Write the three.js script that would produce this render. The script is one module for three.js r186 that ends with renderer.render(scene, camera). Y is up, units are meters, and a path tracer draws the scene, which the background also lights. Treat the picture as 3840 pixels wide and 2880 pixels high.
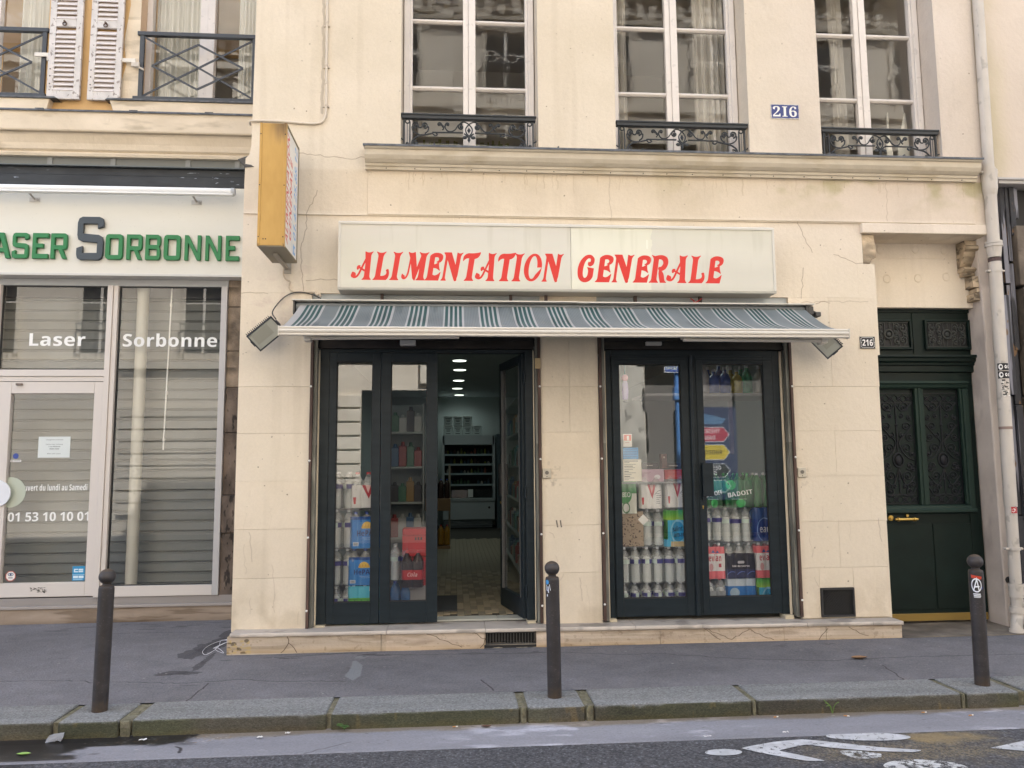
import * as THREE from 'three';
import { mergeGeometries } from 'three/addons/utils/BufferGeometryUtils.js';
import { RoundedBoxGeometry } from 'three/addons/geometries/RoundedBoxGeometry.js';
import { FontLoader } from 'three/addons/loaders/FontLoader.js';

// ------------------------------------------------------------------ camera, sky, sun, exposure
const scene = new THREE.Scene();
const camera = new THREE.PerspectiveCamera(53.07, 1024 / 768, 0.1, 600);
camera.position.set(0, 1.77, 7.75);
camera.rotation.order = 'YXZ';
camera.rotation.set(THREE.MathUtils.degToRad(6.097), THREE.MathUtils.degToRad(-4.368), THREE.MathUtils.degToRad(-0.466));

const SUN = new THREE.Vector3(0.34, 0.75, -0.567).normalize();      // behind the houses: the street lies in shade, the fronts across it are lit
{
  const w = 512, h = 256, d = new Float32Array(w * h * 4);
  for (let j = 0; j < h; j++) for (let i = 0; i < w; i++) {
    const v = (j + 0.5) / h, el = (v - 0.5) * Math.PI, az = ((i + 0.5) / w - 0.5) * 2 * Math.PI;
    const dir = new THREE.Vector3(Math.cos(el) * Math.cos(az), Math.sin(el), Math.cos(el) * Math.sin(az));
    const up = Math.max(0, dir.y), hz = Math.pow(1 - up, 3), k = (j * w + i) * 4, g = Math.pow(Math.max(0, dir.dot(SUN)), 6);
    let r = 0.225 + 0.15 * hz + 0.5 * g, gg = 0.272 + 0.16 * hz + 0.47 * g, b = 0.365 + 0.18 * hz + 0.42 * g;
    if (dir.y < 0) { r = 0.1; gg = 0.1; b = 0.1; }
    d[k] = r; d[k + 1] = gg; d[k + 2] = b; d[k + 3] = 1;
  }
  const t = new THREE.DataTexture(d, w, h, THREE.RGBAFormat, THREE.FloatType);
  t.mapping = THREE.EquirectangularReflectionMapping; t.magFilter = THREE.LinearFilter; t.needsUpdate = true;
  scene.background = t; scene.environment = t;
}
const sun = new THREE.DirectionalLight(new THREE.Color(1, 0.968, 0.92), 3.4);
sun.position.copy(SUN).multiplyScalar(60); sun.castShadow = true; sun.shadow.radius = 1;
Object.assign(sun.shadow.camera, { left: -30, right: 30, top: 30, bottom: -30, near: 1, far: 140 });
sun.shadow.mapSize.set(2048, 2048);
scene.add(sun, sun.target);
const renderer = new THREE.WebGLRenderer({ antialias: true });
renderer.toneMapping = THREE.LinearToneMapping;
renderer.toneMappingExposure = 5.45;
renderer.shadowMap.enabled = true;

// ------------------------------------------------------------------ helpers
let seed = 12345;
const rnd = () => { seed = (seed + 0x6D2B79F5) | 0; let t = Math.imul(seed ^ (seed >>> 15), 1 | seed); t = (t + Math.imul(t ^ (t >>> 7), 61 | t)) ^ t; return ((t ^ (t >>> 14)) >>> 0) / 4294967296; };
const rr = (a, b) => a + (b - a) * rnd();
const hash = (x, y) => { let h = (x * 374761393 + y * 668265263) | 0; h = Math.imul(h ^ (h >>> 13), 1274126177); return ((h ^ (h >>> 16)) >>> 0) / 4294967296; };
const noise = (x, y) => {
  const xi = Math.floor(x), yi = Math.floor(y), a = x - xi, b = y - yi, u = a * a * (3 - 2 * a), v = b * b * (3 - 2 * b);
  return (hash(xi, yi) * (1 - u) + hash(xi + 1, yi) * u) * (1 - v) + (hash(xi, yi + 1) * (1 - u) + hash(xi + 1, yi + 1) * u) * v;
};
const fbm = (x, y, o = 4) => { let s = 0, a = 0.5, n = 0; for (let i = 0; i < o; i++) { s += a * noise(x, y); n += a; x = x * 2.03 + 17.1; y = y * 2.03 + 5.7; a *= 0.5; } return s / n; };
const clamp = (x, a = 0, b = 1) => Math.min(b, Math.max(a, x));
const sstep = (a, b, x) => { const t = clamp((x - a) / (b - a)); return t * t * (3 - 2 * t); };

// a canvas filled pixel by pixel: fn(u, v, x, y) gives sRGB 0..255, v = 0 at the top
function cv(w, h, fn) {
  const c = document.createElement('canvas'); c.width = w; c.height = h;
  const g = c.getContext('2d');
  if (typeof fn === 'function') {
    const im = g.createImageData(w, h), d = im.data;
    for (let y = 0; y < h; y++) for (let x = 0; x < w; x++) {
      const p = fn((x + 0.5) / w, (y + 0.5) / h, x, y), k = (y * w + x) * 4;
      d[k] = clamp(p[0], 0, 255); d[k + 1] = clamp(p[1], 0, 255); d[k + 2] = clamp(p[2], 0, 255); d[k + 3] = p[3] ?? 255;
    }
    g.putImageData(im, 0, 0);
  } else if (fn) { g.fillStyle = fn; g.fillRect(0, 0, w, h); }
  return g;
}
const bases = new Map();
function tx(g, srgb = true, place) {                               // place = [x0, y0, w, h] of the area in metres that the canvas covers
  if (!bases.has(g.canvas)) bases.set(g.canvas, new THREE.CanvasTexture(g.canvas));
  const t = bases.get(g.canvas).clone(); t.needsUpdate = true;
  t.colorSpace = srgb ? THREE.SRGBColorSpace : THREE.NoColorSpace;
  t.wrapS = t.wrapT = THREE.RepeatWrapping;
  if (place) { const [x0, y0, w, h] = place; t.repeat.set(1 / w, 1 / h); t.offset.set(-x0 / w, -y0 / h); }
  return t;
}
const col = (r, g, b) => new THREE.Color(r, g, b);
function M(color, roughness = 0.8, more = {}) {
  const c = Array.isArray(color) ? col(...color) : new THREE.Color(color);
  const kind = ['transmission', 'clearcoat', 'ior', 'sheen', 'specularIntensity'].some((k) => k in more) ? THREE.MeshPhysicalMaterial : THREE.MeshStandardMaterial;
  return new kind({ color: c, roughness, ...more });
}
// geometry
function muv(g) {                                                  // uv in metres, by the way a face looks
  g = g.index ? g.toNonIndexed() : g;
  if (!g.attributes.normal) g.computeVertexNormals();
  const p = g.attributes.position, n = g.attributes.normal, uv = new Float32Array(p.count * 2);
  for (let i = 0; i < p.count; i++) {
    const ax = Math.abs(n.getX(i)), ay = Math.abs(n.getY(i)), az = Math.abs(n.getZ(i)), x = p.getX(i), y = p.getY(i), z = p.getZ(i);
    if (az >= ax && az >= ay) { uv[i * 2] = x; uv[i * 2 + 1] = y; } else if (ay >= ax) { uv[i * 2] = x; uv[i * 2 + 1] = -z; } else { uv[i * 2] = x + z; uv[i * 2 + 1] = y; }
  }
  g.setAttribute('uv', new THREE.BufferAttribute(uv, 2));
  return g;
}
const box = (x0, x1, y0, y1, z0, z1, r = 0) => {
  const w = x1 - x0, h = y1 - y0, d = z1 - z0;
  const g = r ? new RoundedBoxGeometry(w, h, d, 1, Math.min(r, w * 0.49, h * 0.49, d * 0.49)) : new THREE.BoxGeometry(w, h, d);
  return muv(g.translate((x0 + x1) / 2, (y0 + y1) / 2, (z0 + z1) / 2));
};
const cyl = (r0, r1, y0, y1, x = 0, z = 0, n = 24) => muv(new THREE.CylinderGeometry(r1, r0, y1 - y0, n).translate(x, (y0 + y1) / 2, z));
const cylX = (r, x0, x1, y, z, n = 16) => muv(new THREE.CylinderGeometry(r, r, x1 - x0, n).rotateZ(Math.PI / 2).translate((x0 + x1) / 2, y, z));
const cylZ = (r, z0, z1, x, y, n = 16) => muv(new THREE.CylinderGeometry(r, r, z1 - z0, n).rotateX(Math.PI / 2).translate(x, y, (z0 + z1) / 2));
const rodG = (a, b, r, n = 10) => {                                // a round bar from a to b
  const A = new THREE.Vector3(...a), B = new THREE.Vector3(...b), d = B.clone().sub(A), g = new THREE.CylinderGeometry(r, r, d.length(), n);
  g.applyQuaternion(new THREE.Quaternion().setFromUnitVectors(new THREE.Vector3(0, 1, 0), d.clone().normalize()));
  return muv(g.translate(...A.add(B).multiplyScalar(0.5).toArray()));
};
const barG = (a, b, w, d) => {                                     // a flat bar in the xy plane from a to b
  const L = Math.hypot(b[0] - a[0], b[1] - a[1]), g = new THREE.BoxGeometry(L, w, d);
  return muv(g.rotateZ(Math.atan2(b[1] - a[1], b[0] - a[0])).translate((a[0] + b[0]) / 2, (a[1] + b[1]) / 2, a[2]));
};
const tube = (pts, r, n = 24, k = 6, closed = false) => muv(new THREE.TubeGeometry(new THREE.CatmullRomCurve3(pts.map((p) => new THREE.Vector3(...p)), closed), n, r, k, closed));
const lathe = (pts, n = 24) => new THREE.LatheGeometry(pts.map((p) => new THREE.Vector2(p[0], p[1])), n);
const profX = (pts, x0, x1) => muv(new THREE.ExtrudeGeometry(new THREE.Shape(pts.map((p) => new THREE.Vector2(p[0], p[1]))), { depth: x1 - x0, bevelEnabled: false }).rotateY(-Math.PI / 2).translate(x1, 0, 0));   // outline in (z, y), drawn out along x
const poly = (pts, holes = []) => {
  const s = new THREE.Shape(pts.map((p) => new THREE.Vector2(...p)));
  for (const h of holes) s.holes.push(new THREE.Path(h.map((p) => new THREE.Vector2(...p))));
  return s;
};
const rect = (x0, x1, y0, y1) => [[x0, y0], [x1, y0], [x1, y1], [x0, y1]];
const slab = (shape, z0, z1, bevel = 0) => muv(new THREE.ExtrudeGeometry(shape, { depth: z1 - z0 - 2 * bevel, bevelEnabled: bevel > 0, bevelSize: bevel, bevelThickness: bevel, bevelSegments: 1, bevelOffset: -bevel, curveSegments: 10 }).translate(0, 0, z0 + bevel));
const merge = (l) => {
  if (!Array.isArray(l)) return l;
  return l.length === 1 ? l[0] : mergeGeometries(l.map((g) => { g = g.index ? g.toNonIndexed() : g; for (const k of Object.keys(g.attributes)) if (!['position', 'normal', 'uv'].includes(k)) g.deleteAttribute(k); return g; }));
};
function lettering(parent, str, x0, x1, y0, y1, z, mat) {           // the same, one part per character
  const parts = [...str].map((c, i) => ({ c, i })).filter((q) => q.c !== ' '), whole = new THREE.ShapeGeometry(font.generateShapes(str, 1), 5); whole.computeBoundingBox();
  const b = whole.boundingBox, sx = (x1 - x0) / (b.max.x - b.min.x), sy = (y1 - y0) / (b.max.y - b.min.y), adv = (k) => [...str.slice(0, k)].reduce((w, c) => w + font.data.glyphs[c].ha, 0) / font.data.resolution;
  for (const { c, i } of parts) part(parent, 'letter', new THREE.ShapeGeometry(font.generateShapes(c, 1), 5).translate(adv(i) - b.min.x, -b.min.y, 0).scale(sx, sy, 1).translate(x0, y0, z), mat);
}
// objects
const counts = {};
const numbered = (n) => { const k = counts[n] = (counts[n] ?? -1) + 1; return k ? n + '_' + String(k).padStart(3, '0') : n; };
function thing(name, label, category, pos = [0, 0, 0], group) {
  const o = new THREE.Group(); o.name = numbered(name); o.position.set(...pos);
  o.userData = { label, category }; if (group) o.userData.group = group;
  scene.add(o); return o;
}
function part(parent, name, geo, mat, label) {
  const m = new THREE.Mesh(merge(geo), mat); m.name = name; m.castShadow = m.receiveShadow = true;
  if (label) m.userData.label = label;
  parent.add(m); return m;
}
function solo(name, label, category, geo, mat, group) {            // a thing that is one mesh
  const m = new THREE.Mesh(merge(geo), mat); m.name = numbered(name); m.castShadow = m.receiveShadow = true;
  m.userData = { label, category }; if (group) m.userData.group = group;
  scene.add(m); return m;
}
function struct(name, geo, mat, label) {
  const m = new THREE.Mesh(merge(geo), mat); m.name = numbered(name); m.receiveShadow = m.castShadow = true;
  m.userData = { kind: 'structure', label: label ?? name.replace(/_/g, ' ') };
  scene.add(m); return m;
}
function copy(root, pos, label, turn = 0) {
  const r = root.clone(); r.name = numbered(root.name.replace(/_\d{3}$/, '')); r.position.set(...pos); r.rotation.y = turn;
  r.userData = { ...root.userData }; if (label) r.userData.label = label;
  scene.add(r); return r;
}
const font = await new FontLoader().loadAsync('fonts/droid/droid_sans_bold.typeface.json');
function words(str, x0, x1, y0, y1, z) {                           // flat cut-out lettering fitted into a rectangle
  const g = new THREE.ShapeGeometry(font.generateShapes(str, 1), 5); g.computeBoundingBox();
  const b = g.boundingBox;
  return g.translate(-b.min.x, -b.min.y, 0).scale((x1 - x0) / (b.max.x - b.min.x), (y1 - y0) / (b.max.y - b.min.y), 1).translate(x0, y0, z);
}
let toneG = null;                                                  // a blotchy grey shared by worn things
// ------------------------------------------------------------------ surfaces
const line = (g, P, pts, w, style) => {                            // an uneven crack through points given in metres
  g.strokeStyle = style; g.lineWidth = w; g.lineJoin = 'round'; g.lineCap = 'round'; g.beginPath();
  for (let i = 0; i < pts.length - 1; i++) {
    const [a, b] = [pts[i], pts[i + 1]], n = Math.max(2, Math.ceil(Math.hypot(b[0] - a[0], b[1] - a[1]) / 0.05));
    for (let k = 0; k <= n; k++) {
      const t = k / n, j = k && k < n ? 0.012 : 0, q = P(a[0] + (b[0] - a[0]) * t + rr(-j, j), a[1] + (b[1] - a[1]) * t + rr(-j, j));
      i || k ? g.lineTo(...q) : g.moveTo(...q);
    }
  }
  g.stroke();
};
const blob = (g, x, y, rx, ry, style, n = 14, rough = 0.35) => {
  g.fillStyle = style; g.beginPath();
  for (let i = 0; i <= n; i++) { const a = i / n * 2 * Math.PI, k = 1 + (i % n ? rr(-rough, rough) : 0); g.lineTo(x + Math.cos(a) * rx * k, y + Math.sin(a) * ry * k); }
  g.fill();
};
// cream plaster of the main house, x -2.4..6.4, y 0..8.6
const WALL = [-2.4, 0, 8.8, 8.6];
const wallG = cv(2048, 2000, (u, v) => {
  const x = WALL[0] + u * 8.8, y = 8.6 * (1 - v);
  const big = fbm(x * 0.55 + 3, y * 0.55, 4) - 0.5, mid = fbm(x * 2.3, y * 3.1 + 9, 4) - 0.5, fine = noise(x * 90, y * 90) - 0.5;
  const upperShade = sstep(4.3, 5.5, y) * 13;  // upper wall painted darker to even out the stronger light up there
  let r = 229 + big * 13 + mid * 9 + fine * 5 - upperShade, g = 216 + big * 14 + mid * 9 + fine * 5 - upperShade, b = 196 + big * 15 + mid * 11 + fine * 5 - upperShade;
  const pink = sstep(2, 5.5, x) * sstep(3.2, 5, y);                // pinker, greyer plaster at upper right, part of it shade put into the colour
  r -= 9 * pink; g -= 9 * pink; b -= 2 * pink;
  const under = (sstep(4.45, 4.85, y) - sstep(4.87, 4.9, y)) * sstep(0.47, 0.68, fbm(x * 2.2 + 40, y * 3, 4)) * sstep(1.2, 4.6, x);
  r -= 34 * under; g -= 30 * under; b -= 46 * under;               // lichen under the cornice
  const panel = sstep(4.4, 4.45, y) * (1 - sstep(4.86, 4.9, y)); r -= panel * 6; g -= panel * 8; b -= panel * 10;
  const foot = (1 - sstep(0.2, 0.75, y)) * sstep(0.4, 0.65, fbm(x * 5, y * 4 + 7, 4)); r -= 15 * foot; g -= 16 * foot; b -= 17 * foot;
  const grime = sstep(0.56, 0.72, fbm(x * 1.6 + 11, y * 1.1 + 3, 5)); r -= 6 * grime; g -= 6 * grime; b -= 6 * grime;
  const drip = sstep(0.62, 0.8, fbm(x * 9, y * 0.35 + 21, 3)) * 5; r -= drip; g -= drip * 1.05; b -= drip * 1.1;
  return [r, g, b];
});
{
  const P = (x, y) => [(x + 2.4) * 2048 / 8.8, (8.6 - y) * 2000 / 8.6], S = 2048 / 8.8;
  for (const c of [[[-1.61, 5.05], [-1.45, 5.03], [-1.12, 5.0], [-0.93, 5.02]], [[-1.42, 4.65], [-1.53, 4.39], [-1.52, 4.25], [-1.58, 4.03], [-1.56, 3.71], [-1.54, 3.57]], [[-1.52, 3.69], [-1.37, 3.71], [-1.2, 3.7]], [[3.74, 4.4], [3.83, 4.21], [3.9, 4.06]], [[4.14, 4.04], [4.39, 3.94], [4.48, 3.95]], [[3.79, 3.89], [3.75, 3.55]], [[3.91, 3.49], [4.01, 3.52], [4.07, 3.5]]]) line(wallG, P, c, 1.1, 'rgba(110,86,62,0.62)');
  for (const c of [[[1.67, 4.86], [1.68, 4.38]], [[4.77, 4.94], [4.76, 4.42]], [[-2.2, 3.56], [-1.9, 3.55]], [[3.64, 3.5], [4.5, 3.52]]]) line(wallG, P, c, 1.6, 'rgba(130,110,86,0.3)');
  for (let i = 0; i < 420; i++) { const [x, y] = P(rr(-2.2, 6), rr(0.2, 8)); blob(wallG, x, y, rr(0.5, 2.2), rr(0.5, 2), `rgba(${rnd() < 0.5 ? '84,66,48' : '120,104,86'},${rr(0.25, 0.75)})`, 7); }
  for (let i = 0; i < 90; i++) { const x = rr(-2.1, 4.5), y = rr(0.25, 1.4), q = P(x, y); line(wallG, P, [[x, y], [x + rr(-0.05, 0.05), y - rr(0.05, 0.3)]], rr(0.8, 2.2), `rgba(120,100,84,${rr(0.08, 0.3)})`); }
  for (let i = 0; i < 60; i++) { const x = rr(-0.9, 5.7); line(wallG, P, [[x, 4.86], [x + rr(-0.01, 0.01), 4.86 - rr(0.04, 0.22)]], rr(1, 3), `rgba(140,116,80,${rr(0.06, 0.22)})`); }
  // darker tone along the conduit and round the foot of the blade sign
  line(wallG, P, [[-1.38, 8.5], [-1.385, 5.5]], 7, 'rgba(120,106,96,0.28)');
  for (let i = 0; i < 40; i++) { const q = P(rr(-2.05, -1.5), rr(3.2, 3.85)); blob(wallG, q[0], q[1], rr(4, 22), rr(4, 16), 'rgba(120,108,104,0.035)'); }
  for (const [a, b] of [[0.98, 1.7], [3.62, 1.68]]) for (let i = 0; i < 26; i++) { const q = P(a + rr(-0.09, 0.12), b + rr(-0.14, 0.1)); blob(wallG, q[0], q[1], rr(1, 7), rr(1, 6), 'rgba(90,80,70,0.09)'); }
  for (const x of [1.05, 1.09]) line(wallG, P, [[x, 1.21], [x + 0.01, 1.15]], 3, 'rgba(50,44,40,0.7)');
}
const bumpG = cv(1024, 1024, (u, v) => { const x = u * 4.4, y = v * 4.4, k = fbm(x * 3, y * 3, 4) * 110 + fbm(x * 26, y * 22, 3) * 110 + noise(x * 120, y * 120) * 30; return [k, k, k]; });
const WALLBUMP = tx(bumpG, false, [0, 0, 4.4, 4.4]);
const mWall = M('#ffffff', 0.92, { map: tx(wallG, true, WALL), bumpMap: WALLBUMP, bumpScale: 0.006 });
const mMould = M([0.68, 0.6, 0.48], 0.9, { bumpMap: WALLBUMP, bumpScale: 0.004, map: tx(cv(1024, 256, (u, v) => { const a = fbm(u * 60, v * 14, 4), s = sstep(0.55, 0.75, fbm(u * 22 + 4, v * 5, 4)); const k = 238 + (a - 0.5) * 22 - s * 16; return [k, k - s * 3, k - s * 10]; }), true, [-1, 4.6, 7.2, 0.8]) });
const mLead = M([0.19, 0.2, 0.215], 0.6, { metalness: 0.2, map: tx(cv(512, 64, (u, v) => { const k = 170 + fbm(u * 80, v * 8, 4) * 110 - 30; return [k, k, k]; }), true, [-1, 0, 4, 0.5]) });
const mShopGlass = M('#ffffff', 0, { transmission: 1, thickness: 0, ior: 1.8 });
const mWhite = M([0.8, 0.74, 0.69], 0.5, { map: tx(cv(512, 512, (u, v) => { const k = 244 + (fbm(u * 12, v * 12, 4) - 0.5) * 16 - sstep(0.72, 0.8, fbm(u * 40, v * 40, 3)) * 14; return [k, k, k]; }), true, [0, 0, 2, 2]) });
const mGlass = M('#ffffff', 0, { transmission: 1, thickness: 0, ior: 1.5 });
const wobG = cv(256, 256, (u, v) => { const k = fbm(u * 5, v * 7, 2) * 255; return [k, k, k]; });
const mOldGlass = M('#ffffff', 0, { transmission: 1, thickness: 0, ior: 1.46, bumpMap: tx(wobG, false, [0, 0, 1.4, 1.4]), bumpScale: 0.0012 });
const mIron = M([0.028, 0.032, 0.036], 0.5);
const mNavy = M([0.018, 0.027, 0.034], 0.45, { specularIntensity: 0.55, map: tx(cv(256, 256, (u, v) => { const k = 205 + fbm(u * 9, v * 40, 4) * 60; return [k, k, k]; }), true, [0, 0, 1.5, 1.5]) });
const mDark = M([0.02, 0.019, 0.02], 0.7);
const mAlu = M([0.55, 0.53, 0.5], 0.4, { metalness: 0.3 });
const mSteel = M([0.5, 0.5, 0.5], 0.3, { metalness: 0.9 });
const mBrass = M([0.62, 0.42, 0.12], 0.28, { metalness: 0.9 });

// ------------------------------------------------------------------ ground
const PAV = [-7, -1.4, 14, 3.3];                                   // x, -z (near edge z = 1.4), size
const pavG = cv(2048, 768, (u, v) => {
  const x = -7 + u * 14, z = -1.9 + v * 3.3;
  const a = fbm(x * 0.9, z * 1.2 + 4, 4) - 0.5, m = fbm(x * 5 + 8, z * 7, 4) - 0.5, f = hash(Math.floor(u * 2048), Math.floor(v * 768)) - 0.5;
  const f2 = hash(Math.floor(u * 1024) + 77, Math.floor(v * 384)) - 0.5; let k = 107 + a * 22 + m * 18 + f * 20 + f2 * 14;
  k += 10 * sstep(0.9, 1.3, z) * fbm(x * 2, z * 3, 3);
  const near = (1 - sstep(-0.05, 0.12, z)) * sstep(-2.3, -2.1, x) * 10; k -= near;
  return [k * 1.0, k * 0.985, k * 1.02];
});
{
  const P = (x, z) => [(x + 7) * 2048 / 14, (z + 1.9) * 768 / 3.3];
  for (const c of [[[-6.5, 0.62], [-3.84, 0.67], [-3.51, 0.68], [-3.13, 0.72], [-3.05, 0.79], [-2.86, 0.78], [-2.23, 0.88], [-1.82, 0.81], [-1.51, 0.89], [-0.92, 0.95]], [[-3.75, -1.13], [-3.18, -1.12], [-2.47, -1.09]], [[3.81, 0.94], [3.75, 1.37]], [[0.23, 1.02], [0.32, 1.32]], [[-2.05, 0.9], [-2.08, 1.34]]]) { line(pavG, P, c, 1.7, 'rgba(34,32,34,0.85)'); line(pavG, P, c.map(([a, b]) => [a, b + 0.03]), 4, 'rgba(150,146,148,0.12)'); }
  line(pavG, P, [[-1.02, 0.04], [-0.66, 0.15], [0.45, 0.2], [1.02, 0.21], [1.58, 0.35], [1.96, 0.36], [2.6, 0.59], [3.39, 0.75], [4.05, 0.7], [5.32, 0.71], [6.5, 0.72]], 2.4, 'rgba(44,42,44,0.7)');
  line(pavG, P, [[-1.77, 0.14], [-1.51, 0.12], [-1.02, 0.04]], 5, 'rgba(50,48,52,0.5)');
  const fill = (pts, s) => { pavG.fillStyle = s; pavG.beginPath(); pts.forEach((p) => pavG.lineTo(...P(...p))); pavG.fill(); };
  fill([[-0.9, 0.31], [-0.82, 0.48], [-0.8, 0.8], [-0.85, 0.94], [-0.94, 0.8], [-0.92, 0.62], [-0.92, 0.47], [-0.93, 0.33]], 'rgba(126,130,132,0.8)');
  fill([[-0.88, 0.1], [-0.8, 0.16], [-0.84, 0.26], [-0.93, 0.24]], 'rgba(126,130,132,0.6)');
  // damp trail from the corner of the step
  for (const [x, z, a, b] of [[-2.45, 0.56, 0.14, 0.06], [-2.32, 0.57, 0.12, 0.05], [-2.52, 0.6, 0.08, 0.04], [-2.3, 0.35, 0.04, 0.16], [-2.3, 0.1, 0.035, 0.2], [-2.5, -0.1, 0.13, 0.22], [-2.45, -0.35, 0.14, 0.2], [-2.35, -0.6, 0.14, 0.24], [-2.3, -0.95, 0.2, 0.25]]) { const q = P(x, z); blob(pavG, q[0], q[1], a * 146, b * 232, 'rgba(58,56,60,0.62)', 22, 0.25); }
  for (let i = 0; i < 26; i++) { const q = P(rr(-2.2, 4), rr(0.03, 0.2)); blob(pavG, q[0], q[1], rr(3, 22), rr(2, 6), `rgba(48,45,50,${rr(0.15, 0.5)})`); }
  for (let i = 0; i < 90; i++) { const q = P(rr(-6.5, 6.5), rr(-1.2, 1.3)); blob(pavG, q[0], q[1], rr(1.5, 12), rr(1.5, 7), `rgba(${rnd() < 0.6 ? '62,59,63' : '128,124,126'},${rr(0.1, 0.35)})`); }
  for (let i = 0; i < 260; i++) { const q = P(rr(-6.5, 6.5), rr(-1.2, 1.32)); blob(pavG, q[0], q[1], rr(0.7, 2), rr(0.7, 2), `rgba(188,184,180,${rr(0.3, 0.8)})`, 6); }
  for (let i = 0; i < 20; i++) { const q = P(rr(-4.5, -2.3), rr(-1.65, -1.3)); blob(pavG, q[0], q[1], rr(6, 20), rr(3, 8), 'rgba(56,54,58,0.35)'); }
}
const grainG = cv(512, 512, (u, v, x, y) => { const k = hash(x, y) * 110 + noise(x * 0.4, y * 0.4) * 90 + noise(x * 0.08, y * 0.08) * 60; return [k, k, k]; });
const mPav = M('#ffffff', 0.93, { map: tx(pavG, true, PAV), bumpMap: tx(grainG, false, [0, 0, 2.2, 2.2]), bumpScale: 0.009 });
const sheet = (pts, x0, x1) => {                                   // a strip along x through the (z, y) points
  const p = [], n = pts.length - 1;
  for (let i = 0; i < n; i++) { const [za, ya] = pts[i], [zb, yb] = pts[i + 1]; p.push(x0, ya, za, x0, yb, zb, x1, yb, zb, x0, ya, za, x1, yb, zb, x1, ya, za); }
  const g = new THREE.BufferGeometry(); g.setAttribute('position', new THREE.BufferAttribute(new Float32Array(p), 3)); g.computeVertexNormals();
  return muv(g);
};
struct('pavement', [sheet([[-2.2, 0.002], [0, 0], [1.335, -0.03], [1.355, -0.0345]], -14, 14)], mPav, 'dark asphalt pavement in front of the shops');
struct('ground', [muv(new THREE.PlaneGeometry(700, 700).rotateX(-Math.PI / 2).translate(0, -0.34, 0))], M([0.09, 0.088, 0.086], 0.95));

// granite kerb, stone by stone, on a bed of pale mortar
const kerbG = cv(2048, 256, (u, v, px, py) => {
  const x = -7 + u * 14, y = (1 - v) * 0.9 - 0.2;                   // one canvas for the face (y below 0) and, further up, the top
  const f = hash(px, py) - 0.5, f2 = hash(px >> 1, py >> 1) - 0.5, a = fbm(x * 1.5, y * 6, 4) - 0.5;
  let k = 124 + f * 46 + f2 * 34 + a * 30, r = k * 0.985, g = k * 0.995, b = k;
  if (y < 0.02) {
    const m = 1 - sstep(-0.06, -0.02, y + (fbm(x * 9, y * 9, 4) - 0.5) * 0.06), q = 80 + a * 34 + f * 22 + f2 * 14, green = sstep(0.42, 0.66, fbm(x * 1.3 + 5, 3, 3));
    r += (q * (1.02 - 0.05 * green) - r) * m; g += (q * (0.98 + 0.01 * green) - g) * m; b += (q * (0.87 - 0.1 * green) - b) * m;
    const edge = sstep(-0.04, -0.03, y) * 16 * fbm(x * 20, 2, 3); r += edge; g += edge; b += edge;
    const lo = 1 - sstep(-0.15, -0.1, y + (fbm(x * 7, 5, 3) - 0.5) * 0.05); r += lo * 8; g += lo * 4; b -= lo * 2;
    const rust = sstep(0.72, 0.8, fbm(x * 14, y * 5, 3)); r += rust * 18; g += rust * 12; b += rust * 2;
  }
  return [r, g, b];
});
const mKerb = M('#ffffff', 0.9, { map: tx(kerbG, true, [-7, -0.2, 14, 0.9]), bumpMap: tx(grainG, false, [0, 0, 1.4, 1.4]), bumpScale: 0.006 });
const mMortar = M([0.27, 0.25, 0.19], 0.95, { map: tx(cv(256, 256, (u, v, x, y) => { const k = 180 + fbm(u * 30, v * 30, 4) * 120 - 40 + (hash(x, y) - 0.5) * 40; return [k, k, k * (0.9 + 0.1 * noise(u * 20, v * 20))]; }), true, [0, 0, 0.8, 0.8]) });
const kerb = struct('kerb', [box(-14, 14, -0.3, -0.045, 1.34, 1.735)], mMortar, 'long granite kerb along the gutter');
const joints = [-8.3, -6.6, -4.7, -2.86, -2.37, -0.92, 0.525, 1.03, 2.31, 4.0, 4.49, 5.9, 7.6, 9.4], gap = [0.02, 0.02, 0.02, 0.02, 0.045, 0.016, 0.03, 0.035, 0.02, 0.02, 0.03, 0.02, 0.02, 0.02];
for (let i = 0; i < joints.length - 1; i++) {
  const x0 = joints[i] + gap[i], x1 = joints[i + 1] - gap[i + 1], dy = rr(-0.004, 0.004), dz = rr(-0.006, 0.006), n = Math.max(4, Math.round((x1 - x0) / 0.06)), g = new RoundedBoxGeometry(x1 - x0, 0.27, 0.43, 3, 0.022);
  g.translate((x0 + x1) / 2, -0.168 + dy, 1.55 + dz);
  const p = g.attributes.position;
  for (let k = 0; k < p.count; k++) { const q = fbm(p.getX(k) * 9, p.getZ(k) * 9, 2) - 0.5; p.setY(k, p.getY(k) + q * 0.008); p.setZ(k, p.getZ(k) + q * 0.012); }
  muv(g); part(kerb, 'kerb_stone', [muv(g)], mKerb);
}
{ // the top face must take its grain from above the mossy band
  kerb.traverse((m) => { if (m.name !== 'kerb_stone') return; const u = m.geometry.attributes.uv, p = m.geometry.attributes.position, nn = m.geometry.attributes.normal; for (let i = 0; i < u.count; i++) if (nn.getY(i) > 0.7) u.setY(i, 0.1 + (1.77 - p.getZ(i)) * 1.3); });
}
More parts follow.
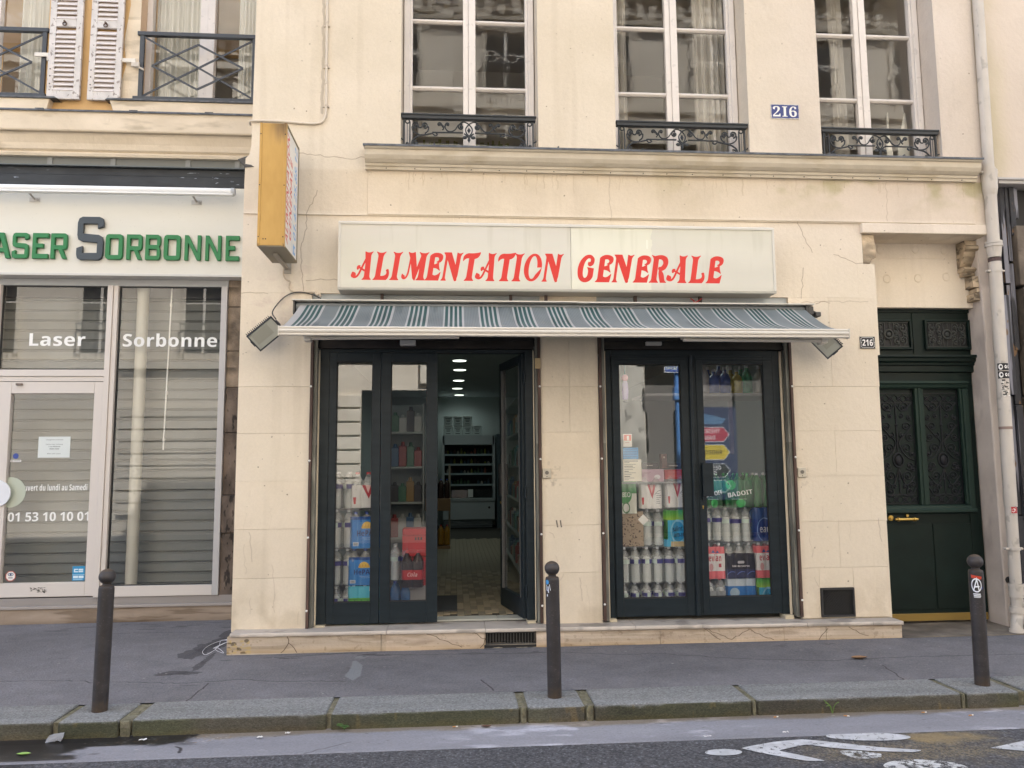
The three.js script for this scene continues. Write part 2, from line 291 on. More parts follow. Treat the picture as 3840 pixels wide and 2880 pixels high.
for (const [i, w] of [[2, 0.5], [4, 1], [6, 0.7], [7, 0.8], [8, 0.6], [9, 0.6]]) {
  const gm = [];
  for (let k = 0; k < 7; k++) { const z = 1.36 + k * 0.058; gm.push(box(joints[i] - gap[i] * w * rr(0.6, 0.95), joints[i] + gap[i] * w * rr(0.6, 0.95), -0.1, -0.036 - rr(0, 0.012), z, z + 0.056, 0.01)); }
  for (let k = 0; k < 3; k++) gm.push(box(joints[i] - gap[i] * 0.8, joints[i] + gap[i] * 0.8, -0.29, -0.05 - k * 0.035, 1.7, 1.752 + rr(0, 0.01), 0.012));
  part(kerb, 'mortar_joint', gm, mMortar);
}
// gutter of smooth grey asphalt, partly wet
const GUT = [-7, -2.27, 14, 0.52];
const wet = (x, z) => {
  const e = (fbm(x * 5, z * 9, 4) - 0.5) * 0.35;
  const near = 1 - sstep(-2.62, -2.45, x + e * 1.4), thin = (1 - sstep(1.93, 1.99, z + e * 0.35)) * (1 - sstep(-1.95, -1.8, x + e));
  return clamp(Math.max(near * (1 - sstep(2.2, 2.24, z)), thin));
};
const gutG = cv(2048, 128, (u, v, px, py) => {
  const x = -7 + u * 14, z = 1.75 + v * 0.52, a = fbm(x * 1.1, z * 4, 4) - 0.5, f = hash(px, py) - 0.5;
  let k = 134 + a * 30 + f * 12 + (hash(px >> 1, py >> 1) - 0.5) * 10, r = k, g = k * 1.0, b = k * 1.06;
  const chalk = sstep(0.5, 0.75, fbm(x * 5, z * 12 + 3, 5)) * (sstep(-0.3, 0.4, x) * (1 - sstep(1.6, 2.4, x)) + sstep(3.4, 4, x) * 0.8); r += chalk * 38; g += chalk * 38; b += chalk * 42;
  const sand = 1 - sstep(1.79, 1.87, z + (fbm(x * 3, z * 8, 4) - 0.5) * 0.14); r += sand * -14; g += sand * -24; b += sand * -44;
  const w = wet(x, z); r += (36 - r) * w; g += (35 - g) * w; b += (38 - b) * w;
  return [r, g, b];
});
{ const P = (x, z) => [(x + 7) * 2048 / 14, (z - 1.75) * 128 / 0.52]; line(gutG, P, [[-1.92, 2.02], [-1.86, 2.1], [-1.85, 2.16]], 3, 'rgba(30,28,30,0.8)'); line(gutG, P, [[-1.0, 2.26], [-0.72, 2.05]], 1.5, 'rgba(60,58,60,0.6)'); for (let i = 0; i < 240; i++) { const q = P(rr(-7, 6), rr(1.79, 2.2)); blob(gutG, q[0], q[1], rr(0.6, 2.6), rr(0.5, 1.4), `rgba(${rnd() < 0.5 ? '60,56,56' : '190,186,180'},${rr(0.2, 0.7)})`, 7); } for (let i = 0; i < 160; i++) { const q = P(rr(-2.6, -1.6), rr(1.79, 1.95)); blob(gutG, q[0], q[1], rr(0.5, 1.8), rr(0.5, 1.2), `rgba(${rnd() < 0.5 ? '150,110,70' : '205,200,190'},${rr(0.3, 0.9)})`, 7); } }
const gutR = cv(1024, 64, (u, v) => { const w = wet(-7 + u * 14, 1.75 + v * 0.52), k = 225 - w * 150; return [k, k, k]; });
struct('gutter', [sheet([[1.7, -0.15], [1.86, -0.152], [2.25, -0.136], [2.27, -0.14]], -14, 14)], M('#ffffff', 1, { map: tx(gutG, true, GUT), roughnessMap: tx(gutR, false, GUT) }), 'smooth grey gutter strip, wet and dark at its left end');
// road of coarse asphalt
const roadG = cv(2048, 1024, (u, v, px, py) => {
  const x = -5 + u * 10, z = 2.2 + v * 5, a = fbm(x * 1.2, z * 1.5, 4) - 0.5, st = hash(px >> 1, py >> 1), s2 = hash(px, py), cell = noise(px * 0.33, py * 0.33);
  let k = 77 + a * 16 + (st - 0.5) * 24 + (s2 - 0.5) * 18 + (cell - 0.5) * 40;
  if (st > 0.97) k += 24;
  let r = k, g = k * 1.005, b = k * 1.07;
  const sand = (1 - sstep(0.3, 1, Math.hypot((x - 3.42) / 0.5, (z - 2.38) / 0.17) + (fbm(x * 8, z * 12, 3) - 0.5) * 0.8)) * 0.75 + (1 - sstep(0.3, 1, Math.hypot((x - 3.1) / 1.0, (z - 2.62) / 0.3) + (fbm(x * 6, z * 9, 3) - 0.5) * 0.9)) * 0.35 * (st > 0.4 ? 1.3 : 0.4);
  r += (150 - r) * sand; g += (130 - g) * sand; b += (92 - b) * sand;
  const damp = (1 - sstep(-2.9, -2.6, x)) * 0.3; return [r * (1 - damp), g * (1 - damp), b * (1 - damp)];
});
const mRoad = M('#ffffff', 0.88, { map: tx(roadG, true, [-5, -7.2, 10, 5]), bumpMap: tx(grainG, false, [0, 0, 1.6, 1.6]), bumpScale: 0.012 });
struct('road', [sheet([[2.262, -0.142], [5.2, -0.09], [8.0, -0.142]], -60, 60)], mRoad, 'coarse dark asphalt road with worn bicycle marking');
const mFar = M([0.14, 0.135, 0.13], 0.95);
struct('pavement', [box(-60, 60, -0.3, 0.0, 8.0, 10.2)], mFar, 'pavement on the far side of the street');
struct('pavement', [box(-60, -14, -0.3, 0.0, -2.2, 1.75), box(14, 60, -0.3, 0.0, -2.2, 1.75)], mFar, 'pavement beyond both ends of the row');

// white road paint: a bicycle symbol, part of it outside the picture
{
  const wornG = cv(512, 512, (u, v, x, y) => { const k = 205 + (fbm(u * 20, v * 20, 4) - 0.5) * 50, d = fbm(u * 40, v * 40, 3) + (hash(x, y) - 0.5) * 0.5; return [k, k, k, d > 0.86 ? 0 : 255]; });
  const wornG2 = cv(512, 512, (u, v, x, y) => { const k = 200 + (fbm(u * 20, v * 20, 4) - 0.5) * 60, d = fbm(u * 30, v * 30, 3) * 0.8 + (hash(x >> 1, y >> 1)) * 0.3; return [k, k, k, d > 0.6 ? 0 : 255]; });
  const m1 = M([0.8, 0.82, 0.88], 0.75, { map: tx(wornG, true, [0, 0, 1.2, 1.2]), alphaTest: 0.5 }), m2 = M([0.9, 0.92, 0.95], 0.8, { map: tx(wornG2, true, [0, 0, 0.9, 0.9]), alphaTest: 0.5 });
  const Y = (z) => -0.142 + (z - 2.262) * 0.0177 + 0.005;
  const flat = (s) => { const g = new THREE.ShapeGeometry(s, 16), p = g.attributes.position, n = p.count; for (let i = 0; i < n; i++) { const x = p.getX(i), z = p.getY(i); p.setXYZ(i, x, Y(z), z); } g.index.array.reverse(); g.computeVertexNormals(); return muv(g); };
  const oval = (x, z, a, b, t = 0) => { const s = new THREE.Shape(); s.absellipse(x, z, a, b, 0, Math.PI * 2, false, t); return s; };
  const curve = (pts) => { const c = new THREE.CatmullRomCurve3(pts.map((p) => new THREE.Vector3(p[0], p[1], 0)), true, 'catmullrom', 0.2); return new THREE.Shape(c.getPoints(90).map((p) => new THREE.Vector2(p.x, p.y))); };
  const o = thing('road_marking', 'worn white bicycle symbol painted on the asphalt at lower right', 'road marking');
  part(o, 'painted_dot', flat(oval(1.79, 2.525, 0.125, 0.06)), m1);
  part(o, 'painted_wheel', flat(oval(2.9, 2.325, 0.29, 0.085, 0.12)), m1);
  part(o, 'painted_frame', flat(curve([[1.94, 2.46], [2.2, 2.365], [2.42, 2.335], [2.6, 2.41], [2.85, 2.535], [3.1, 2.62], [3.03, 2.65], [2.76, 2.6], [2.53, 2.51], [2.4, 2.44], [2.17, 2.53], [2.26, 2.62], [2.38, 2.74], [2.26, 2.73], [2.06, 2.585]])), m1);
  part(o, 'painted_stroke', flat(curve([[2.57, 2.58], [2.68, 2.59], [2.8, 2.66], [2.75, 2.74], [2.6, 2.72], [2.55, 2.64]])), m2);
  part(o, 'painted_wheel', flat(oval(2.95, 2.92, 0.26, 0.14, 0.1)), m2);
  part(o, 'painted_arrow', flat(poly([[3.58, 2.63], [4.6, 2.15 + 0.13], [4.7, 2.52], [4.1, 2.6], [3.95, 2.66], [4.3, 2.76], [3.8, 2.72]])), m1);
}
// ------------------------------------------------------------------ the cream house in the middle
const TOP = 15;
const house = thing('apartment_house', 'cream plastered house with three tall windows above the striped shop awning', 'house');
const WIN = [[-0.56, 0.91], [1.755, 3.245], [4.065, 5.46]];
{
  const upper = poly([[-2.165, 4.39], [5.92, 4.39], [5.93, 8.6], [-2.08, 8.6], [-2.105, 5.1], [-2.125, 5.02], [-2.16, 4.98], [-2.165, 4.7]], WIN.map(([a, b]) => rect(a, b, 5.12, 8.3)));
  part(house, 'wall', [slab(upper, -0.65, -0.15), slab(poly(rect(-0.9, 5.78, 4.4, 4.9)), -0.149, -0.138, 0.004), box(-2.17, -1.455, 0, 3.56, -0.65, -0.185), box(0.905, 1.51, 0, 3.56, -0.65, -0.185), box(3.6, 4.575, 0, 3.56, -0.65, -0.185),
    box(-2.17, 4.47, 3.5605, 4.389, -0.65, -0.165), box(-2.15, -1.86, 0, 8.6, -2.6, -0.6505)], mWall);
  // scored plaster ashlar: every block a piece, proud of the wall behind it
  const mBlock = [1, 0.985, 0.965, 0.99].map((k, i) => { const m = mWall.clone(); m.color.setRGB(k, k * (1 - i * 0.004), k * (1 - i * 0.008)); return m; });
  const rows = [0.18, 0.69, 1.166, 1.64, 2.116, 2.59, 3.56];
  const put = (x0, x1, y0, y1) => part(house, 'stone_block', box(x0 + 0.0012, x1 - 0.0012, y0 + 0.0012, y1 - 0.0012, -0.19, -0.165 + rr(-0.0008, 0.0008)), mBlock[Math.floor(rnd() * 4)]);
  for (let i = 0; i < 6; i++) put(-2.17, -1.455, rows[i], rows[i + 1]);
  for (let i = 0; i < 6; i++) i >= 4 ? (put(0.905, 1.205, rows[i], rows[i + 1]), put(1.205, 1.51, rows[i], rows[i + 1])) : put(0.905, 1.51, rows[i], rows[i + 1]);
  for (let i = 0; i < 6; i++) i % 2 ? [3, 1].includes(i) || i === 5 ? (i === 5 ? (put(3.6, 4.05, 2.59, 3.56), put(4.05, 4.575, 2.59, 3.56)) : i === 3 ? (put(3.6, 4.046, rows[i], rows[i + 1]), put(4.046, 4.57, rows[i], rows[i + 1])) : (put(3.6, 4.036, rows[i], rows[i + 1]), put(4.036, 4.565, rows[i], rows[i + 1]))) : 0 : i === 0 ? (put(3.6, 3.8, 0.18, 0.69), put(4.165, 4.56, 0.18, 0.69), put(3.8, 4.165, 0.485, 0.69)) : put(3.6, 4.57, rows[i], rows[i + 1]);
  // edge strip beside the green door, wider above
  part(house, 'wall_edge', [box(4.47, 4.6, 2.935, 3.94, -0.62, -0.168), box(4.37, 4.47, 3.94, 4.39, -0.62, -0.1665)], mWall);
  const raw = M([0.72, 0.61, 0.48], 0.95, { bumpMap: WALLBUMP, bumpScale: 0.014, map: tx(cv(256, 256, (u, v) => { const k = 150 + fbm(u * 9, v * 9, 5) * 190 - 50 - sstep(0.62, 0.75, fbm(u * 22, v * 22, 3)) * 60; return [k, k * 0.97, k * 0.92]; }), true, [4.3, 3.5, 1.7, 0.9]) });
  part(house, 'corbel', [slab(poly([[4.47, 3.94], [4.55, 3.945], [4.575, 3.99], [4.63, 4.02], [4.63, 4.1], [4.61, 4.27], [4.47, 4.27]]), -0.6, -0.17, 0.006)], raw, 'broken bare stone corbel at the left of the door lintel');
  // the carved corbel on the right, a scroll over two fillets
  part(house, 'corbel', [profX([[-0.62, 3.98], [-0.5, 3.985], [-0.46, 4.0], [-0.42, 4.05], [-0.38, 4.1], [-0.36, 4.16], [-0.35, 4.22], [-0.345, 4.273], [-0.62, 4.273]], 5.78, 5.94), 
    profX([[-0.62, 3.93], [-0.4, 3.93], [-0.37, 3.955], [-0.4, 3.98], [-0.62, 3.98]], 5.78, 5.945), profX([[-0.62, 3.88], [-0.42, 3.88], [-0.4, 3.905], [-0.42, 3.93], [-0.62, 3.93]], 5.8, 5.943), cylX(0.035, 5.776, 5.93, 4.19, -0.355, 14)], raw, 'weathered carved stone corbel at the right of the door lintel');
  for (const [a, b, c, d] of [[5.86, 5.945, 3.74, 3.87], [5.9, 5.946, 3.68, 3.735], [5.87, 5.9465, 3.59, 3.675]]) part(house, 'stone_block', box(a, b, c, d, -0.6, -0.36 - rr(0, 0.02), 0.008), raw);
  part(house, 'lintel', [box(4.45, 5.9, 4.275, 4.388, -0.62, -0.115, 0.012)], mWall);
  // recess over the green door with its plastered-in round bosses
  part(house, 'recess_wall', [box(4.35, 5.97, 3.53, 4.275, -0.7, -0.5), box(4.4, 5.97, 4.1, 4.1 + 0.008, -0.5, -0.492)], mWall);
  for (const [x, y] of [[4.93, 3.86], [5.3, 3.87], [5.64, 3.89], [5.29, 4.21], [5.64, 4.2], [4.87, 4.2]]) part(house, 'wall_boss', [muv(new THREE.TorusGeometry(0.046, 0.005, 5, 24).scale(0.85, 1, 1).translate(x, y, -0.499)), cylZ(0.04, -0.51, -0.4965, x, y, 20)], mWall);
  // jamb and plain pier on the right of the door
  const mPier = M('#ffffff', 0.9, { bumpMap: WALLBUMP, bumpScale: 0.006, map: tx(cv(512, 1024, (u, v) => { const a = fbm(u * 3, v * 14, 4) - 0.5, s = sstep(0.55, 0.75, fbm(u * 5 + 3, v * 9, 4)), lo = sstep(0.7, 1, v) * 26 * fbm(u * 5, v * 30, 3); return [200 + a * 30 - s * 20 - lo, 188 + a * 30 - s * 20 - lo, 178 + a * 30 - s * 18 - lo]; }), true, [5.9, 0, 1.2, 4.4]) });
  part(house, 'door_jamb', [slab(poly([[5.95, 0], [6.55, 0], [6.55, 4.39], [5.91, 4.39], [5.94, 3.55]]), -0.9, -0.34, 0.012)], mPier);
  part(house, 'wall_plug', [cylZ(0.036, -0.36, -0.325, 6.0, 0.5, 18), muv(new THREE.TorusGeometry(0.03, 0.008, 6, 18).translate(6.0, 0.5, -0.325))], mDark);
  // upper storeys and roof, above the picture: they keep the sun off the street
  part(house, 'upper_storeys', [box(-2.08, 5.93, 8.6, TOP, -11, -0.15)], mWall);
  const c = part(house, 'cornice', [profX([[-0.145, 4.872], [-0.1, 4.872], [-0.095, 4.9], [-0.08, 4.906], [-0.078, 4.932], [-0.06, 4.938], [-0.03, 4.962], [-0.012, 4.992], [-0.008, 5.0], [-0.008, 5.055], [0.012, 5.062], [0.018, 5.082], [-0.145, 5.1]], -0.92, 5.8)], mMould);
  part(c, 'lead_capping', [profX([[-0.148, 5.102], [-0.148, 5.116], [0.026, 5.1], [0.03, 5.077], [0.024, 5.077], [0.02, 5.092]], -0.935, 5.815), ...[-0.2, 1.1, 2.0, 3.1, 4.05, 4.9].map((x) => cylZ(0.01, -0.14, 0.03, x, 5.106, 8).rotateX(0))], mLead);
  for (let i = 0; i < 22; i++) { const x = -0.7 + i * 0.3 + rr(-0.04, 0.04); part(c, 'drip_hole', cylZ(0.006, -0.098, -0.0925, x, 4.886, 8), mDark); }
  // remains of a zinc flashing on the left corner
  part(house, 'zinc_flashing', [slab(poly([[-2.17, 5.05], [-2.27, 5.01], [-2.2, 4.94], [-2.17, 4.76], [-2.155, 4.9], [-2.1, 5.02]]), -0.28, -0.25, 0.004), slab(poly([[-2.17, 4.92], [-2.1, 4.91], [-2.07, 4.89], [-2.17, 4.88]]), -0.2, -0.142, 0.003)], M([0.09, 0.085, 0.08], 0.8), 'bent scrap of dark zinc flashing');
  // windows
  const zg = -0.48;
  WIN.forEach(([a, b], i) => {
    const fl = a + 0.01, fr = b - 0.01, lt = 5.12, rt = 8.3, mid = [0.165, 2.475, 4.73][i];
    const w = part(house, 'window', [box(fl, fl + 0.065, lt, rt, zg - 0.04, zg + 0.06, 0.006), box(fr - 0.065, fr, lt, rt, zg - 0.04, zg + 0.06, 0.006), box(fl + 0.0655, fr - 0.0655, lt, lt + 0.05, zg - 0.04, zg + 0.055), box(fl + 0.0655, fr - 0.0655, rt - 0.06, rt, zg - 0.04, zg + 0.055)], mWhite);
    for (const [s, x0, x1] of [[0, fl + 0.066, mid - 0.001], [1, mid + 0.001, fr - 0.066]]) {
      const xl = x0 + (s ? 0.078 : 0.028), xr = x1 - (s ? 0.03 : 0.058), dy = s ? 0.004 : 0;
      part(w, 'sash', [box(x0, xl, lt + 0.051, rt - 0.061, zg - 0.025, zg + 0.045 + s * 0.012, 0.004), box(xr, x1, lt + 0.051, rt - 0.061, zg - 0.025, zg + 0.045 + s * 0.0, 0.004), box(xl, xr, lt + 0.051, lt + 0.17, zg - 0.02, zg + 0.035), box(xl, xr, rt - 0.15, rt - 0.061, zg - 0.02, zg + 0.035)], mWhite);
      const bars = [5.985 - 0.02 + dy, 6.755 + dy, 7.52 + dy];
      let y0 = lt + 0.17;
      for (const y of [...bars, rt - 0.15]) {
        if (y < 8) part(w, 'glazing_bar', [profX([[zg - 0.018, y - 0.024], [zg + 0.012, y - 0.024], [zg + 0.03, y - 0.008], [zg + 0.03, y + 0.008], [zg + 0.012, y + 0.024], [zg - 0.018, y + 0.024]], xl, xr)], mWhite);
        part(w, 'pane', [slab(poly(rect(xl, xr, y0 + (y0 > 5.4 ? 0.0 : 0), y < 8 ? y - 0.0245 : y)), zg - 0.004, zg - 0.0035)], mOldGlass);
        y0 = y + 0.0245;
      }
    }
    if (i !== 3) part(house, 'window_reveal', [box(a, b, 5.1, 5.119, -0.65, -0.1495)], mLead);
  });
}
// rooms behind the windows
{
  const mRoom = M([0.5, 0.46, 0.4], 0.9), mFl = M([0.2, 0.12, 0.07], 0.6);
  struct('interior_wall', [box(-2.0, 5.9, 5.0, 8.7, -4.8, -4.7), box(-1.86, -1.76, 5.0, 8.7, -4.7, -0.651), box(5.9, 6.0, 4.4, 8.7, -4.8, -0.651), box(1.28, 1.36, 5.0, 8.7, -4.7, -0.651), box(3.6, 3.68, 5.0, 8.7, -4.7, -0.651)], mRoom, 'walls of the rooms upstairs');
  struct('interior_floor', [box(-2.0, 5.9, 4.9, 5.0, -4.8, -0.651)], mFl, 'floor of the rooms upstairs');
  struct('interior_ceiling', [box(-2.0, 5.9, 8.45, 8.55, -4.8, -0.651)], mRoom, 'ceiling of the rooms upstairs');
  const cloth = M([0.66, 0.62, 0.54], 0.95, { transmission: 0.35, thickness: 0 });
  const curtain = (x0, x1, z, n, name, label, lean = 0) => { const g = new THREE.PlaneGeometry(x1 - x0, 3.2, 90, 12), p = g.attributes.position; for (let i = 0; i < p.count; i++) { const t = p.getX(i) / (x1 - x0) + 0.5, v = 0.5 - p.getY(i) / 3.2; p.setZ(i, 0.035 * Math.sin(t * n * 6.283 + Math.sin(t * 9) * 1.2) + 0.015 * Math.sin(t * n * 15)); p.setX(i, p.getX(i) + lean * v * (0.6 + 0.4 * Math.sin(v * 2))); } g.translate((x0 + x1) / 2, 6.7, z); g.computeVertexNormals(); return solo(name, label, 'curtain', muv(g), cloth); };
  curtain(1.8, 2.02, -0.72, 3, 'window_curtain', 'narrow pale curtain at the left edge of the middle upper window');
  curtain(2.83, 3.2, -0.72, 4, 'window_curtain', 'cream curtain hanging in the right half of the middle upper window');
  curtain(4.5, 4.66, -0.72, 3, 'window_curtain', 'thin pale curtain beside the centre bar of the right upper window', 0.02);
  const drape = (x, w, label, flip) => { const s = new THREE.Shape(); s.moveTo(0, 5.05); s.lineTo(w, 5.05); s.bezierCurveTo(w * 1.1, 5.4, w * 0.9 * flip + 0.05, 5.6, w * 0.55 + flip * 0.06, 5.95); s.bezierCurveTo(w * 0.3, 5.6, 0.02, 5.4, 0, 5.05); solo('folded_drape', label, 'drape', slab(s, -0.72, -0.69, 0.008).translate(x, 0, 0), M([0.8, 0.77, 0.66], 0.9)); };
  drape(5.12, 0.12, 'white drape peaking low in the right upper window, narrower left one', 0); drape(5.25, 0.16, 'white drape peaking low in the right upper window, broader right one', 1);
  solo('cardboard_box', 'low brown box on the floor just inside the right upper window', 'box', [box(4.2, 5.38, 5.12, 5.4, -1.0, -0.75, 0.01)], M([0.26, 0.14, 0.07], 0.8));
  const kn = thing('wall_shelf', 'dark shelf of books deep in the room behind the left upper window', 'shelf', [-1.2, 5.0, -4.5]);
  part(kn, 'shelf_board', [0.4, 0.85, 1.3, 1.75].map((y) => box(0, 2.2, y, y + 0.03, -0.15, 0.1)), M([0.16, 0.09, 0.05], 0.6));
  for (let s = 0; s < 4; s++) { const g = []; let x = 0.03; while (x < 2.1) { const w = rr(0.02, 0.05), h = rr(0.2, 0.34); g.push(box(x, x + w, 0.432 + s * 0.45, 0.432 + s * 0.45 + h, -0.12, 0.06)); x += w + 0.003; } part(kn, 'book_row', g, M([rr(0.1, 0.4), rr(0.08, 0.25), rr(0.06, 0.2)], 0.8)); }
}
// wrought iron guards in front of the windows
function scroll(cx, cy, r0, turns, a0, dir, z = 0, r = 0.0105, tail) { // a flat spiral that ends at radius r0
  const pts = []; const n = Math.round(turns * 14);
  for (let i = 0; i <= n; i++) { const t = i / n, a = a0 + dir * t * turns * 2 * Math.PI, q = r0 * (0.22 + 0.78 * t); pts.push([cx + Math.cos(a) * q, cy + Math.sin(a) * q, z]); }
  if (tail) pts.push(...tail.map((p) => [p[0], p[1], z]));
  return [tube(pts, r, pts.length * 3, 6), muv(new THREE.SphereGeometry(r * 1.9, 8, 6).translate(cx, cy, z))];
}
function guard(W, label) {
  const o = thing('window_guard', label, 'railing', [0, 0, 0]);
  part(o, 'handrail', [box(0, W, 0.335, 0.375, -0.03, 0.03, 0.008), box(-0.008, W + 0.008, 0.372, 0.392, -0.038, 0.038, 0.006)], mIron);
  for (const s of [0, 1]) {
    const m = (x) => (s ? W - x : x), mm = (l) => l.map(([x, y]) => [m(x), y]);
    part(o, 'post', [box(m(0.028) - 0.008, m(0.028) + 0.008, 0.0, 0.335, -0.012, 0.012), rodG([m(0.09), 0.05, 0], [m(0.09), 0.31, 0], 0.0075), muv(new THREE.TorusGeometry(0.022, 0.008, 6, 12).translate(m(0.064), 0.312, 0)), muv(new THREE.SphereGeometry(0.02, 10, 8).translate(m(0.062), 0.062, 0)), rodG([m(0.028), 0.1, 0], [m(-0.008), 0.12, 0], 0.008), rodG([m(0.062), 0.08, 0], [m(0.062), 0.3, 0], 0.003)], mIron);
    const d = s ? -1 : 1, k = W / 1.45;
    // heart of two volutes at the end
    const g = [];
    g.push(...scroll(m(0.155 * k), 0.272, 0.04, 1.35, s ? Math.PI * 0.2 : Math.PI * 0.8, d, 0, 0.0085, mm([[0.115 * k, 0.255], [0.125 * k, 0.205], [0.175 * k, 0.172], [0.235 * k, 0.165], [0.33 * k, 0.185]])));
    g.push(...scroll(m(0.245 * k), 0.272, 0.036, 1.35, s ? Math.PI * 0.8 : Math.PI * 0.2, -d, 0, 0.0085, mm([[0.288 * k, 0.255], [0.283 * k, 0.21], [0.25 * k, 0.18]])));
    g.push(muv(new THREE.TorusGeometry(0.02, 0.008, 6, 10, Math.PI).rotateZ(Math.PI).translate(m(0.2 * k), 0.265, 0)));
    // lower S-curve down to the sill
    g.push(tube(mm([[0.33 * k, 0.185], [0.25 * k, 0.165], [0.17 * k, 0.145], [0.118 * k, 0.1], [0.105 * k, 0.045]]).map((p) => [...p, 0]), 0.009, 30));
    g.push(...scroll(m(0.155 * k), 0.062, 0.038, 1.3, s ? 0 : Math.PI, -d, 0, 0.0085));
    part(o, 'scrollwork', g, mIron);
    const h = [];
    h.push(tube(mm([[0.33 * k, 0.185], [0.36 * k, 0.16], [0.385 * k, 0.172], [0.372 * k, 0.19]]).map((p) => [...p, 0]), 0.008, 20), rodG([m(0.33 * k), 0.195, 0], [m(0.66 * k), 0.198, 0], 0.0085));
    h.push(...scroll(m(0.405 * k), 0.285, 0.026, 1.1, s ? Math.PI : 0, -d, 0, 0.0075, mm([[0.42 * k, 0.30], [0.44 * k, 0.275], [0.455 * k, 0.25], [0.44 * k, 0.225]])));
    h.push(...scroll(m(0.495 * k), 0.285, 0.024, 1.1, s ? 0 : Math.PI, d, 0, 0.0075, mm([[0.47 * k, 0.29], [0.47 * k, 0.25], [0.495 * k, 0.215], [0.54 * k, 0.21], [0.58 * k, 0.235], [0.61 * k, 0.28], [0.66 * k, 0.318], [0.715 * k, 0.3], [0.76 * k, 0.24], [0.75 * k, 0.19], [0.725 * k, 0.16]])));
    h.push(...scroll(m(0.64 * k), 0.262, 0.034, 1.3, s ? 0 : Math.PI, -d, 0, 0.0085), muv(new THREE.OctahedronGeometry(0.02).scale(1, 0.9, 0.4).translate(m(0.448 * k), 0.262, 0)));
    part(o, 'scrollwork', h, mIron);
  }
  const c = W / 2;
  part(o, 'leaf_ornament', [muv(new THREE.OctahedronGeometry(0.034).scale(0.6, 1, 0.4).translate(c, 0.225, 0)), muv(new THREE.SphereGeometry(0.024, 8, 6).scale(1.1, 0.8, 0.5).translate(c - 0.045, 0.145, 0)), muv(new THREE.SphereGeometry(0.024, 8, 6).scale(1.1, 0.8, 0.5).translate(c + 0.045, 0.145, 0)), muv(new THREE.OctahedronGeometry(0.03).scale(0.6, 1.2, 0.4).translate(c, 0.12, 0)),
    tube([[c - 0.05, 0.19, 0], [c - 0.01, 0.15, 0], [c, 0.12, 0]], 0.008, 8), tube([[c + 0.05, 0.19, 0], [c + 0.01, 0.15, 0], [c, 0.12, 0]], 0.008, 8)], mIron);
  return o;
}
guard(1.44, 'black wrought iron guard below the left of the three upper windows').position.set(-0.555, 5.135, -0.19);
guard(1.46, 'black wrought iron guard below the middle of the three upper windows').position.set(1.77, 5.115, -0.19);
guard(1.36, 'black wrought iron guard below the right upper window beyond the blue number').position.set(4.08, 5.1, -0.19);

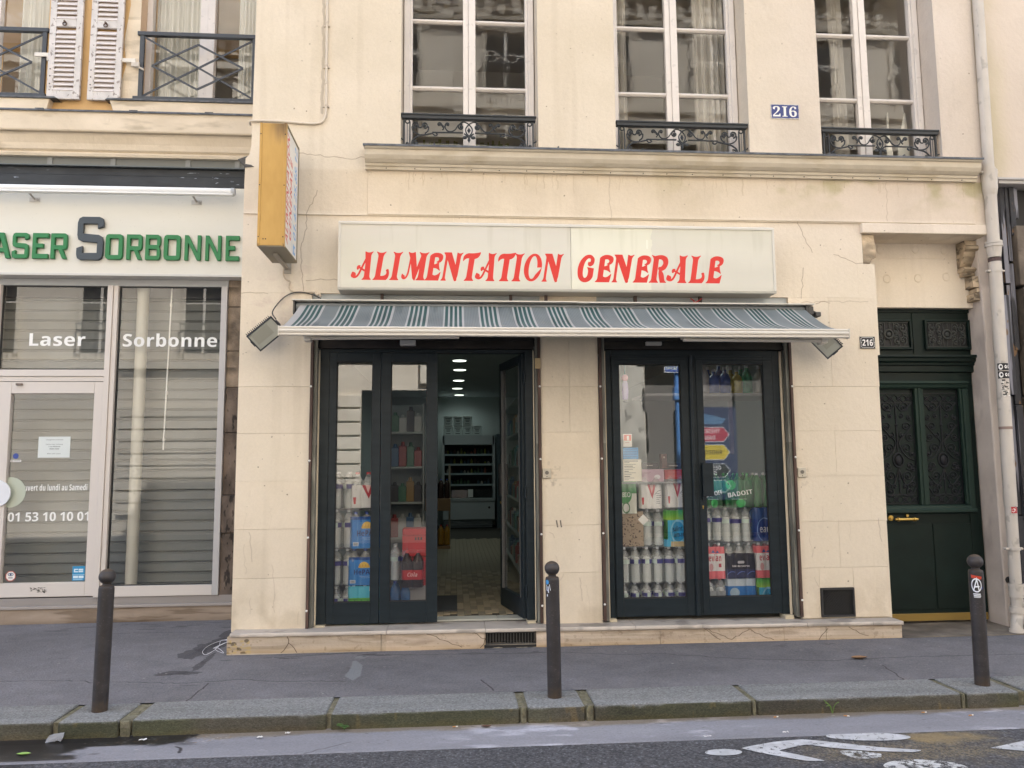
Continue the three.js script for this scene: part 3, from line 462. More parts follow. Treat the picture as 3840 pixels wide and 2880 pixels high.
// stone step along the shop front: treads over risers, both piece by piece
{
  const stG = cv(2048, 128, (u, v, px, py) => {
    const x = -2.3 + u * 7, y = 0.25 - v * 0.25, band = fbm(x * 1.3, y * 70, 3) - 0.5, a = fbm(x * 2.2, y * 8, 4) - 0.5, pit = sstep(0.7, 0.78, fbm(x * 26, y * 34, 3));
    const lo = 1 - sstep(0.0, 0.08, y), seg = hash(Math.floor((x + 5) * 1.15), 7) - 0.5;
    let r = 196 + band * 26 + a * 28 + seg * 14, g = 179 + band * 28 + a * 30 + seg * 12 - lo * 6, b = 160 + band * 28 + a * 32 + seg * 12 - lo * 16;
    r -= pit * 18; g -= pit * 18; b -= pit * 18;
    const soot = sstep(0.5, 0.75, fbm(x * 3 + 9, y * 20, 4)) * 24; return [r - soot, g - soot, b - soot];
  });
  const P = (x, y) => [(x + 2.3) * 2048 / 7, (0.25 - y) * 512];
  for (const c of [[[-1.6, 0.16], [-1.58, 0.09], [-1.65, 0]], [[-1.58, 0.09], [-1.5, 0]], [[-0.26, 0.15], [0.08, 0.02]], [[0.18, 0.16], [0.31, 0.09], [0.26, 0.01]], [[2.47, 0.17], [2.66, 0.04]], [[2.5, 0.16], [2.78, 0.04], [2.97, 0.14], [3.02, 0.1], [3.21, 0.03]], [[3.78, 0.13], [3.68, 0.02]], [[4.0, 0.14], [4.2, 0.05]]]) line(stG, P, c, 2, 'rgba(70,56,44,0.8)');
  for (let i = 0; i < 30; i++) { const q = P(rr(-2.15, -1.95), rr(0.0, 0.12)); blob(stG, q[0], q[1], rr(2, 9), rr(3, 9), `rgba(${rnd() < 0.5 ? '70,58,44' : '196,170,110'},0.55)`, 9); }
  const mStep = M('#ffffff', 0.85, { map: tx(stG, true, [-2.3, 0, 7, 0.25]), bumpMap: WALLBUMP, bumpScale: 0.012 });
  const trG = cv(1024, 128, (u, v) => { const x = u * 7, a = fbm(x * 3, v * 3, 4) - 0.5, s = sstep(0.55, 0.75, fbm(x * 5, v * 3 + 8, 4)); const k = 172 + a * 40 - s * 34 + sstep(0.9, 0.92, v) * 34; return [k, k * 0.95, k * 0.9]; });
  const mTread = M('#ffffff', 0.75, { map: tx(trG, true, [-2.3, -0.1, 7, 0.5]), bumpMap: WALLBUMP, bumpScale: 0.006 });
  const step = thing('stone_step', 'long cracked stone step along the foot of the shop front', 'step');
  step.rotation.z = -0.0052;
  const rough = (g, k) => { const p = g.attributes.position; for (let i = 0; i < p.count; i++) { p.setZ(i, p.getZ(i) + (fbm(p.getX(i) * 14, p.getY(i) * 30, 2) - 0.5) * k); p.setY(i, p.getY(i) + (fbm(p.getX(i) * 11 + 5, p.getZ(i) * 20, 2) - 0.5) * k * 0.6); } return g; };
  const stone = (x0, x1, y0, y1, z0, z1, r, k) => { const w = x1 - x0, g = new THREE.BoxGeometry(w, y1 - y0, z1 - z0, Math.max(2, Math.round(w / 0.03)), 2, 4); g.translate((x0 + x1) / 2, (y0 + y1) / 2, (z0 + z1) / 2); const p = g.attributes.position; for (let i = 0; i < p.count; i++) if (Math.abs(p.getZ(i) - z1) < 1e-4 && (Math.abs(p.getY(i) - y1) < 1e-4 || Math.abs(p.getY(i) - y0) < 1e-4)) p.setZ(i, z1 - r * (0.5 + 0.9 * fbm(p.getX(i) * 17, 3, 3))); rough(g, k); g.computeVertexNormals(); return muv(g); };
  const nosing = (g) => { const n = g.attributes.normal, u = g.attributes.uv; for (let i = 0; i < u.count; i++) if (n.getZ(i) > 0.6) u.setY(i, -0.09 + 0.02 * ((u.getY(i) - 0.158) / 0.034)); return g; };
  const tr = [-2.13, -0.65, 0.31, 0.92, 1.8, 2.48, 3.56, 4.25, 4.57];
  for (let i = 0; i < tr.length - 1; i++) part(step, 'tread', nosing(stone(tr[i] + 0.002, tr[i + 1] - 0.002, 0.158, 0.192 + rr(-0.002, 0.002), -0.35, 0.03, 0.007, 0.006)), mTread);
  const ri = [-2.16, -0.7, 0.3, 0.315, 0.81, 2.05, 3.32, 3.76, 4.56];
  for (let i = 0; i < ri.length - 1; i++) if (i !== 2 && i !== 3) part(step, 'riser', stone(ri[i] + 0.002, ri[i + 1] - 0.002, -0.05, 0.156, -0.3, 0.008, 0.003, 0.007), mStep);
  part(step, 'chipped_stone', stone(0.22, 0.312, -0.05, 0.154, -0.3, -0.02, 0.004, 0.01), mStep);
  part(step, 'grille_hollow', [box(0.3, 0.83, -0.05, 0.03, -0.3, 0.0), box(0.3, 0.83, 0.03, 0.157, -0.3, -0.18)], mDark);
  const gr = part(step, 'vent_grille', [box(0.315, 0.81, 0.14, 0.156, -0.03, -0.015), box(0.315, 0.81, 0.03, 0.045, -0.03, -0.015)], M([0.06, 0.058, 0.056], 0.7), 'small barred cellar vent in the riser');
  for (let i = 0; i < 17; i++) part(gr, 'bar', box(0.325 + i * 0.029, 0.333 + i * 0.029, 0.045, 0.14, -0.027, -0.018), M([0.11, 0.105, 0.1], 0.6));
  part(step, 'mortar', [stone(0.31, 0.83, -0.03, 0.032, -0.1, 0.0, 0.01, 0.016)], M([0.3, 0.26, 0.2], 0.95));
  // mesh vent low in the wall on the right
  const v = thing('wall_vent', 'dark square mesh vent low in the wall beside the green door', 'vent', [3.985, 0.335, -0.165]);
  part(v, 'frame', [box(-0.18, 0.18, 0.128, 0.146, -0.03, 0.012), box(-0.18, 0.18, -0.146, -0.128, -0.03, 0.012), box(-0.18, -0.162, -0.128, 0.128, -0.03, 0.012), box(0.162, 0.18, -0.128, 0.128, -0.03, 0.012)], M([0.035, 0.033, 0.033], 0.7));
  part(v, 'hollow', [box(-0.162, 0.162, -0.128, 0.128, -0.0195, -0.012), box(0.05, 0.075, -0.128, 0.06, -0.0118, -0.009)], mDark);
  const mesh = []; for (let i = -11; i < 22; i++) { const a = i * 0.0295; for (const s of [1, -1]) { const p0 = [a - 0.162, -0.128], p1 = [a - 0.162 + 0.256, 0.128]; let [xa, ya] = p0, [xb, yb] = p1; if (xb < -0.162 || xa > 0.162) continue; if (xa < -0.162) { ya += (-0.162 - xa); xa = -0.162; } if (xb > 0.162) { yb -= (xb - 0.162); xb = 0.162; } if (xb - xa < 0.01) continue; mesh.push(barG([xa * s, ya, -0.004 - (s > 0 ? 0 : 0.003)], [xb * s, yb, 0], 0.0035, 0.002)); } }
  part(v, 'wire_mesh', mesh, M([0.022, 0.021, 0.02], 0.8)).userData.kind = 'stuff';
}
// ------------------------------------------------------------------ light-box sign over the shop
// hand-drawn swash capitals: every glyph in a box 100 high, drawn with thick stems, flared feet and curled ends
function swash(g, str, x0, x1, y0, y1, slant = 0.16) {
  const W = { A: 80, L: 70, I: 42, M: 100, E: 64, N: 86, T: 66, O: 80, G: 74, R: 78 };
  const total = [...str].reduce((s, c) => s + W[c], 0), sx = (x1 - x0) / total, sy = (y1 - y0) / 100;
  const P = (d) => { const p = new Path2D(d); g.fill(p); g.lineWidth = 3.2; g.stroke(p); }, S = (d, w) => { g.lineWidth = w; g.stroke(new Path2D(d)); };
  const stem = (x, w = 18) => P(`M${x - 9},0 Q${x + w / 2},9 ${x + w + 9},0 Q${x + w + 1},8 ${x + w},18 L${x + w},84 Q${x + w},94 ${x + w + 8},100 L${x - 8},100 Q${x},94 ${x},84 L${x},18 Q${x},8 ${x - 9},0 Z`);
  const thin = (x, w = 7) => P(`M${x - 8},0 Q${x + w / 2},7 ${x + w + 8},0 Q${x + w},8 ${x + w},16 L${x + w},86 Q${x + w},95 ${x + w + 6},100 L${x - 6},100 Q${x},95 ${x},86 L${x},16 Q${x},8 ${x - 8},0 Z`);
  let x = x0; g.save(); g.lineCap = 'round'; g.lineJoin = 'round';
  for (const c of str) {
    g.save(); g.transform(sx, 0, -slant * sy, sy, x + slant * sy * 50, y0);
    if (c === 'I') stem(6);
    if (c === 'L') { stem(8); P('M2,100 L52,100 Q66,88 56,64 Q52,62 48,66 Q56,76 48,84 Q38,90 26,88 L20,84 Z'); }
    if (c === 'A') { P('M32,0 Q46,8 62,0 Q54,8 56,20 L62,86 Q63,95 70,100 L36,100 Q43,95 43,86 L40,40 Z'); S('M43,14 L22,72 Q16,92 4,92 Q-10,90 -6,76', 8); g.beginPath(); g.arc(-2, 84, 10, 0, 7); g.fill(); S('M44,70 L24,60 Q14,54 12,62', 7); S('M10,60 Q8,50 18,52', 6); }
    if (c === 'M') { g.translate(9, 0); S('M20,12 L18,70 Q16,94 4,95 Q-6,93 -4,82', 7); g.beginPath(); g.arc(0, 89, 7, 0, 7); g.fill(); P('M8,0 Q20,7 34,0 L50,60 L64,4 L72,4 L48,101 L40,94 L18,20 Z'); stem(62, 19); }
    if (c === 'E') { P('M8,12 Q22,-2 44,3 Q64,8 58,26 Q52,38 38,34 Q48,30 46,22 Q42,12 26,16 L26,44 Q38,44 46,34 Q46,50 54,64 Q40,54 26,54 L26,80 Q40,92 58,72 L54,100 L0,100 Q8,94 8,84 Z'); }
    if (c === 'N') { thin(8); P('M2,0 L28,0 L62,66 L64,100 Q58,104 54,96 L12,14 Z'); P('M54,0 Q64,7 76,0 Q68,8 68,16 L66,78 Q66,90 58,102 L54,84 Z'); }
    if (c === 'T') { P('M20,18 L40,18 L40,84 Q40,94 48,100 L12,100 Q20,94 20,84 Z'); P('M-4,28 Q-8,4 16,2 Q36,4 62,-2 Q60,18 40,20 L18,18 Q4,16 -4,28 Z'); }
    if (c === 'O') { g.beginPath(); g.ellipse(36, 50, 37, 51, 0, 0, 7); g.ellipse(36, 50, 17, 42, 0, 0, 7, true); g.fill('evenodd'); }
    if (c === 'G') { P('M58,16 Q44,-6 22,6 Q0,22 0,56 Q2,98 32,101 Q54,100 60,80 L60,52 L36,48 Q42,54 42,66 Q42,86 30,88 Q18,86 18,54 Q20,18 36,12 Q50,12 46,26 Q42,32 38,28 Q34,40 46,42 Q62,38 58,16 Z'); }
    if (c === 'R') { stem(8); P('M12,4 Q40,-6 58,8 Q72,26 58,48 Q46,60 34,54 Q28,50 32,44 Q44,46 48,30 Q48,12 26,12 Z'); P('M34,54 Q52,60 56,84 Q58,96 66,100 L44,100 Q38,84 34,66 Z'); }
    g.restore(); x += W[c] * sx;
  }
  g.restore();
}
{
  const o = thing('shop_sign', 'long white light-box sign with red swash lettering above the awning', 'shop sign');
  part(o, 'case', [box(-1.16, 3.37, 3.545, 4.26, -0.16, 0.05, 0.006)], M([0.5, 0.47, 0.42], 0.5));
  const fr = M([0.66, 0.63, 0.57], 0.4, { metalness: 0.1 });
  part(o, 'frame', [profX([[0.05, 4.222], [0.09, 4.222], [0.09, 4.24], [0.05, 4.262]], -1.16, 3.37), profX([[0.05, 3.545], [0.08, 3.545], [0.09, 3.566], [0.05, 3.566]], -1.16, 3.37), box(-1.16, -1.135, 3.566, 4.222, 0.05, 0.09, 0.004), box(3.345, 3.37, 3.566, 4.222, 0.05, 0.09, 0.004)], fr);
  const face = (x0, x1, str, a, b) => {
    const w = 2048, h = Math.round(w * 0.656 / (x1 - x0)), g = cv(w, h, (u, v) => { const x = x0 + u * (x1 - x0), k = (fbm(x * 1.4, v * 3, 3) - 0.5) * 10, pale = x > 1.205 && x < 2.04 + (v < 0.45 ? 0.03 * noise(v * 30, 2) : 0) ? 6 : 0, dust = sstep(0.9, 1, v) * 8; const y = (fbm(x * 0.8 + 4, v * 1.5, 3) - 0.5) * 10, run = sstep(0.6, 0.8, fbm(x * 16, v * 0.8, 3)) * 7 * (1 - v * 0.5); return [213 + k + pale * 2 - dust - run, 209 + k + pale * 2.2 - dust - run + y * 0.2, 196 + k + pale * 1.4 - dust - run * 1.2 - y * 0.5]; });
    const X = (m) => (m - x0) / (x1 - x0) * w, Y = (m) => (4.222 - m) / 0.656 * h;
    g.fillStyle = g.strokeStyle = 'rgba(255,196,186,0.5)'; g.save(); g.translate(1.5, 1.5); swash(g, str, X(a), X(b), Y(3.935), Y(3.65)); g.restore();
    g.fillStyle = g.strokeStyle = '#d6231c'; swash(g, str, X(a), X(b), Y(3.935), Y(3.65));
    if (x0 > 1) { g.fillStyle = 'rgba(214,210,196,0.9)'; g.fillRect(X(2.035), 0, 2, h); g.fillStyle = 'rgba(255,252,240,0.5)'; g.fillRect(X(2.0), Y(4.1), 12, 90); }
    part(o, 'sign_panel', [box(x0, x1, 3.566, 4.222, 0.055, 0.08)], M('#ffffff', 0.3, { map: tx(g, true, [x0, 3.566, x1 - x0, 0.656]) }));
  };
  face(-1.135, 1.203, 'ALIMENTATION', -0.985, 1.13); face(1.207, 3.345, 'GENERALE', 1.28, 2.81);
  part(o, 'bracket', [-0.75, 0.58, 0.95, 1.9, 2.6].map((x) => box(x, x + 0.03, 3.4, 3.545, -0.14, -0.1)), M([0.1, 0.07, 0.06], 0.7));
}
// ------------------------------------------------------------------ the striped awning
{
  const o = thing('awning', 'striped grey awning with green and white bands half rolled out over the shop', 'awning');
  const stG = cv(2048, 64, (u, v) => {
    const x = u * 5.4, p = ((x - 0.05) % 0.3465) / 0.3465, pin = 0.5 + 0.5 * Math.sin(x / 0.0155 * 6.283), w = (hash(Math.floor(u * 2048), Math.floor(v * 64)) - 0.5) * 6, dirt = sstep(0.82, 1, v) * 22 + (fbm(x * 3, v * 2, 3) - 0.5) * 26 + sstep(0.62, 0.8, fbm(x * 14, v * 1.2, 3)) * 14;
    let c = [97 + pin * 20, 104 + pin * 20, 105 + pin * 19];
    if (p < 0.585) { const k = (p % 0.13) > 0.052 && p < 0.54; c = k ? [24, 68, 66] : [166, 164, 162]; }
    return [c[0] + w - dirt, c[1] + w - dirt, c[2] + w - dirt];
  });
  const mFab = M('#ffffff', 0.85, { transmission: 0.12, thickness: 0, map: tx(stG, true, [0, 0, 1, 1]) });
  const NX = 110, NY = 18, g = new THREE.PlaneGeometry(1, 1, NX, NY), p = g.attributes.position, uv = g.attributes.uv;
  for (let i = 0; i < p.count; i++) {
    const u = p.getX(i) + 0.5, s = 0.5 - p.getY(i), xa = -1.535 + u * 5.225, xb = -1.56 + u * 5.3, sag = 0.05 * Math.sin(Math.PI * s) * (0.45 + 0.55 * u);
    p.setXYZ(i, xa + (xb - xa) * s, 3.395 + (3.045 - 3.395) * s - sag + 0.02 * s * (1 - s) * (Math.sin(u * 52 + s * 5) + 0.8 * Math.sin(u * 23 - s * 7)) , 0.02 + 0.70 * s); uv.setXY(i, u * 5.225 / 5.4, 1 - s);
  }
  g.computeVertexNormals(); part(o, 'fabric', g, mFab);
  const barP = [[0.70, 3.048], [0.745, 3.05], [0.752, 3.043], [0.752, 3.033], [0.744, 3.029], [0.756, 3.022], [0.76, 3.008], [0.756, 2.994], [0.747, 2.99], [0.752, 2.984], [0.752, 2.97], [0.742, 2.963], [0.70, 2.965]];
  const mBar = M([0.66, 0.62, 0.56], 0.4, { metalness: 0.15 });
  part(o, 'front_bar', [profX(barP, -1.575, 3.77)], mBar);
  part(o, 'bar_end_cap', [box(-1.582, -1.575, 2.96, 3.052, 0.695, 0.762)], mBar); part(o, 'bar_end_cap', [box(3.77, 3.777, 2.96, 3.052, 0.695, 0.762)], mBar);
  part(o, 'roller', [cylX(0.045, -1.58, 3.74, 3.385, -0.03, 18)], M([0.3, 0.32, 0.34], 0.6));
  part(o, 'cover_plate', [box(-1.61, 1.27, 3.436, 3.447, -0.16, 0.07), box(1.272, 3.78, 3.431, 3.442, -0.16, 0.075).rotateZ(-0.0)], mBar);
  part(o, 'end_bracket', [box(-1.6, -1.585, 3.3, 3.437, -0.16, 0.05)], M([0.07, 0.065, 0.06], 0.6)); part(o, 'end_bracket', [box(3.7, 3.72, 3.3, 3.43, -0.16, 0.05), box(3.72, 3.78, 3.33, 3.42, -0.1, 0.05, 0.01), rodG([3.72, 3.4, 0.02], [3.86, 3.33, 0.02], 0.012), box(3.8, 3.86, 3.31, 3.36, -0.05, 0.05, 0.01)], M([0.07, 0.065, 0.06], 0.6));
  // folded arms lying under the bar
  for (const s of [0, 1]) {
    const a = s ? [3.6, 2.965, 0.58] : [-1.35, 2.968, 0.58], b = s ? [2.18, 2.955, 0.66] : [0.05, 2.97, 0.68];
    const q = part(o, 'folding_arm', [rodG(a, b, 0.02, 8), rodG([a[0], a[1] + 0.03, a[2] - 0.06], [b[0], b[1] + 0.03, b[2] - 0.08], 0.018, 8)], mBar);
    part(q, 'elbow_joint', [box(a[0] - 0.03, a[0] + 0.03, a[1] - 0.032, a[1] + 0.035, a[2] - 0.08, a[2] + 0.03, 0.008)], M([0.72, 0.68, 0.62], 0.4));
  }
}
// ------------------------------------------------------------------ yellow blade sign at the corner
{
  const o = thing('blade_sign', 'yellow box sign standing out from the left corner of the cream house', 'sign');
  const yG = cv(256, 1024, (u, v) => { const k = (fbm(u * 4, v * 9, 4) - 0.5) * 16, d = (1 - sstep(0.02, 0.2, v + (fbm(u * 12, v * 3, 3) - 0.5) * 0.12)) * sstep(0.2, 0.9, u) * 70 + sstep(0.965, 1, v) * (fbm(u * 9, v * 30, 3) > 0.4 ? 80 : 20) * sstep(0.35, 0.5, Math.abs(u - 0.5)); return [193 + k - d, 152 + k - d * 0.8, 80 + k - d * 0.3]; });
  const mY = M('#ffffff', 0.5, { map: tx(yG, true, [-1.83, 3.83, 0.25, 1.2]) }), mB = M([0.2, 0.16, 0.09], 0.6);
  part(o, 'case', [box(-1.81, -1.6, 3.835, 5.03, 0.02, 0.585)], mB);
  part(o, 'front_plate', [box(-1.805, -1.605, 3.84, 5.028, 0.585, 0.598)], mY);
  part(o, 'edge_trim', [box(-1.83, -1.806, 3.83, 5.033, 0.56, 0.603, 0.003), box(-1.604, -1.58, 3.83, 5.033, 0.56, 0.603, 0.003)], mY);
  part(o, 'bottom_plate', [box(-1.825, -1.585, 3.828, 3.834, 0.0, 0.6)], M([0.3, 0.26, 0.19], 0.6));
  const tG = cv(512, 1024, (u, v) => { const k = (fbm(u * 5, v * 5, 3) - 0.5) * 12; return [226 + k, 222 + k, 214 + k]; });
  tG.save(); tG.translate(0, 1024); tG.rotate(-Math.PI / 2);       // text runs upwards
  tG.fillStyle = '#c8463c'; tG.font = 'italic bold 130px sans-serif'; tG.save(); tG.translate(40, 128); tG.scale(940 / tG.measureText('ALIMENTATION').width, 1); tG.fillText('ALIMENTATION', 0, 0); tG.restore();
  tG.save(); tG.translate(90, 262); tG.scale(720 / tG.measureText('GENERALE').width, 1); tG.fillText('GENERALE', 0, 0); tG.restore();
  tG.fillStyle = '#6ba3d6'; tG.fillRect(40, 300, 720, 5); tG.font = 'italic bold 150px sans-serif'; tG.save(); tG.translate(150, 462); tG.scale(830 / tG.measureText('01.43.25.88.12').width, 1); tG.fillText('01.43.25.88.12', 0, 0); tG.restore();
  tG.fillRect(30, 380, 80, 70); tG.fillStyle = '#e2ded6'; tG.beginPath(); tG.arc(70, 420, 22, 0, 7); tG.fill(); tG.fillStyle = '#6ba3d6'; tG.fillRect(24, 356, 92, 22);
  tG.restore();
  const side = new THREE.BoxGeometry(0.012, 1.17, 0.55), su = side.attributes.uv, sn = side.attributes.normal, sp = side.attributes.position;
  for (let i = 0; i < su.count; i++) su.setXY(i, sn.getX(i) < 0 ? 0.5 + sp.getZ(i) / 0.55 : 0.5 - sp.getZ(i) / 0.55, 0.5 + sp.getY(i) / 1.17);
  const mS = M('#ffffff', 0.4, { map: tx(tG) });
  part(o, 'side_panel', side.clone().translate(-1.592, 4.43, 0.29), mS, 'white panel with slanted red and blue lettering'); part(o, 'side_panel', side.translate(-1.818, 4.43, 0.29), mS);
  part(o, 'side_trim', [box(-1.6, -1.58, 5.013, 5.033, 0.0, 0.56), box(-1.6, -1.58, 3.83, 3.846, 0.0, 0.56), box(-1.6, -1.58, 3.846, 5.013, -0.0, 0.016)], mB);
  for (const [x, y] of [[-1.818, 4.92], [-1.592, 4.92], [-1.818, 4.42], [-1.592, 4.42], [-1.818, 3.92], [-1.592, 3.92]]) part(o, 'screw', cylZ(0.006, 0.598, 0.606, x, y, 8), mDark);
  for (const x of [-1.775, -1.752]) part(o, 'screw', cylZ(0.006, 0.598, 0.601, x, 3.9, 8), mDark);
  part(o, 'support_arm', [box(-1.73, -1.69, 3.8, 3.827, -0.17, 0.38, 0.004), box(-1.75, -1.67, 3.76, 3.9, -0.166, -0.15)], M([0.42, 0.37, 0.3], 0.7));
  part(o, 'support_arm', [box(-1.73, -1.69, 5.034, 5.05, -0.17, 0.3, 0.004)], mB);
}
// ------------------------------------------------------------------ floodlights, wires, conduit, number plates
function flood(label, x, y, z, roll, pitch) {
  const o = thing('floodlight', label, 'floodlight', [x, y, z]); o.rotation.set(pitch, 0, roll, 'ZXY');
  const mH = M([0.05, 0.055, 0.065], 0.5);
  part(o, 'housing', [box(-0.155, 0.155, -0.1, 0.1, -0.035, 0.0, 0.006), box(-0.155, 0.155, 0.088, 0.1, 0, 0.014), box(-0.155, 0.155, -0.1, -0.088, 0, 0.014), box(-0.155, -0.143, -0.088, 0.088, 0, 0.014), box(0.143, 0.155, -0.088, 0.088, 0, 0.014)], mH);
  for (let i = 0; i < 15; i++) part(o, 'cooling_fin', box(-0.145 + i * 0.0195, -0.139 + i * 0.0195, 0.1, 0.118, -0.03, 0.004), mH);
  part(o, 'lens', [box(-0.142, 0.142, -0.087, 0.087, 0.0, 0.006)], M([0.46, 0.47, 0.42], 0.25));
  part(o, 'reflector_field', [box(-0.12, 0.07, -0.04, 0.07, 0.006, 0.008)], M([0.36, 0.36, 0.31], 0.4));
  part(o, 'bracket', [box(-0.165, -0.157, -0.03, 0.03, -0.12, 0.0), box(0.157, 0.165, -0.03, 0.03, -0.12, 0.0), box(-0.165, 0.165, -0.02, 0.02, -0.126, -0.12)], mH);
  return o;
}
flood('grey floodlight tilted at the left end of the striped awning', -1.85, 3.09, 0.09, 0.72, 0.45);
flood('grey floodlight half hidden behind the right end of the awning bar', 3.86, 3.03, 0.09, -0.8, 0.45);
solo('black_cable', 'thin black cable looping from the left floodlight up to the awning', 'cable', [tube([[-1.77, 3.25, 0.03], [-1.83, 3.34, -0.08], [-1.79, 3.44, -0.13], [-1.7, 3.53, -0.14], [-1.58, 3.565, -0.145], [-1.45, 3.54, -0.145], [-1.36, 3.5, -0.14]], 0.0065, 50)], M([0.06, 0.055, 0.05], 0.6));
solo('pale_cable', 'cream painted cable hanging from the yellow blade sign to the awning', 'cable', [tube([[-1.73, 3.82, -0.1], [-1.74, 3.74, -0.12], [-1.71, 3.69, -0.14], [-1.68, 3.68, -0.15], [-1.69, 3.62, -0.155], [-1.66, 3.58, -0.155], [-1.55, 3.57, -0.155], [-1.44, 3.565, -0.155], [-1.37, 3.54, -0.15]], 0.008, 60), tube([[-1.42, 3.57, -0.15], [-1.4, 3.54, -0.14], [-1.38, 3.55, -0.14], [-1.36, 3.52, -0.14]], 0.012, 20)], M([0.6, 0.5, 0.38], 0.8));
{
  const o = thing('conduit_pipe', 'thin cream conduit running down the wall and bending left above the yellow sign', 'conduit');
  part(o, 'pipe', [tube([[-1.35, 8.55, -0.135], [-1.35, 6.8, -0.135], [-1.345, 5.9, -0.135], [-1.342, 5.55, -0.135], [-1.35, 5.45, -0.135], [-1.38, 5.39, -0.135], [-1.45, 5.37, -0.135], [-1.6, 5.372, -0.135], [-1.8, 5.385, -0.135], [-2.05, 5.385, -0.135], [-2.12, 5.38, -0.14], [-2.135, 5.37, -0.2]], 0.0125, 120, 8)], M([0.66, 0.58, 0.48], 0.8));
  part(o, 'coupling', [[-1.35, 6.5], [-1.346, 6.02], [-1.345, 5.82], [-1.342, 5.58]].map(([x, y]) => box(x - 0.014, x + 0.014, y - 0.012, y + 0.012, -0.152, -0.12, 0.003)), M([0.6, 0.52, 0.43], 0.8));
  for (const [x, y] of [[-1.349, 6.46], [-1.346, 5.995], [-1.342, 5.56], [-1.6, 5.372]]) part(o, 'clip', [box(x - 0.032, x + 0.032, y - 0.007, y + 0.007, -0.152, -0.13, 0.002), cylZ(0.008, -0.15, -0.12, x + 0.024, y, 8)], M([0.6, 0.52, 0.43], 0.8));
}
{
  const g = cv(512, 272, '#c9c4bc'); g.fillStyle = '#34407a'; g.beginPath();
  for (let i = 0; i < 80; i++) { const t = i / 80 * 4, s = Math.floor(t), f = t - s, j = () => rr(-4, 4); g.lineTo(...[[12 + f * 488 + j(), 12 + j()], [500 + j(), 12 + f * 248 + j()], [500 - f * 488 + j(), 260 + j()], [12 + j(), 260 - f * 248 + j()]][s]); }
  g.fill(); g.fillStyle = '#e9e6e0'; g.font = 'bold 268px serif'; g.textAlign = 'center'; g.save(); g.translate(106, 232); g.scale(1.05, 1.0); g.fillText('2', 0, 0); g.restore(); g.fillText('I', 252, 232); g.save(); g.translate(396, 232); g.scale(1.05, 1); g.fillText('6', 0, 0); g.restore();
  const geo = new THREE.BoxGeometry(0.325, 0.168, 0.008);
  solo('house_number', 'blue enamel number with white figures high on the wall between two upper windows', 'house number', geo.translate(3.66, 5.65, -0.147), M('#ffffff', 0.4, { map: tx(g) }));
  const h = cv(512, 392, '#14121c'); h.strokeStyle = '#e4e2de'; h.lineWidth = 12; h.beginPath(); h.moveTo(70, 30); h.lineTo(442, 30); h.arc(470, 30, 30, Math.PI, Math.PI / 2, true); h.lineTo(482, 332); h.arc(482, 362, 30, -Math.PI / 2, Math.PI, true); h.lineTo(70, 362); h.arc(30, 362, 30, 0, -Math.PI / 2, true); h.lineTo(30, 70); h.arc(30, 30, 30, Math.PI / 2, 0, true); h.stroke();
  h.fillStyle = '#efedea'; h.font = 'bold 290px sans-serif'; h.textAlign = 'center'; h.save(); h.translate(256, 302); h.scale(0.78, 1); h.fillText('216', 0, 0); h.restore();
  const o = thing('house_number', 'small black enamel number plate beside the green door', 'house number', [4.462, 3.067, -0.158]);
  part(o, 'plate', new THREE.BoxGeometry(0.168, 0.129, 0.008), M('#ffffff', 0.35, { map: tx(h) }));
  for (const s of [-1, 1]) part(o, 'screw', cylZ(0.006, 0.003, 0.007, s * 0.072, 0, 8), mSteel);
}
function sw(label, x, y) {
  const o = thing('key_switch', label, 'switch', [x, y, -0.165]);
  part(o, 'cover', box(-0.045, 0.045, -0.05, 0.05, 0, 0.02, 0.006), M([0.6, 0.54, 0.44], 0.6)); part(o, 'key_barrel', [cylZ(0.02, 0.02, 0.026, 0, 0.005, 14), box(-0.004, 0.004, -0.01, 0.018, 0.026, 0.029)], M([0.2, 0.18, 0.15], 0.5)); part(o, 'screw', cylZ(0.005, 0.02, 0.023, 0.0, -0.035, 8), mDark);
}
sw('square key switch on the pier between the two shop openings', 0.955, 1.695); sw('square key switch on the wall right of the closed shop window', 3.66, 1.68);

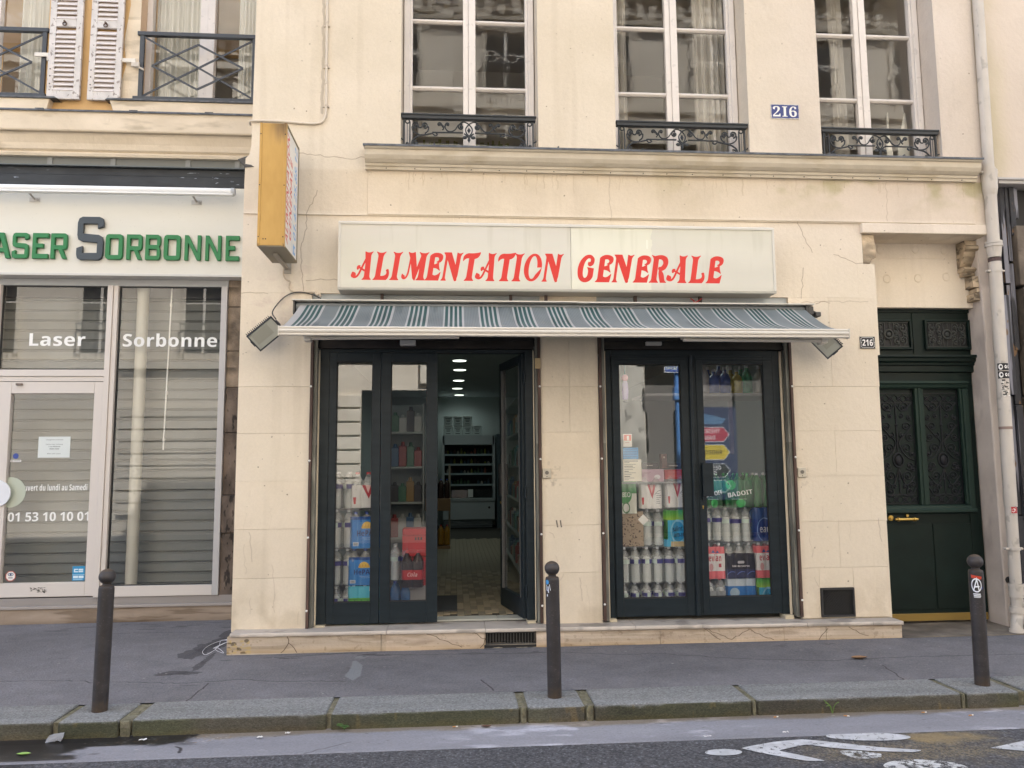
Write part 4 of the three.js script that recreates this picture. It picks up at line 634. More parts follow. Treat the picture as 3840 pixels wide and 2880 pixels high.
// ------------------------------------------------------------------ downpipe on the right
{
  const o = thing('downpipe', 'tall off-white downpipe with collars at the right edge of the cream house', 'downpipe');
  const mP = M([0.68, 0.64, 0.6], 0.5, { map: tx(cv(256, 1024, (u, v) => { const k = 232 + (fbm(u * 6, v * 30, 4) - 0.5) * 30 - sstep(0.62, 0.75, fbm(u * 9, v * 60, 4)) * 30; return [k, k * 0.985, k * 0.96]; }), true, [0, 0, 1, 7]) });
  const X = (y) => 5.895 + y * 0.0115, z = -0.1, seg = (y0, y1, r0, r1 = r0) => { const g = new THREE.CylinderGeometry(r1, r0, y1 - y0, 28); g.translate(0, (y0 + y1) / 2, 0); const p = g.attributes.position; for (let i = 0; i < p.count; i++) { p.setX(i, p.getX(i) + X(p.getY(i))); p.setZ(i, p.getZ(i) + z); } return muv(g); };
  part(o, 'pipe', [seg(5.0, 9, 0.056)], mP); part(o, 'pipe', [seg(4.15, 5.0, 0.062)], mP); part(o, 'pipe', [seg(1.3, 4.0, 0.063)], mP); part(o, 'pipe', [seg(0.5, 1.3, 0.056)], mP);
  part(o, 'collar', [seg(4.78, 4.94, 0.076, 0.08), seg(4.72, 4.78, 0.064, 0.076), seg(4.94, 5.0, 0.081, 0.083), seg(5.0, 5.03, 0.064)], mP);
  part(o, 'collar', [seg(4.06, 4.15, 0.07, 0.082), seg(4.13, 4.16, 0.088), seg(4.165, 4.19, 0.085), seg(4.01, 4.06, 0.064, 0.07)], mP);
  part(o, 'rust_band', [seg(3.96, 4.0, 0.0645)], M([0.1, 0.065, 0.06], 0.8)); part(o, 'rust_band', [seg(2.12, 2.15, 0.0645)], M([0.28, 0.2, 0.17], 0.8));
  part(o, 'collar', [seg(0.36, 0.5, 0.07), seg(0.47, 0.5, 0.076), seg(0.2, 0.26, 0.075)], mP);
  for (const y of [3.86, 0.86, 4.98]) part(o, 'clip', [box(X(y) - 0.1, X(y) + 0.1, y - 0.012, y + 0.012, z - 0.03, z + 0.02, 0.008), seg(y - 0.014, y + 0.014, 0.068)], mP);
  part(o, 'shoe', [tube([[5.9, 0.36, z], [5.9, 0.24, z], [5.885, 0.16, z + 0.01], [5.855, 0.08, z + 0.03], [5.84, 0.02, z + 0.04]], 0.058, 24, 14), cylZ(0.045, z, z + 0.08, 5.96, 0.29, 18), cyl(0.072, 0.066, -0.01, 0.045, 5.84, z + 0.04)], mP);
  const stG = cv(256, 512, null); stG.clearRect(0, 0, 256, 512);
  for (const y of [10, 110]) { stG.fillStyle = '#1b1a1e'; stG.fillRect(4, y, 248, 92); stG.fillStyle = '#e8e6e2'; for (const [x, r] of [[56, 36], [140, 22], [200, 22]]) { stG.beginPath(); stG.arc(x, y + 46, r, 0, 7); stG.fill(); } stG.fillStyle = '#1b1a1e'; for (const [x, r] of [[62, 17], [140, 8], [204, 9]]) { stG.beginPath(); stG.arc(x, y + 44, r, 0, 7); stG.fill(); } }
  stG.fillStyle = '#2a2a2c'; for (let i = 0; i < 26; i++) stG.fillRect(rr(40, 150), rr(215, 400), rr(8, 60), rr(4, 20)); stG.fillStyle = 'rgba(235,232,226,0.9)'; for (let i = 0; i < 16; i++) stG.fillRect(rr(40, 180), rr(215, 420), rr(6, 40), rr(4, 18));
  const pg = new THREE.CylinderGeometry(0.0642, 0.0642, 0.44, 20, 1, true, -1.3, 2.4).translate(X(2.62), 2.62, z);
  part(o, 'sticker', pg, M('#ffffff', 0.6, { map: tx(stG), alphaTest: 0.5 }), 'torn black and white stickers');
  const rG = cv(128, 90, '#b3262c'); rG.fillStyle = '#e8d8d4'; for (let i = 0; i < 14; i++) rG.fillRect(rr(8, 90), rr(8, 70), rr(6, 26), rr(4, 14));
  part(o, 'sticker', new THREE.CylinderGeometry(0.0572, 0.0572, 0.075, 16, 1, true, -0.6, 1.2).translate(X(1.27), 1.27, z), M('#ffffff', 0.5, { map: tx(rG) }), 'small red sticker');
}
// ------------------------------------------------------------------ the house on the right and its peeling boards
{
  const o = thing('neighbour_house', 'pinkish plastered house at the far right behind the downpipe', 'house');
  const mR = M('#ffffff', 0.92, { bumpMap: WALLBUMP, bumpScale: 0.005, map: tx(cv(512, 1024, (u, v) => { const a = fbm(u * 3, v * 5, 4) - 0.5, s = (1 - sstep(0, 0.12, u)) * fbm(u * 20, v * 9, 3) * 40; return [208 + a * 16 - s * 0.5, 194 + a * 16 - s * 0.4, 180 + a * 16 - s]; }), true, [5.93, 4.9, 4, 4]) });
  part(o, 'wall', [box(5.935, 9, 4.95, TOP, -11, -0.19), box(6.56, 25, 0, TOP, -11, -0.24)], mR);
}
{
  const o = thing('shop_boards', 'peeling black timber shopfront boards at the right edge of the picture', 'shopfront');
  const wG = cv(256, 1024, (u, v) => { const n = fbm(u * 14, v * 5, 4), st = fbm(u * 30, v * 1.6, 3), pale = sstep(0.52, 0.6, n) * sstep(0.4, 0.6, st + 0.08); let r = 40 + n * 22, g = 40 + n * 22, b = 44 + n * 24; r += (132 - r) * pale; g += (132 - g) * pale; b += (142 - b) * pale; const br = sstep(0.66, 0.74, fbm(u * 9 + 5, v * 20, 4)); r += (120 - r) * br; g += (92 - g) * br; b += (64 - b) * br; return [r, g, b]; });
  const mW = M('#ffffff', 0.7, { map: tx(wG, true, [6, 0, 0.8, 5]), bumpMap: WALLBUMP, bumpScale: 0.012 });
  const mSt = M([0.33, 0.28, 0.24], 0.92, { bumpMap: WALLBUMP, bumpScale: 0.02, map: tx(bumpTone(), true, [6, 0, 1.5, 2.5]) });
  part(o, 'backing_board', [box(6.06, 7.2, 0, 4.9, -0.34, -0.3)], mDark);
  part(o, 'cap_board', [box(6.06, 7.2, 4.86, 4.9, -0.34, -0.1, 0.006), box(6.04, 7.2, 4.9, 4.925, -0.34, -0.08, 0.004)], M([0.45, 0.43, 0.42], 0.7));
  for (const [a, b, c, d] of [[6.075, 6.13, 3.62, 4.855], [6.133, 6.19, 3.75, 4.855], [6.193, 6.235, 4.0, 4.855], [6.24, 6.3, 4.3, 4.855], [6.303, 6.36, 4.5, 4.855], [6.07, 6.15, 2.5, 3.615], [6.154, 6.23, 2.4, 3.74], [6.06, 6.13, 1.2, 2.49], [6.134, 6.21, 1.0, 2.39], [6.05, 6.12, 0.02, 1.19], [6.124, 6.2, 0.02, 0.99], [6.195, 6.25, 3.0, 3.98]]) part(o, 'timber_board', box(a, b, c, d, -0.3, -0.2 + rr(-0.03, 0.02), 0.008), mW);
  for (const [y0, y1, x] of [[3.72, 4.4, 6.26], [2.5, 3.7, 6.27], [1.4, 2.48, 6.25], [0.02, 1.38, 6.24]]) part(o, 'stone_block', box(x + (y0 > 3.7 ? 0 : 0.02), 7.2, y0, y1, -0.3, -0.15, 0.015), mSt);
}
function bumpTone() { return toneG ??= cv(256, 256, (u, v) => { const k = 170 + (fbm(u * 8, v * 8, 5) - 0.5) * 130; return [k, k * 0.98, k * 0.95]; }); }

// ------------------------------------------------------------------ green house door
{
  const o = thing('house_door', 'dark green panelled house door with ironwork panels and brass handle', 'door');
  const mG = M([0.008, 0.022, 0.018], 0.5, { specularIntensity: 0.5, map: tx(cv(256, 512, (u, v) => { const k = 205 + (fbm(u * 6, v * 22, 4) - 0.5) * 70; return [k, k, k]; }), true, [4.5, 0, 1.5, 3.6]) });
  const mGl = M([0.016, 0.034, 0.027], 0.55, { specularIntensity: 0.5 }), z = -0.6;
  part(o, 'frame', [box(4.4, 5.97, 3.49, 3.535, -0.7, z + 0.02), box(4.4, 5.97, 0.04, 3.49, -0.72, z - 0.045)], mG);
  // transom with two pierced panels
  const tr = part(o, 'transom', [box(4.5, 5.27, 3.0, 3.49, -0.7, z), box(5.275, 5.96, 3.0, 3.49, -0.7, z), box(5.255, 5.29, 3.0, 3.48, z, z + 0.012)], mG);
  for (const [a, b] of [[4.72, 5.2], [5.42, 5.9]]) {
    part(tr, 'panel_moulding', [box(a - 0.02, b + 0.03, 3.38, 3.405, z, z + 0.035, 0.008), box(a - 0.02, b + 0.03, 3.055, 3.085, z, z + 0.04, 0.008), box(a - 0.03, a - 0.005, 3.055, 3.405, z, z + 0.035, 0.008), box(b + 0.01, b + 0.035, 3.055, 3.405, z, z + 0.035, 0.008)], mG);
    const l = [], cx = (a + b) / 2, cy = 3.235;
    for (const sx of [-1, 1]) for (const sy of [-1, 1]) for (const [px, py, r, t, an] of [[0.17, 0.07, 0.05, 1.2, 0], [0.1, 0.09, 0.038, 1.1, 2], [0.2, 0.015, 0.03, 1, 4], [0.09, 0.03, 0.028, 1, 1]]) l.push(...scroll(cx + sx * px, cy + sy * py, r, t, sx > 0 ? an : Math.PI - an, sx * sy, z + 0.012, 0.008));
    l.push(muv(new THREE.TorusGeometry(0.05, 0.013, 6, 20).translate(cx, cy, z + 0.015)), muv(new THREE.SphereGeometry(0.03, 10, 8).scale(1, 1, 0.5).translate(cx, cy, z + 0.015)), box(a, b, 3.09, 3.1, z + 0.004, z + 0.016), box(a, b, 3.368, 3.38, z + 0.004, z + 0.016));
    for (let i = 0; i < 16; i++) l.push(rodG([a + 0.01 + rr(0, 0.04) + (i % 8) * 0.055, i < 8 ? 3.1 : 3.25, z + 0.008], [a + 0.03 + (i % 8) * 0.055, i < 8 ? 3.23 : 3.37, z + 0.008], 0.006, 6));
    part(tr, 'pierced_grille', l, M([0.04, 0.044, 0.04], 0.6)); part(tr, 'dark_backing', box(a, b, 3.085, 3.38, z + 0.001, z + 0.003), mDark);
  }
  part(o, 'cornice', [profX([[-0.7, 2.99], [z + 0.1, 2.99], [z + 0.105, 2.965], [z + 0.085, 2.95], [z + 0.08, 2.92], [z + 0.055, 2.9], [z + 0.05, 2.875], [z + 0.03, 2.87], [z + 0.03, 2.805], [z + 0.012, 2.795], [-0.7, 2.795]], 4.5, 5.975)], mG);
  // leaf
  const lf = part(o, 'door_leaf', [box(4.45, 5.93, 2.66, 2.793, -0.68, z), box(5.8, 5.93, 0.1, 2.659, -0.68, z), box(4.45, 5.8, 1.2, 1.3, -0.68, z), box(4.45, 5.8, 0.1, 1.2, -0.68, z - 0.012), box(4.45, 5.335, 0.16, 1.09, z - 0.012, z - 0.003, 0.003), box(5.355, 5.8, 0.16, 1.09, z - 0.012, z - 0.003, 0.003)], mG);
  part(lf, 'moulding', [profX([[z, 2.7], [z + 0.045, 2.695], [z + 0.05, 2.67], [z + 0.03, 2.655], [z + 0.02, 2.625], [z, 2.61]], 4.5, 5.86), box(5.79, 5.86, 1.22, 2.61, z - 0.03, z + 0.03, 0.012), box(5.765, 5.79, 1.3, 2.61, z - 0.03, z + 0.01, 0.005), profX([[z, 1.3], [z + 0.02, 1.29], [z + 0.03, 1.26], [z + 0.045, 1.245], [z + 0.045, 1.22], [z, 1.2]], 4.5, 5.86)], mGl);
  part(lf, 'centre_stile', [box(5.235, 5.335, 1.3, 2.62, -0.66, z + 0.002, 0.004), box(5.27, 5.3, 1.3, 2.62, z + 0.002, z + 0.012, 0.004)], mGl);
  part(lf, 'grille_recess', [box(4.45, 5.234, 1.3, 2.62, -0.68, -0.665), box(5.336, 5.764, 1.3, 2.62, -0.68, -0.665)], M([0.003, 0.004, 0.006], 0.9, { specularIntensity: 0.2 }));
  for (const [a, b] of [[4.81, 5.225], [5.345, 5.76]]) {
    const c = (a + b) / 2, l = [], zz = -0.64, w = (b - a) / 2;
    for (const s of [-1, 1]) {
      const X = (q) => c + s * q * w;
      for (const [px, py, r, t, an, d] of [[0.5, 2.4, 0.06, 1.4, 0.5, 1], [0.78, 2.28, 0.035, 1.2, 3, -1], [0.55, 2.18, 0.05, 1.3, 2, -1], [0.3, 2.3, 0.03, 1.1, 1, 1], [0.72, 2.06, 0.05, 1.3, 4, 1], [0.3, 2.08, 0.035, 1.1, 2.5, -1], [0.5, 1.93, 0.065, 1.5, 0.8, 1], [0.82, 1.87, 0.035, 1.2, 3.5, -1], [0.62, 1.74, 0.05, 1.2, 5, -1], [0.5, 1.62, 0.06, 1.5, 1, 1], [0.82, 1.7, 0.04, 1.2, 2, -1], [0.75, 1.53, 0.04, 1.2, 3, 1], [0.3, 1.5, 0.035, 1.1, 0, -1], [0.55, 1.45, 0.05, 1.4, 4, 1]]) l.push(...scroll(X(px), py, r, t, s > 0 ? an : Math.PI - an, d * s, zz, 0.0068));
      for (const y of [2.5, 1.36]) { l.push(rodG([X(0.02), y - 0.04, zz], [X(0.48), y + 0.04, zz], 0.005, 6), rodG([X(0.02), y + 0.04, zz], [X(0.48), y - 0.04, zz], 0.005, 6), rodG([X(0.5), y - 0.04, zz], [X(0.98), y + 0.04, zz], 0.005, 6), rodG([X(0.5), y + 0.04, zz], [X(0.98), y - 0.04, zz], 0.005, 6), muv(new THREE.TorusGeometry(0.022, 0.005, 5, 14).translate(X(0.25), y, zz)), muv(new THREE.TorusGeometry(0.022, 0.005, 5, 14).translate(X(0.75), y, zz))); }
      l.push(tube([[X(0), 2.44, zz], [X(0.35), 2.36, zz], [X(0.9), 2.44, zz]], 0.007, 20), tube([[X(0.9), 2.2, zz], [X(0.5), 2.1, zz], [X(0.1), 2.0, zz], [X(0.5), 1.84, zz], [X(0.9), 1.8, zz]], 0.007, 40), tube([[X(0), 1.7, zz], [X(0.4), 1.52, zz], [X(0.9), 1.62, zz]], 0.007, 24), tube([[X(0.05), 1.42, zz], [X(0.6), 1.4, zz], [X(0.95), 1.5, zz]], 0.007, 20), box(Math.min(X(0.97), X(1)), Math.max(X(0.97), X(1)), 1.305, 2.6, zz - 0.005, zz + 0.005));
    }
    for (const y of [1.31, 1.412, 2.448, 2.555]) l.push(box(a, b, y, y + 0.009, zz - 0.005, zz + 0.005));
    l.push(muv(new THREE.TorusGeometry(0.07, 0.01, 6, 24).scale(0.85, 1.1, 1).translate(c, 1.8, zz)), muv(new THREE.SphereGeometry(0.05, 12, 10).scale(0.8, 1.15, 0.5).translate(c, 1.8, zz)), rodG([c, 2.44, zz], [c, 1.9, zz], 0.008, 8), rodG([c, 1.7, zz], [c, 1.42, zz], 0.008, 8), muv(new THREE.OctahedronGeometry(0.03).scale(0.7, 1.3, 0.5).translate(c, 2.2, zz)), muv(new THREE.OctahedronGeometry(0.03).scale(0.7, 1.3, 0.5).translate(c, 1.58, zz)));
    part(lf, 'iron_grille', l, M([0.014, 0.015, 0.02], 0.5, { specularIntensity: 0.6 }));
  }
  const h = part(lf, 'handle', [cylX(0.017, 4.93, 5.12, 1.147, z + 0.05, 16), cylX(0.023, 4.915, 4.935, 1.147, z + 0.05, 16), cylX(0.023, 5.1, 5.12, 1.147, z + 0.05, 16), cylX(0.012, 5.12, 5.15, 1.147, z + 0.05, 12), cylX(0.012, 4.89, 4.915, 1.147, z + 0.05, 12), cylZ(0.011, z, z + 0.05, 4.95, 1.147, 10), cylZ(0.011, z, z + 0.05, 5.1, 1.147, 10)], mBrass, 'horizontal brass pull');
  part(lf, 'lock', [cylZ(0.03, z - 0.01, z + 0.006, 4.865, 1.16, 18), cylZ(0.016, z, z + 0.02, 4.865, 1.16, 14), cylZ(0.015, z, z + 0.012, 5.055, 1.185, 12)], mBrass);
  part(lf, 'kick_plate', [box(4.5, 5.925, 0.035, 0.115, -0.66, z + 0.006, 0.003)], M([0.36, 0.24, 0.07], 0.4, { metalness: 0.5 }));
  struct('doorway_slab', [box(4.575, 5.95, -0.02, 0.012, -0.9, 0.02, 0.004), box(5.952, 6.3, -0.02, 0.008, -0.34, 0.0)], M([0.34, 0.3, 0.26], 0.85, { map: tx(bumpTone(), true, [4, -1, 1.6, 1.6]) }), 'worn pale stone slab before the green door');
}
// ------------------------------------------------------------------ the set-back house on the left with its white shopfront
const ZL = -1.75;
{
  const o = thing('left_house', 'ochre plastered house set back on the left above the white clinic shopfront', 'house');
  const yG = cv(1024, 1024, (u, v) => { const a = fbm(u * 6, v * 6, 4) - 0.5, pale = sstep(0.5, 0.58, fbm(u * 3.2 + 8, v * 2.4, 4)); return [214 + a * 20 + pale * 8, 176 + a * 22 + pale * 18, 124 + a * 24 + pale * 40]; });
  const mY = M('#ffffff', 0.92, { map: tx(yG, true, [-6, 5.6, 4, 4]), bumpMap: WALLBUMP, bumpScale: 0.006 });
  const cG = cv(1024, 512, (u, v) => { const a = fbm(u * 12, v * 10, 4) - 0.5, s = sstep(0.55, 0.75, fbm(u * 8 + 3, v * 14, 4)) * 30; return [222 + a * 26 - s, 206 + a * 26 - s, 182 + a * 28 - s]; });
  const mC = M('#ffffff', 0.92, { map: tx(cG, true, [-6, 5.4, 4, 2]), bumpMap: WALLBUMP, bumpScale: 0.008 });
  const mBase = M([0.33, 0.27, 0.235], 0.92, { bumpMap: WALLBUMP, bumpScale: 0.02, map: tx(cv(256, 512, (u, v) => { const k = 170 + (fbm(u * 7, v * 14, 5) - 0.5) * 150 - sstep(0.64, 0.72, fbm(u * 30, v * 50, 3)) * 70; return [k * 1.04, k, k * 0.95]; }), true, [-3, 0, 1, 4.4]) });
  part(o, 'wall', [slab(poly([[-13, 6.14], [-2.2, 6.14], [-2.2, 9.2], [-13, 9.2]], [rect(-3.93, -2.46, 6.3, 9), rect(-6.6, -5.04, 6.3, 9)]), ZL - 0.5, ZL + 0.02), box(-13, -5.7, 0, 6.139, ZL - 0.5, ZL - 0.1), box(-5.7, -2.2, 4.2, 6.139, ZL - 0.5, ZL - 0.12)], mY);
  part(o, 'wall', [slab(poly([[-4.14, 6.3], [-3.93, 6.3], [-3.93, 9], [-4.06, 9], [-4.1, 8], [-4.06, 7.6], [-4.12, 7.1], [-4.08, 6.8], [-4.15, 6.5]]), ZL + 0.021, ZL + 0.026)], mC, 'paler patch of plaster beside the window');
  part(o, 'upper_storeys', [box(-13, -2.2, 9.2, TOP, -11, ZL + 0.02)], mY);
  // cornice over the shop: zinc drip, plain band, mouldings
  part(o, 'cornice', [profX([[ZL - 0.3, 5.86], [ZL + 0.16, 5.865], [ZL + 0.17, 5.88], [ZL + 0.17, 6.12], [ZL - 0.3, 6.14]], -6.5, -2.2), profX([[ZL - 0.3, 5.66], [ZL + 0.02, 5.66], [ZL + 0.05, 5.68], [ZL + 0.06, 5.75], [ZL + 0.1, 5.84], [ZL + 0.12, 5.859], [ZL - 0.3, 5.859]], -6.5, -2.2), profX([[ZL - 0.3, 5.6], [ZL + 0.03, 5.6], [ZL + 0.04, 5.63], [ZL + 0.02, 5.659], [ZL - 0.3, 5.659]], -6.5, -2.2)], mC);
  part(o, 'zinc_strip', [profX([[ZL - 0.2, 6.142], [ZL + 0.19, 6.124], [ZL + 0.195, 6.1], [ZL + 0.185, 6.1], [ZL + 0.18, 6.115], [ZL - 0.2, 6.13]], -6.5, -2.2)], mLead);
  for (const x of [-5.0, -3.9, -3.0]) part(o, 'zinc_clip', box(x - 0.05, x + 0.05, 6.1, 6.13, ZL + 0.19, ZL + 0.2), mLead);
  // sills
  for (const [a, b] of [[-6.6, -4.93], [-4.22, -2.2]]) { part(o, 'window_sill', [slab(poly([[a + 0.05, 6.142], [b - (b < -3 ? 0.03 : 0), 6.142], [b, 6.285], [a, 6.285]]), ZL - 0.3, ZL + 0.12, 0.004)], mC); part(o, 'sill_capping', [slab(poly([[a - 0.05, 6.286], [b + (b < -3 ? 0.1 : 0), 6.286], [b + (b < -3 ? 0.06 : 0), 6.31], [a - 0.02, 6.31]]), ZL - 0.3, ZL + 0.14, 0.003)], mLead); }
  // windows
  for (const [a, b, m] of [[-3.93, -2.46, -3.17], [-6.6, -5.04, -5.82]]) {
    const z = ZL - 0.22, w = part(o, 'window', [box(a, a + 0.07, 6.31, 9, z - 0.04, z + 0.06, 0.005), box(b - 0.07, b, 6.31, 9, z - 0.04, z + 0.06, 0.005), box(m - 0.095, m + 0.0, 6.31, 9, z - 0.03, z + 0.05, 0.005), box(m + 0.002, m + 0.095, 6.31, 9, z - 0.03, z + 0.065, 0.008), box(a + 0.071, b - 0.071, 6.31, 6.42, z - 0.03, z + 0.04)], mWhite);
    part(w, 'pane', slab(poly(rect(a + 0.07, m - 0.095, 6.42, 9)), z - 0.004, z - 0.0035), mGlass); part(w, 'pane', slab(poly(rect(m + 0.095, b - 0.07, 6.42, 9)), z - 0.004, z - 0.0035), mGlass);
  }
  // shopfront bay: bare stone at the side, low wall, step
  part(o, 'side_stone', [box(-2.775, -2.2, 0.0, 0.27, ZL - 0.5, ZL - 0.09)], mBase);
  for (const [y0, y1] of [[0.272, 1.0], [1.003, 1.45], [1.453, 2.2], [2.203, 2.75], [2.753, 3.2], [3.203, 3.75], [3.753, 4.2]]) part(o, 'stone_block', box(-2.775, -2.2, y0, y1, ZL - 0.5, ZL - 0.05 + rr(-0.02, 0.01), 0.012), y0 > 2.5 ? M([0.55, 0.44, 0.34], 0.9, { bumpMap: WALLBUMP, bumpScale: 0.02, map: tx(bumpTone(), true, [0, 0, 1, 1]) }) : mBase);
  struct('interior_wall', [box(-8, -2.2, 6.2, 9.3, -6, -5.9), box(-4.55, -4.45, 6.2, 9.3, -5.9, ZL - 0.51)], M([0.42, 0.4, 0.36], 0.9), 'walls of the rooms in the left house');
  const step = thing('shop_step', 'low pale stone step below the white clinic shopfront', 'step');
  const mS = M('#ffffff', 0.85, { bumpMap: WALLBUMP, bumpScale: 0.01, map: tx(cv(1024, 128, (u, v) => { const a = fbm(u * 14, v * 3, 4) - 0.5, s = sstep(0.5, 0.7, fbm(u * 9, v * 4 + 3, 4)) * 30, d = sstep(0.7, 1, v) * 22; return [160 + a * 36 - s - d, 143 + a * 36 - s - d, 126 + a * 36 - s - d]; }), true, [-7, 0, 5, 0.25]) });
  part(step, 'riser', [box(-7, -2.19, -0.02, 0.168, ZL - 0.4, ZL, 0.006)], mS); part(step, 'tread', [box(-7, -2.185, 0.17, 0.2, ZL - 0.4, ZL + 0.02, 0.006)], M([0.36, 0.32, 0.29], 0.7)); part(step, 'sill', [box(-7, -2.3, 0.2, 0.285, ZL - 0.4, ZL - 0.05, 0.005)], M([0.3, 0.27, 0.25], 0.8));
}
{ // louvred shutters folded against the wall
  const shut = (label, x0, lean) => {
    const o = thing('window_shutter', label, 'shutter', [x0, 6.3, ZL + 0.075]); o.rotation.z = lean;
    const peel = M([0.8, 0.75, 0.71], 0.7, { bumpMap: WALLBUMP, bumpScale: 0.01, map: tx(cv(256, 512, (u, v) => { const p = sstep(0.68, 0.74, fbm(u * 14, v * 40, 4)), k = 232 + (fbm(u * 6, v * 20, 3) - 0.5) * 26; return [k - p * 60, k - p * 66, k - p * 70]; }), true, [0, 0, 0.5, 1.6]) });
    part(o, 'frame', [box(0, 0.075, 0, 2.6, -0.018, 0.018, 0.003), box(0.315, 0.39, 0, 2.6, -0.018, 0.018, 0.003), box(0.0755, 0.3145, 0, 0.11, -0.018, 0.018, 0.003), box(0.0755, 0.3145, 0.94, 1.04, -0.018, 0.018, 0.003), box(0.0755, 0.3145, 2.5, 2.6, -0.018, 0.018, 0.003)], peel);
    const sl = box(0, 0.239, -0.038, 0.038, -0.007, 0.007, 0.002), mSl = M([0.72, 0.66, 0.63], 0.8);
    sl.rotateX(-0.6);
    for (const [a, n] of [[0.14, 13], [1.07, 23]]) for (let i = 0; i < n; i++) { const m = part(o, 'slat', sl, mSl); m.position.set(0.0756, a + i * 0.0615, 0); m.rotation.x = rr(-0.04, 0.04); }
    part(o, 'hinge_plate', [box(0.01, 0.06, 0.16, 0.42, 0.018, 0.022)], M([0.66, 0.6, 0.56], 0.5));
    for (const y of [0.19, 0.29, 0.38]) part(o, 'screw', cylZ(0.008, 0.022, 0.026, 0.035, y, 8), mDark);
    part(o, 'latch', [cylZ(0.012, 0.018, 0.06, 0.19, 0.99, 10), muv(new THREE.TorusGeometry(0.022, 0.008, 6, 12).translate(0.19, 0.96, 0.045))], M([0.12, 0.08, 0.06], 0.7));
    return o;
  };
  shut('peeling white louvred shutter on the ochre wall, the left of the pair', -4.985, 0.005);
  shut('peeling white louvred shutter on the ochre wall, the right of the pair', -4.505, -0.004);
  const hold = (label, x, y) => { const o = thing('shutter_holder', label, 'catch', [x, y, ZL + 0.06]); part(o, 'bar', [box(-0.1, 0.1, -0.03, 0.02, 0, 0.02, 0.004)], M([0.75, 0.7, 0.62], 0.6)); part(o, 'hook', [box(0.05, 0.15, -0.09, -0.03, 0, 0.03, 0.008), rodG([0.12, -0.08, 0.015], [0.2, -0.12, 0.0], 0.012)], M([0.62, 0.56, 0.48], 0.7)); };
  hold('white shutter catch on the wall right of the shutters', -4.05, 6.84); hold('white shutter catch at the left edge of the left shutter', -5.06, 6.88);
}
{ // plain diamond railings
  const rail = (label, x0, x1, leftEnd, rightEnd) => {
    const o = thing('diamond_railing', label, 'railing', [0, 0, ZL + 0.03]), m = M([0.05, 0.056, 0.066], 0.45), w = x1 - x0, c = (x0 + x1) / 2, y0 = 6.4, y1 = 7.17, yc = (y0 + y1) / 2;
    part(o, 'handrail', box(x0 - 0.03, x1 + 0.02, 7.185, 7.235, -0.03, 0.03, 0.004), m); part(o, 'bottom_rail', box(x0 - 0.06, x1 + 0.02, 6.345, 6.385, -0.025, 0.025, 0.004), m);
    part(o, 'post', box(x0, x0 + 0.05, 6.385, 7.185, -0.02, 0.02), m); part(o, 'post', box(x1 - 0.05, x1, 6.385, 7.185, -0.02, 0.02), m);
    const a = x0 + 0.05, b = x1 - 0.05;
    part(o, 'diagonal_bar', barG([a, y0, -0.006], [b, y1, 0], 0.022, 0.012), m); part(o, 'diagonal_bar', barG([a, y1, 0.007], [b, y0, 0], 0.022, 0.012), m);
    const l = [c - w * 0.39, yc], r = [c + w * 0.39, yc], t = [c, y1 - 0.09], d = [c, y0 + 0.09];
    part(o, 'diamond', [[l, t], [t, r], [r, d], [d, l]].map(([p, q]) => barG([...p, 0.02], [...q, 0], 0.024, 0.012)), m);
  };
  rail('slate grey diamond railing before the right window of the ochre house', -3.92, -2.49); rail('slate grey diamond railing cut off by the left edge of the picture', -6.5, -5.04);
  const cloth = M([0.68, 0.66, 0.58], 0.95, { transmission: 0.35, thickness: 0 });
  const cur = (x0, x1, z, n, label) => { const g = new THREE.PlaneGeometry(x1 - x0, 2.9, 100, 4), p = g.attributes.position; for (let i = 0; i < p.count; i++) { const t = p.getX(i) / (x1 - x0); p.setZ(i, 0.04 * Math.sin(t * n * 6.283 + Math.sin(t * 11)) + 0.015 * Math.sin(t * n * 17)); } g.translate((x0 + x1) / 2, 7.8, z); g.computeVertexNormals(); solo('window_curtain', label, 'curtain', muv(g), cloth); };
  cur(-3.9, -3.2, ZL - 0.42, 7, 'sheer curtain in the left half of the ochre house window'); cur(-2.85, -2.5, ZL - 0.42, 3, 'sheer curtain at the right side of the ochre house window, near the cream wall'); cur(-5.6, -5.1, ZL - 0.42, 4, 'sheer curtain behind the cut-off window at the left edge');
}
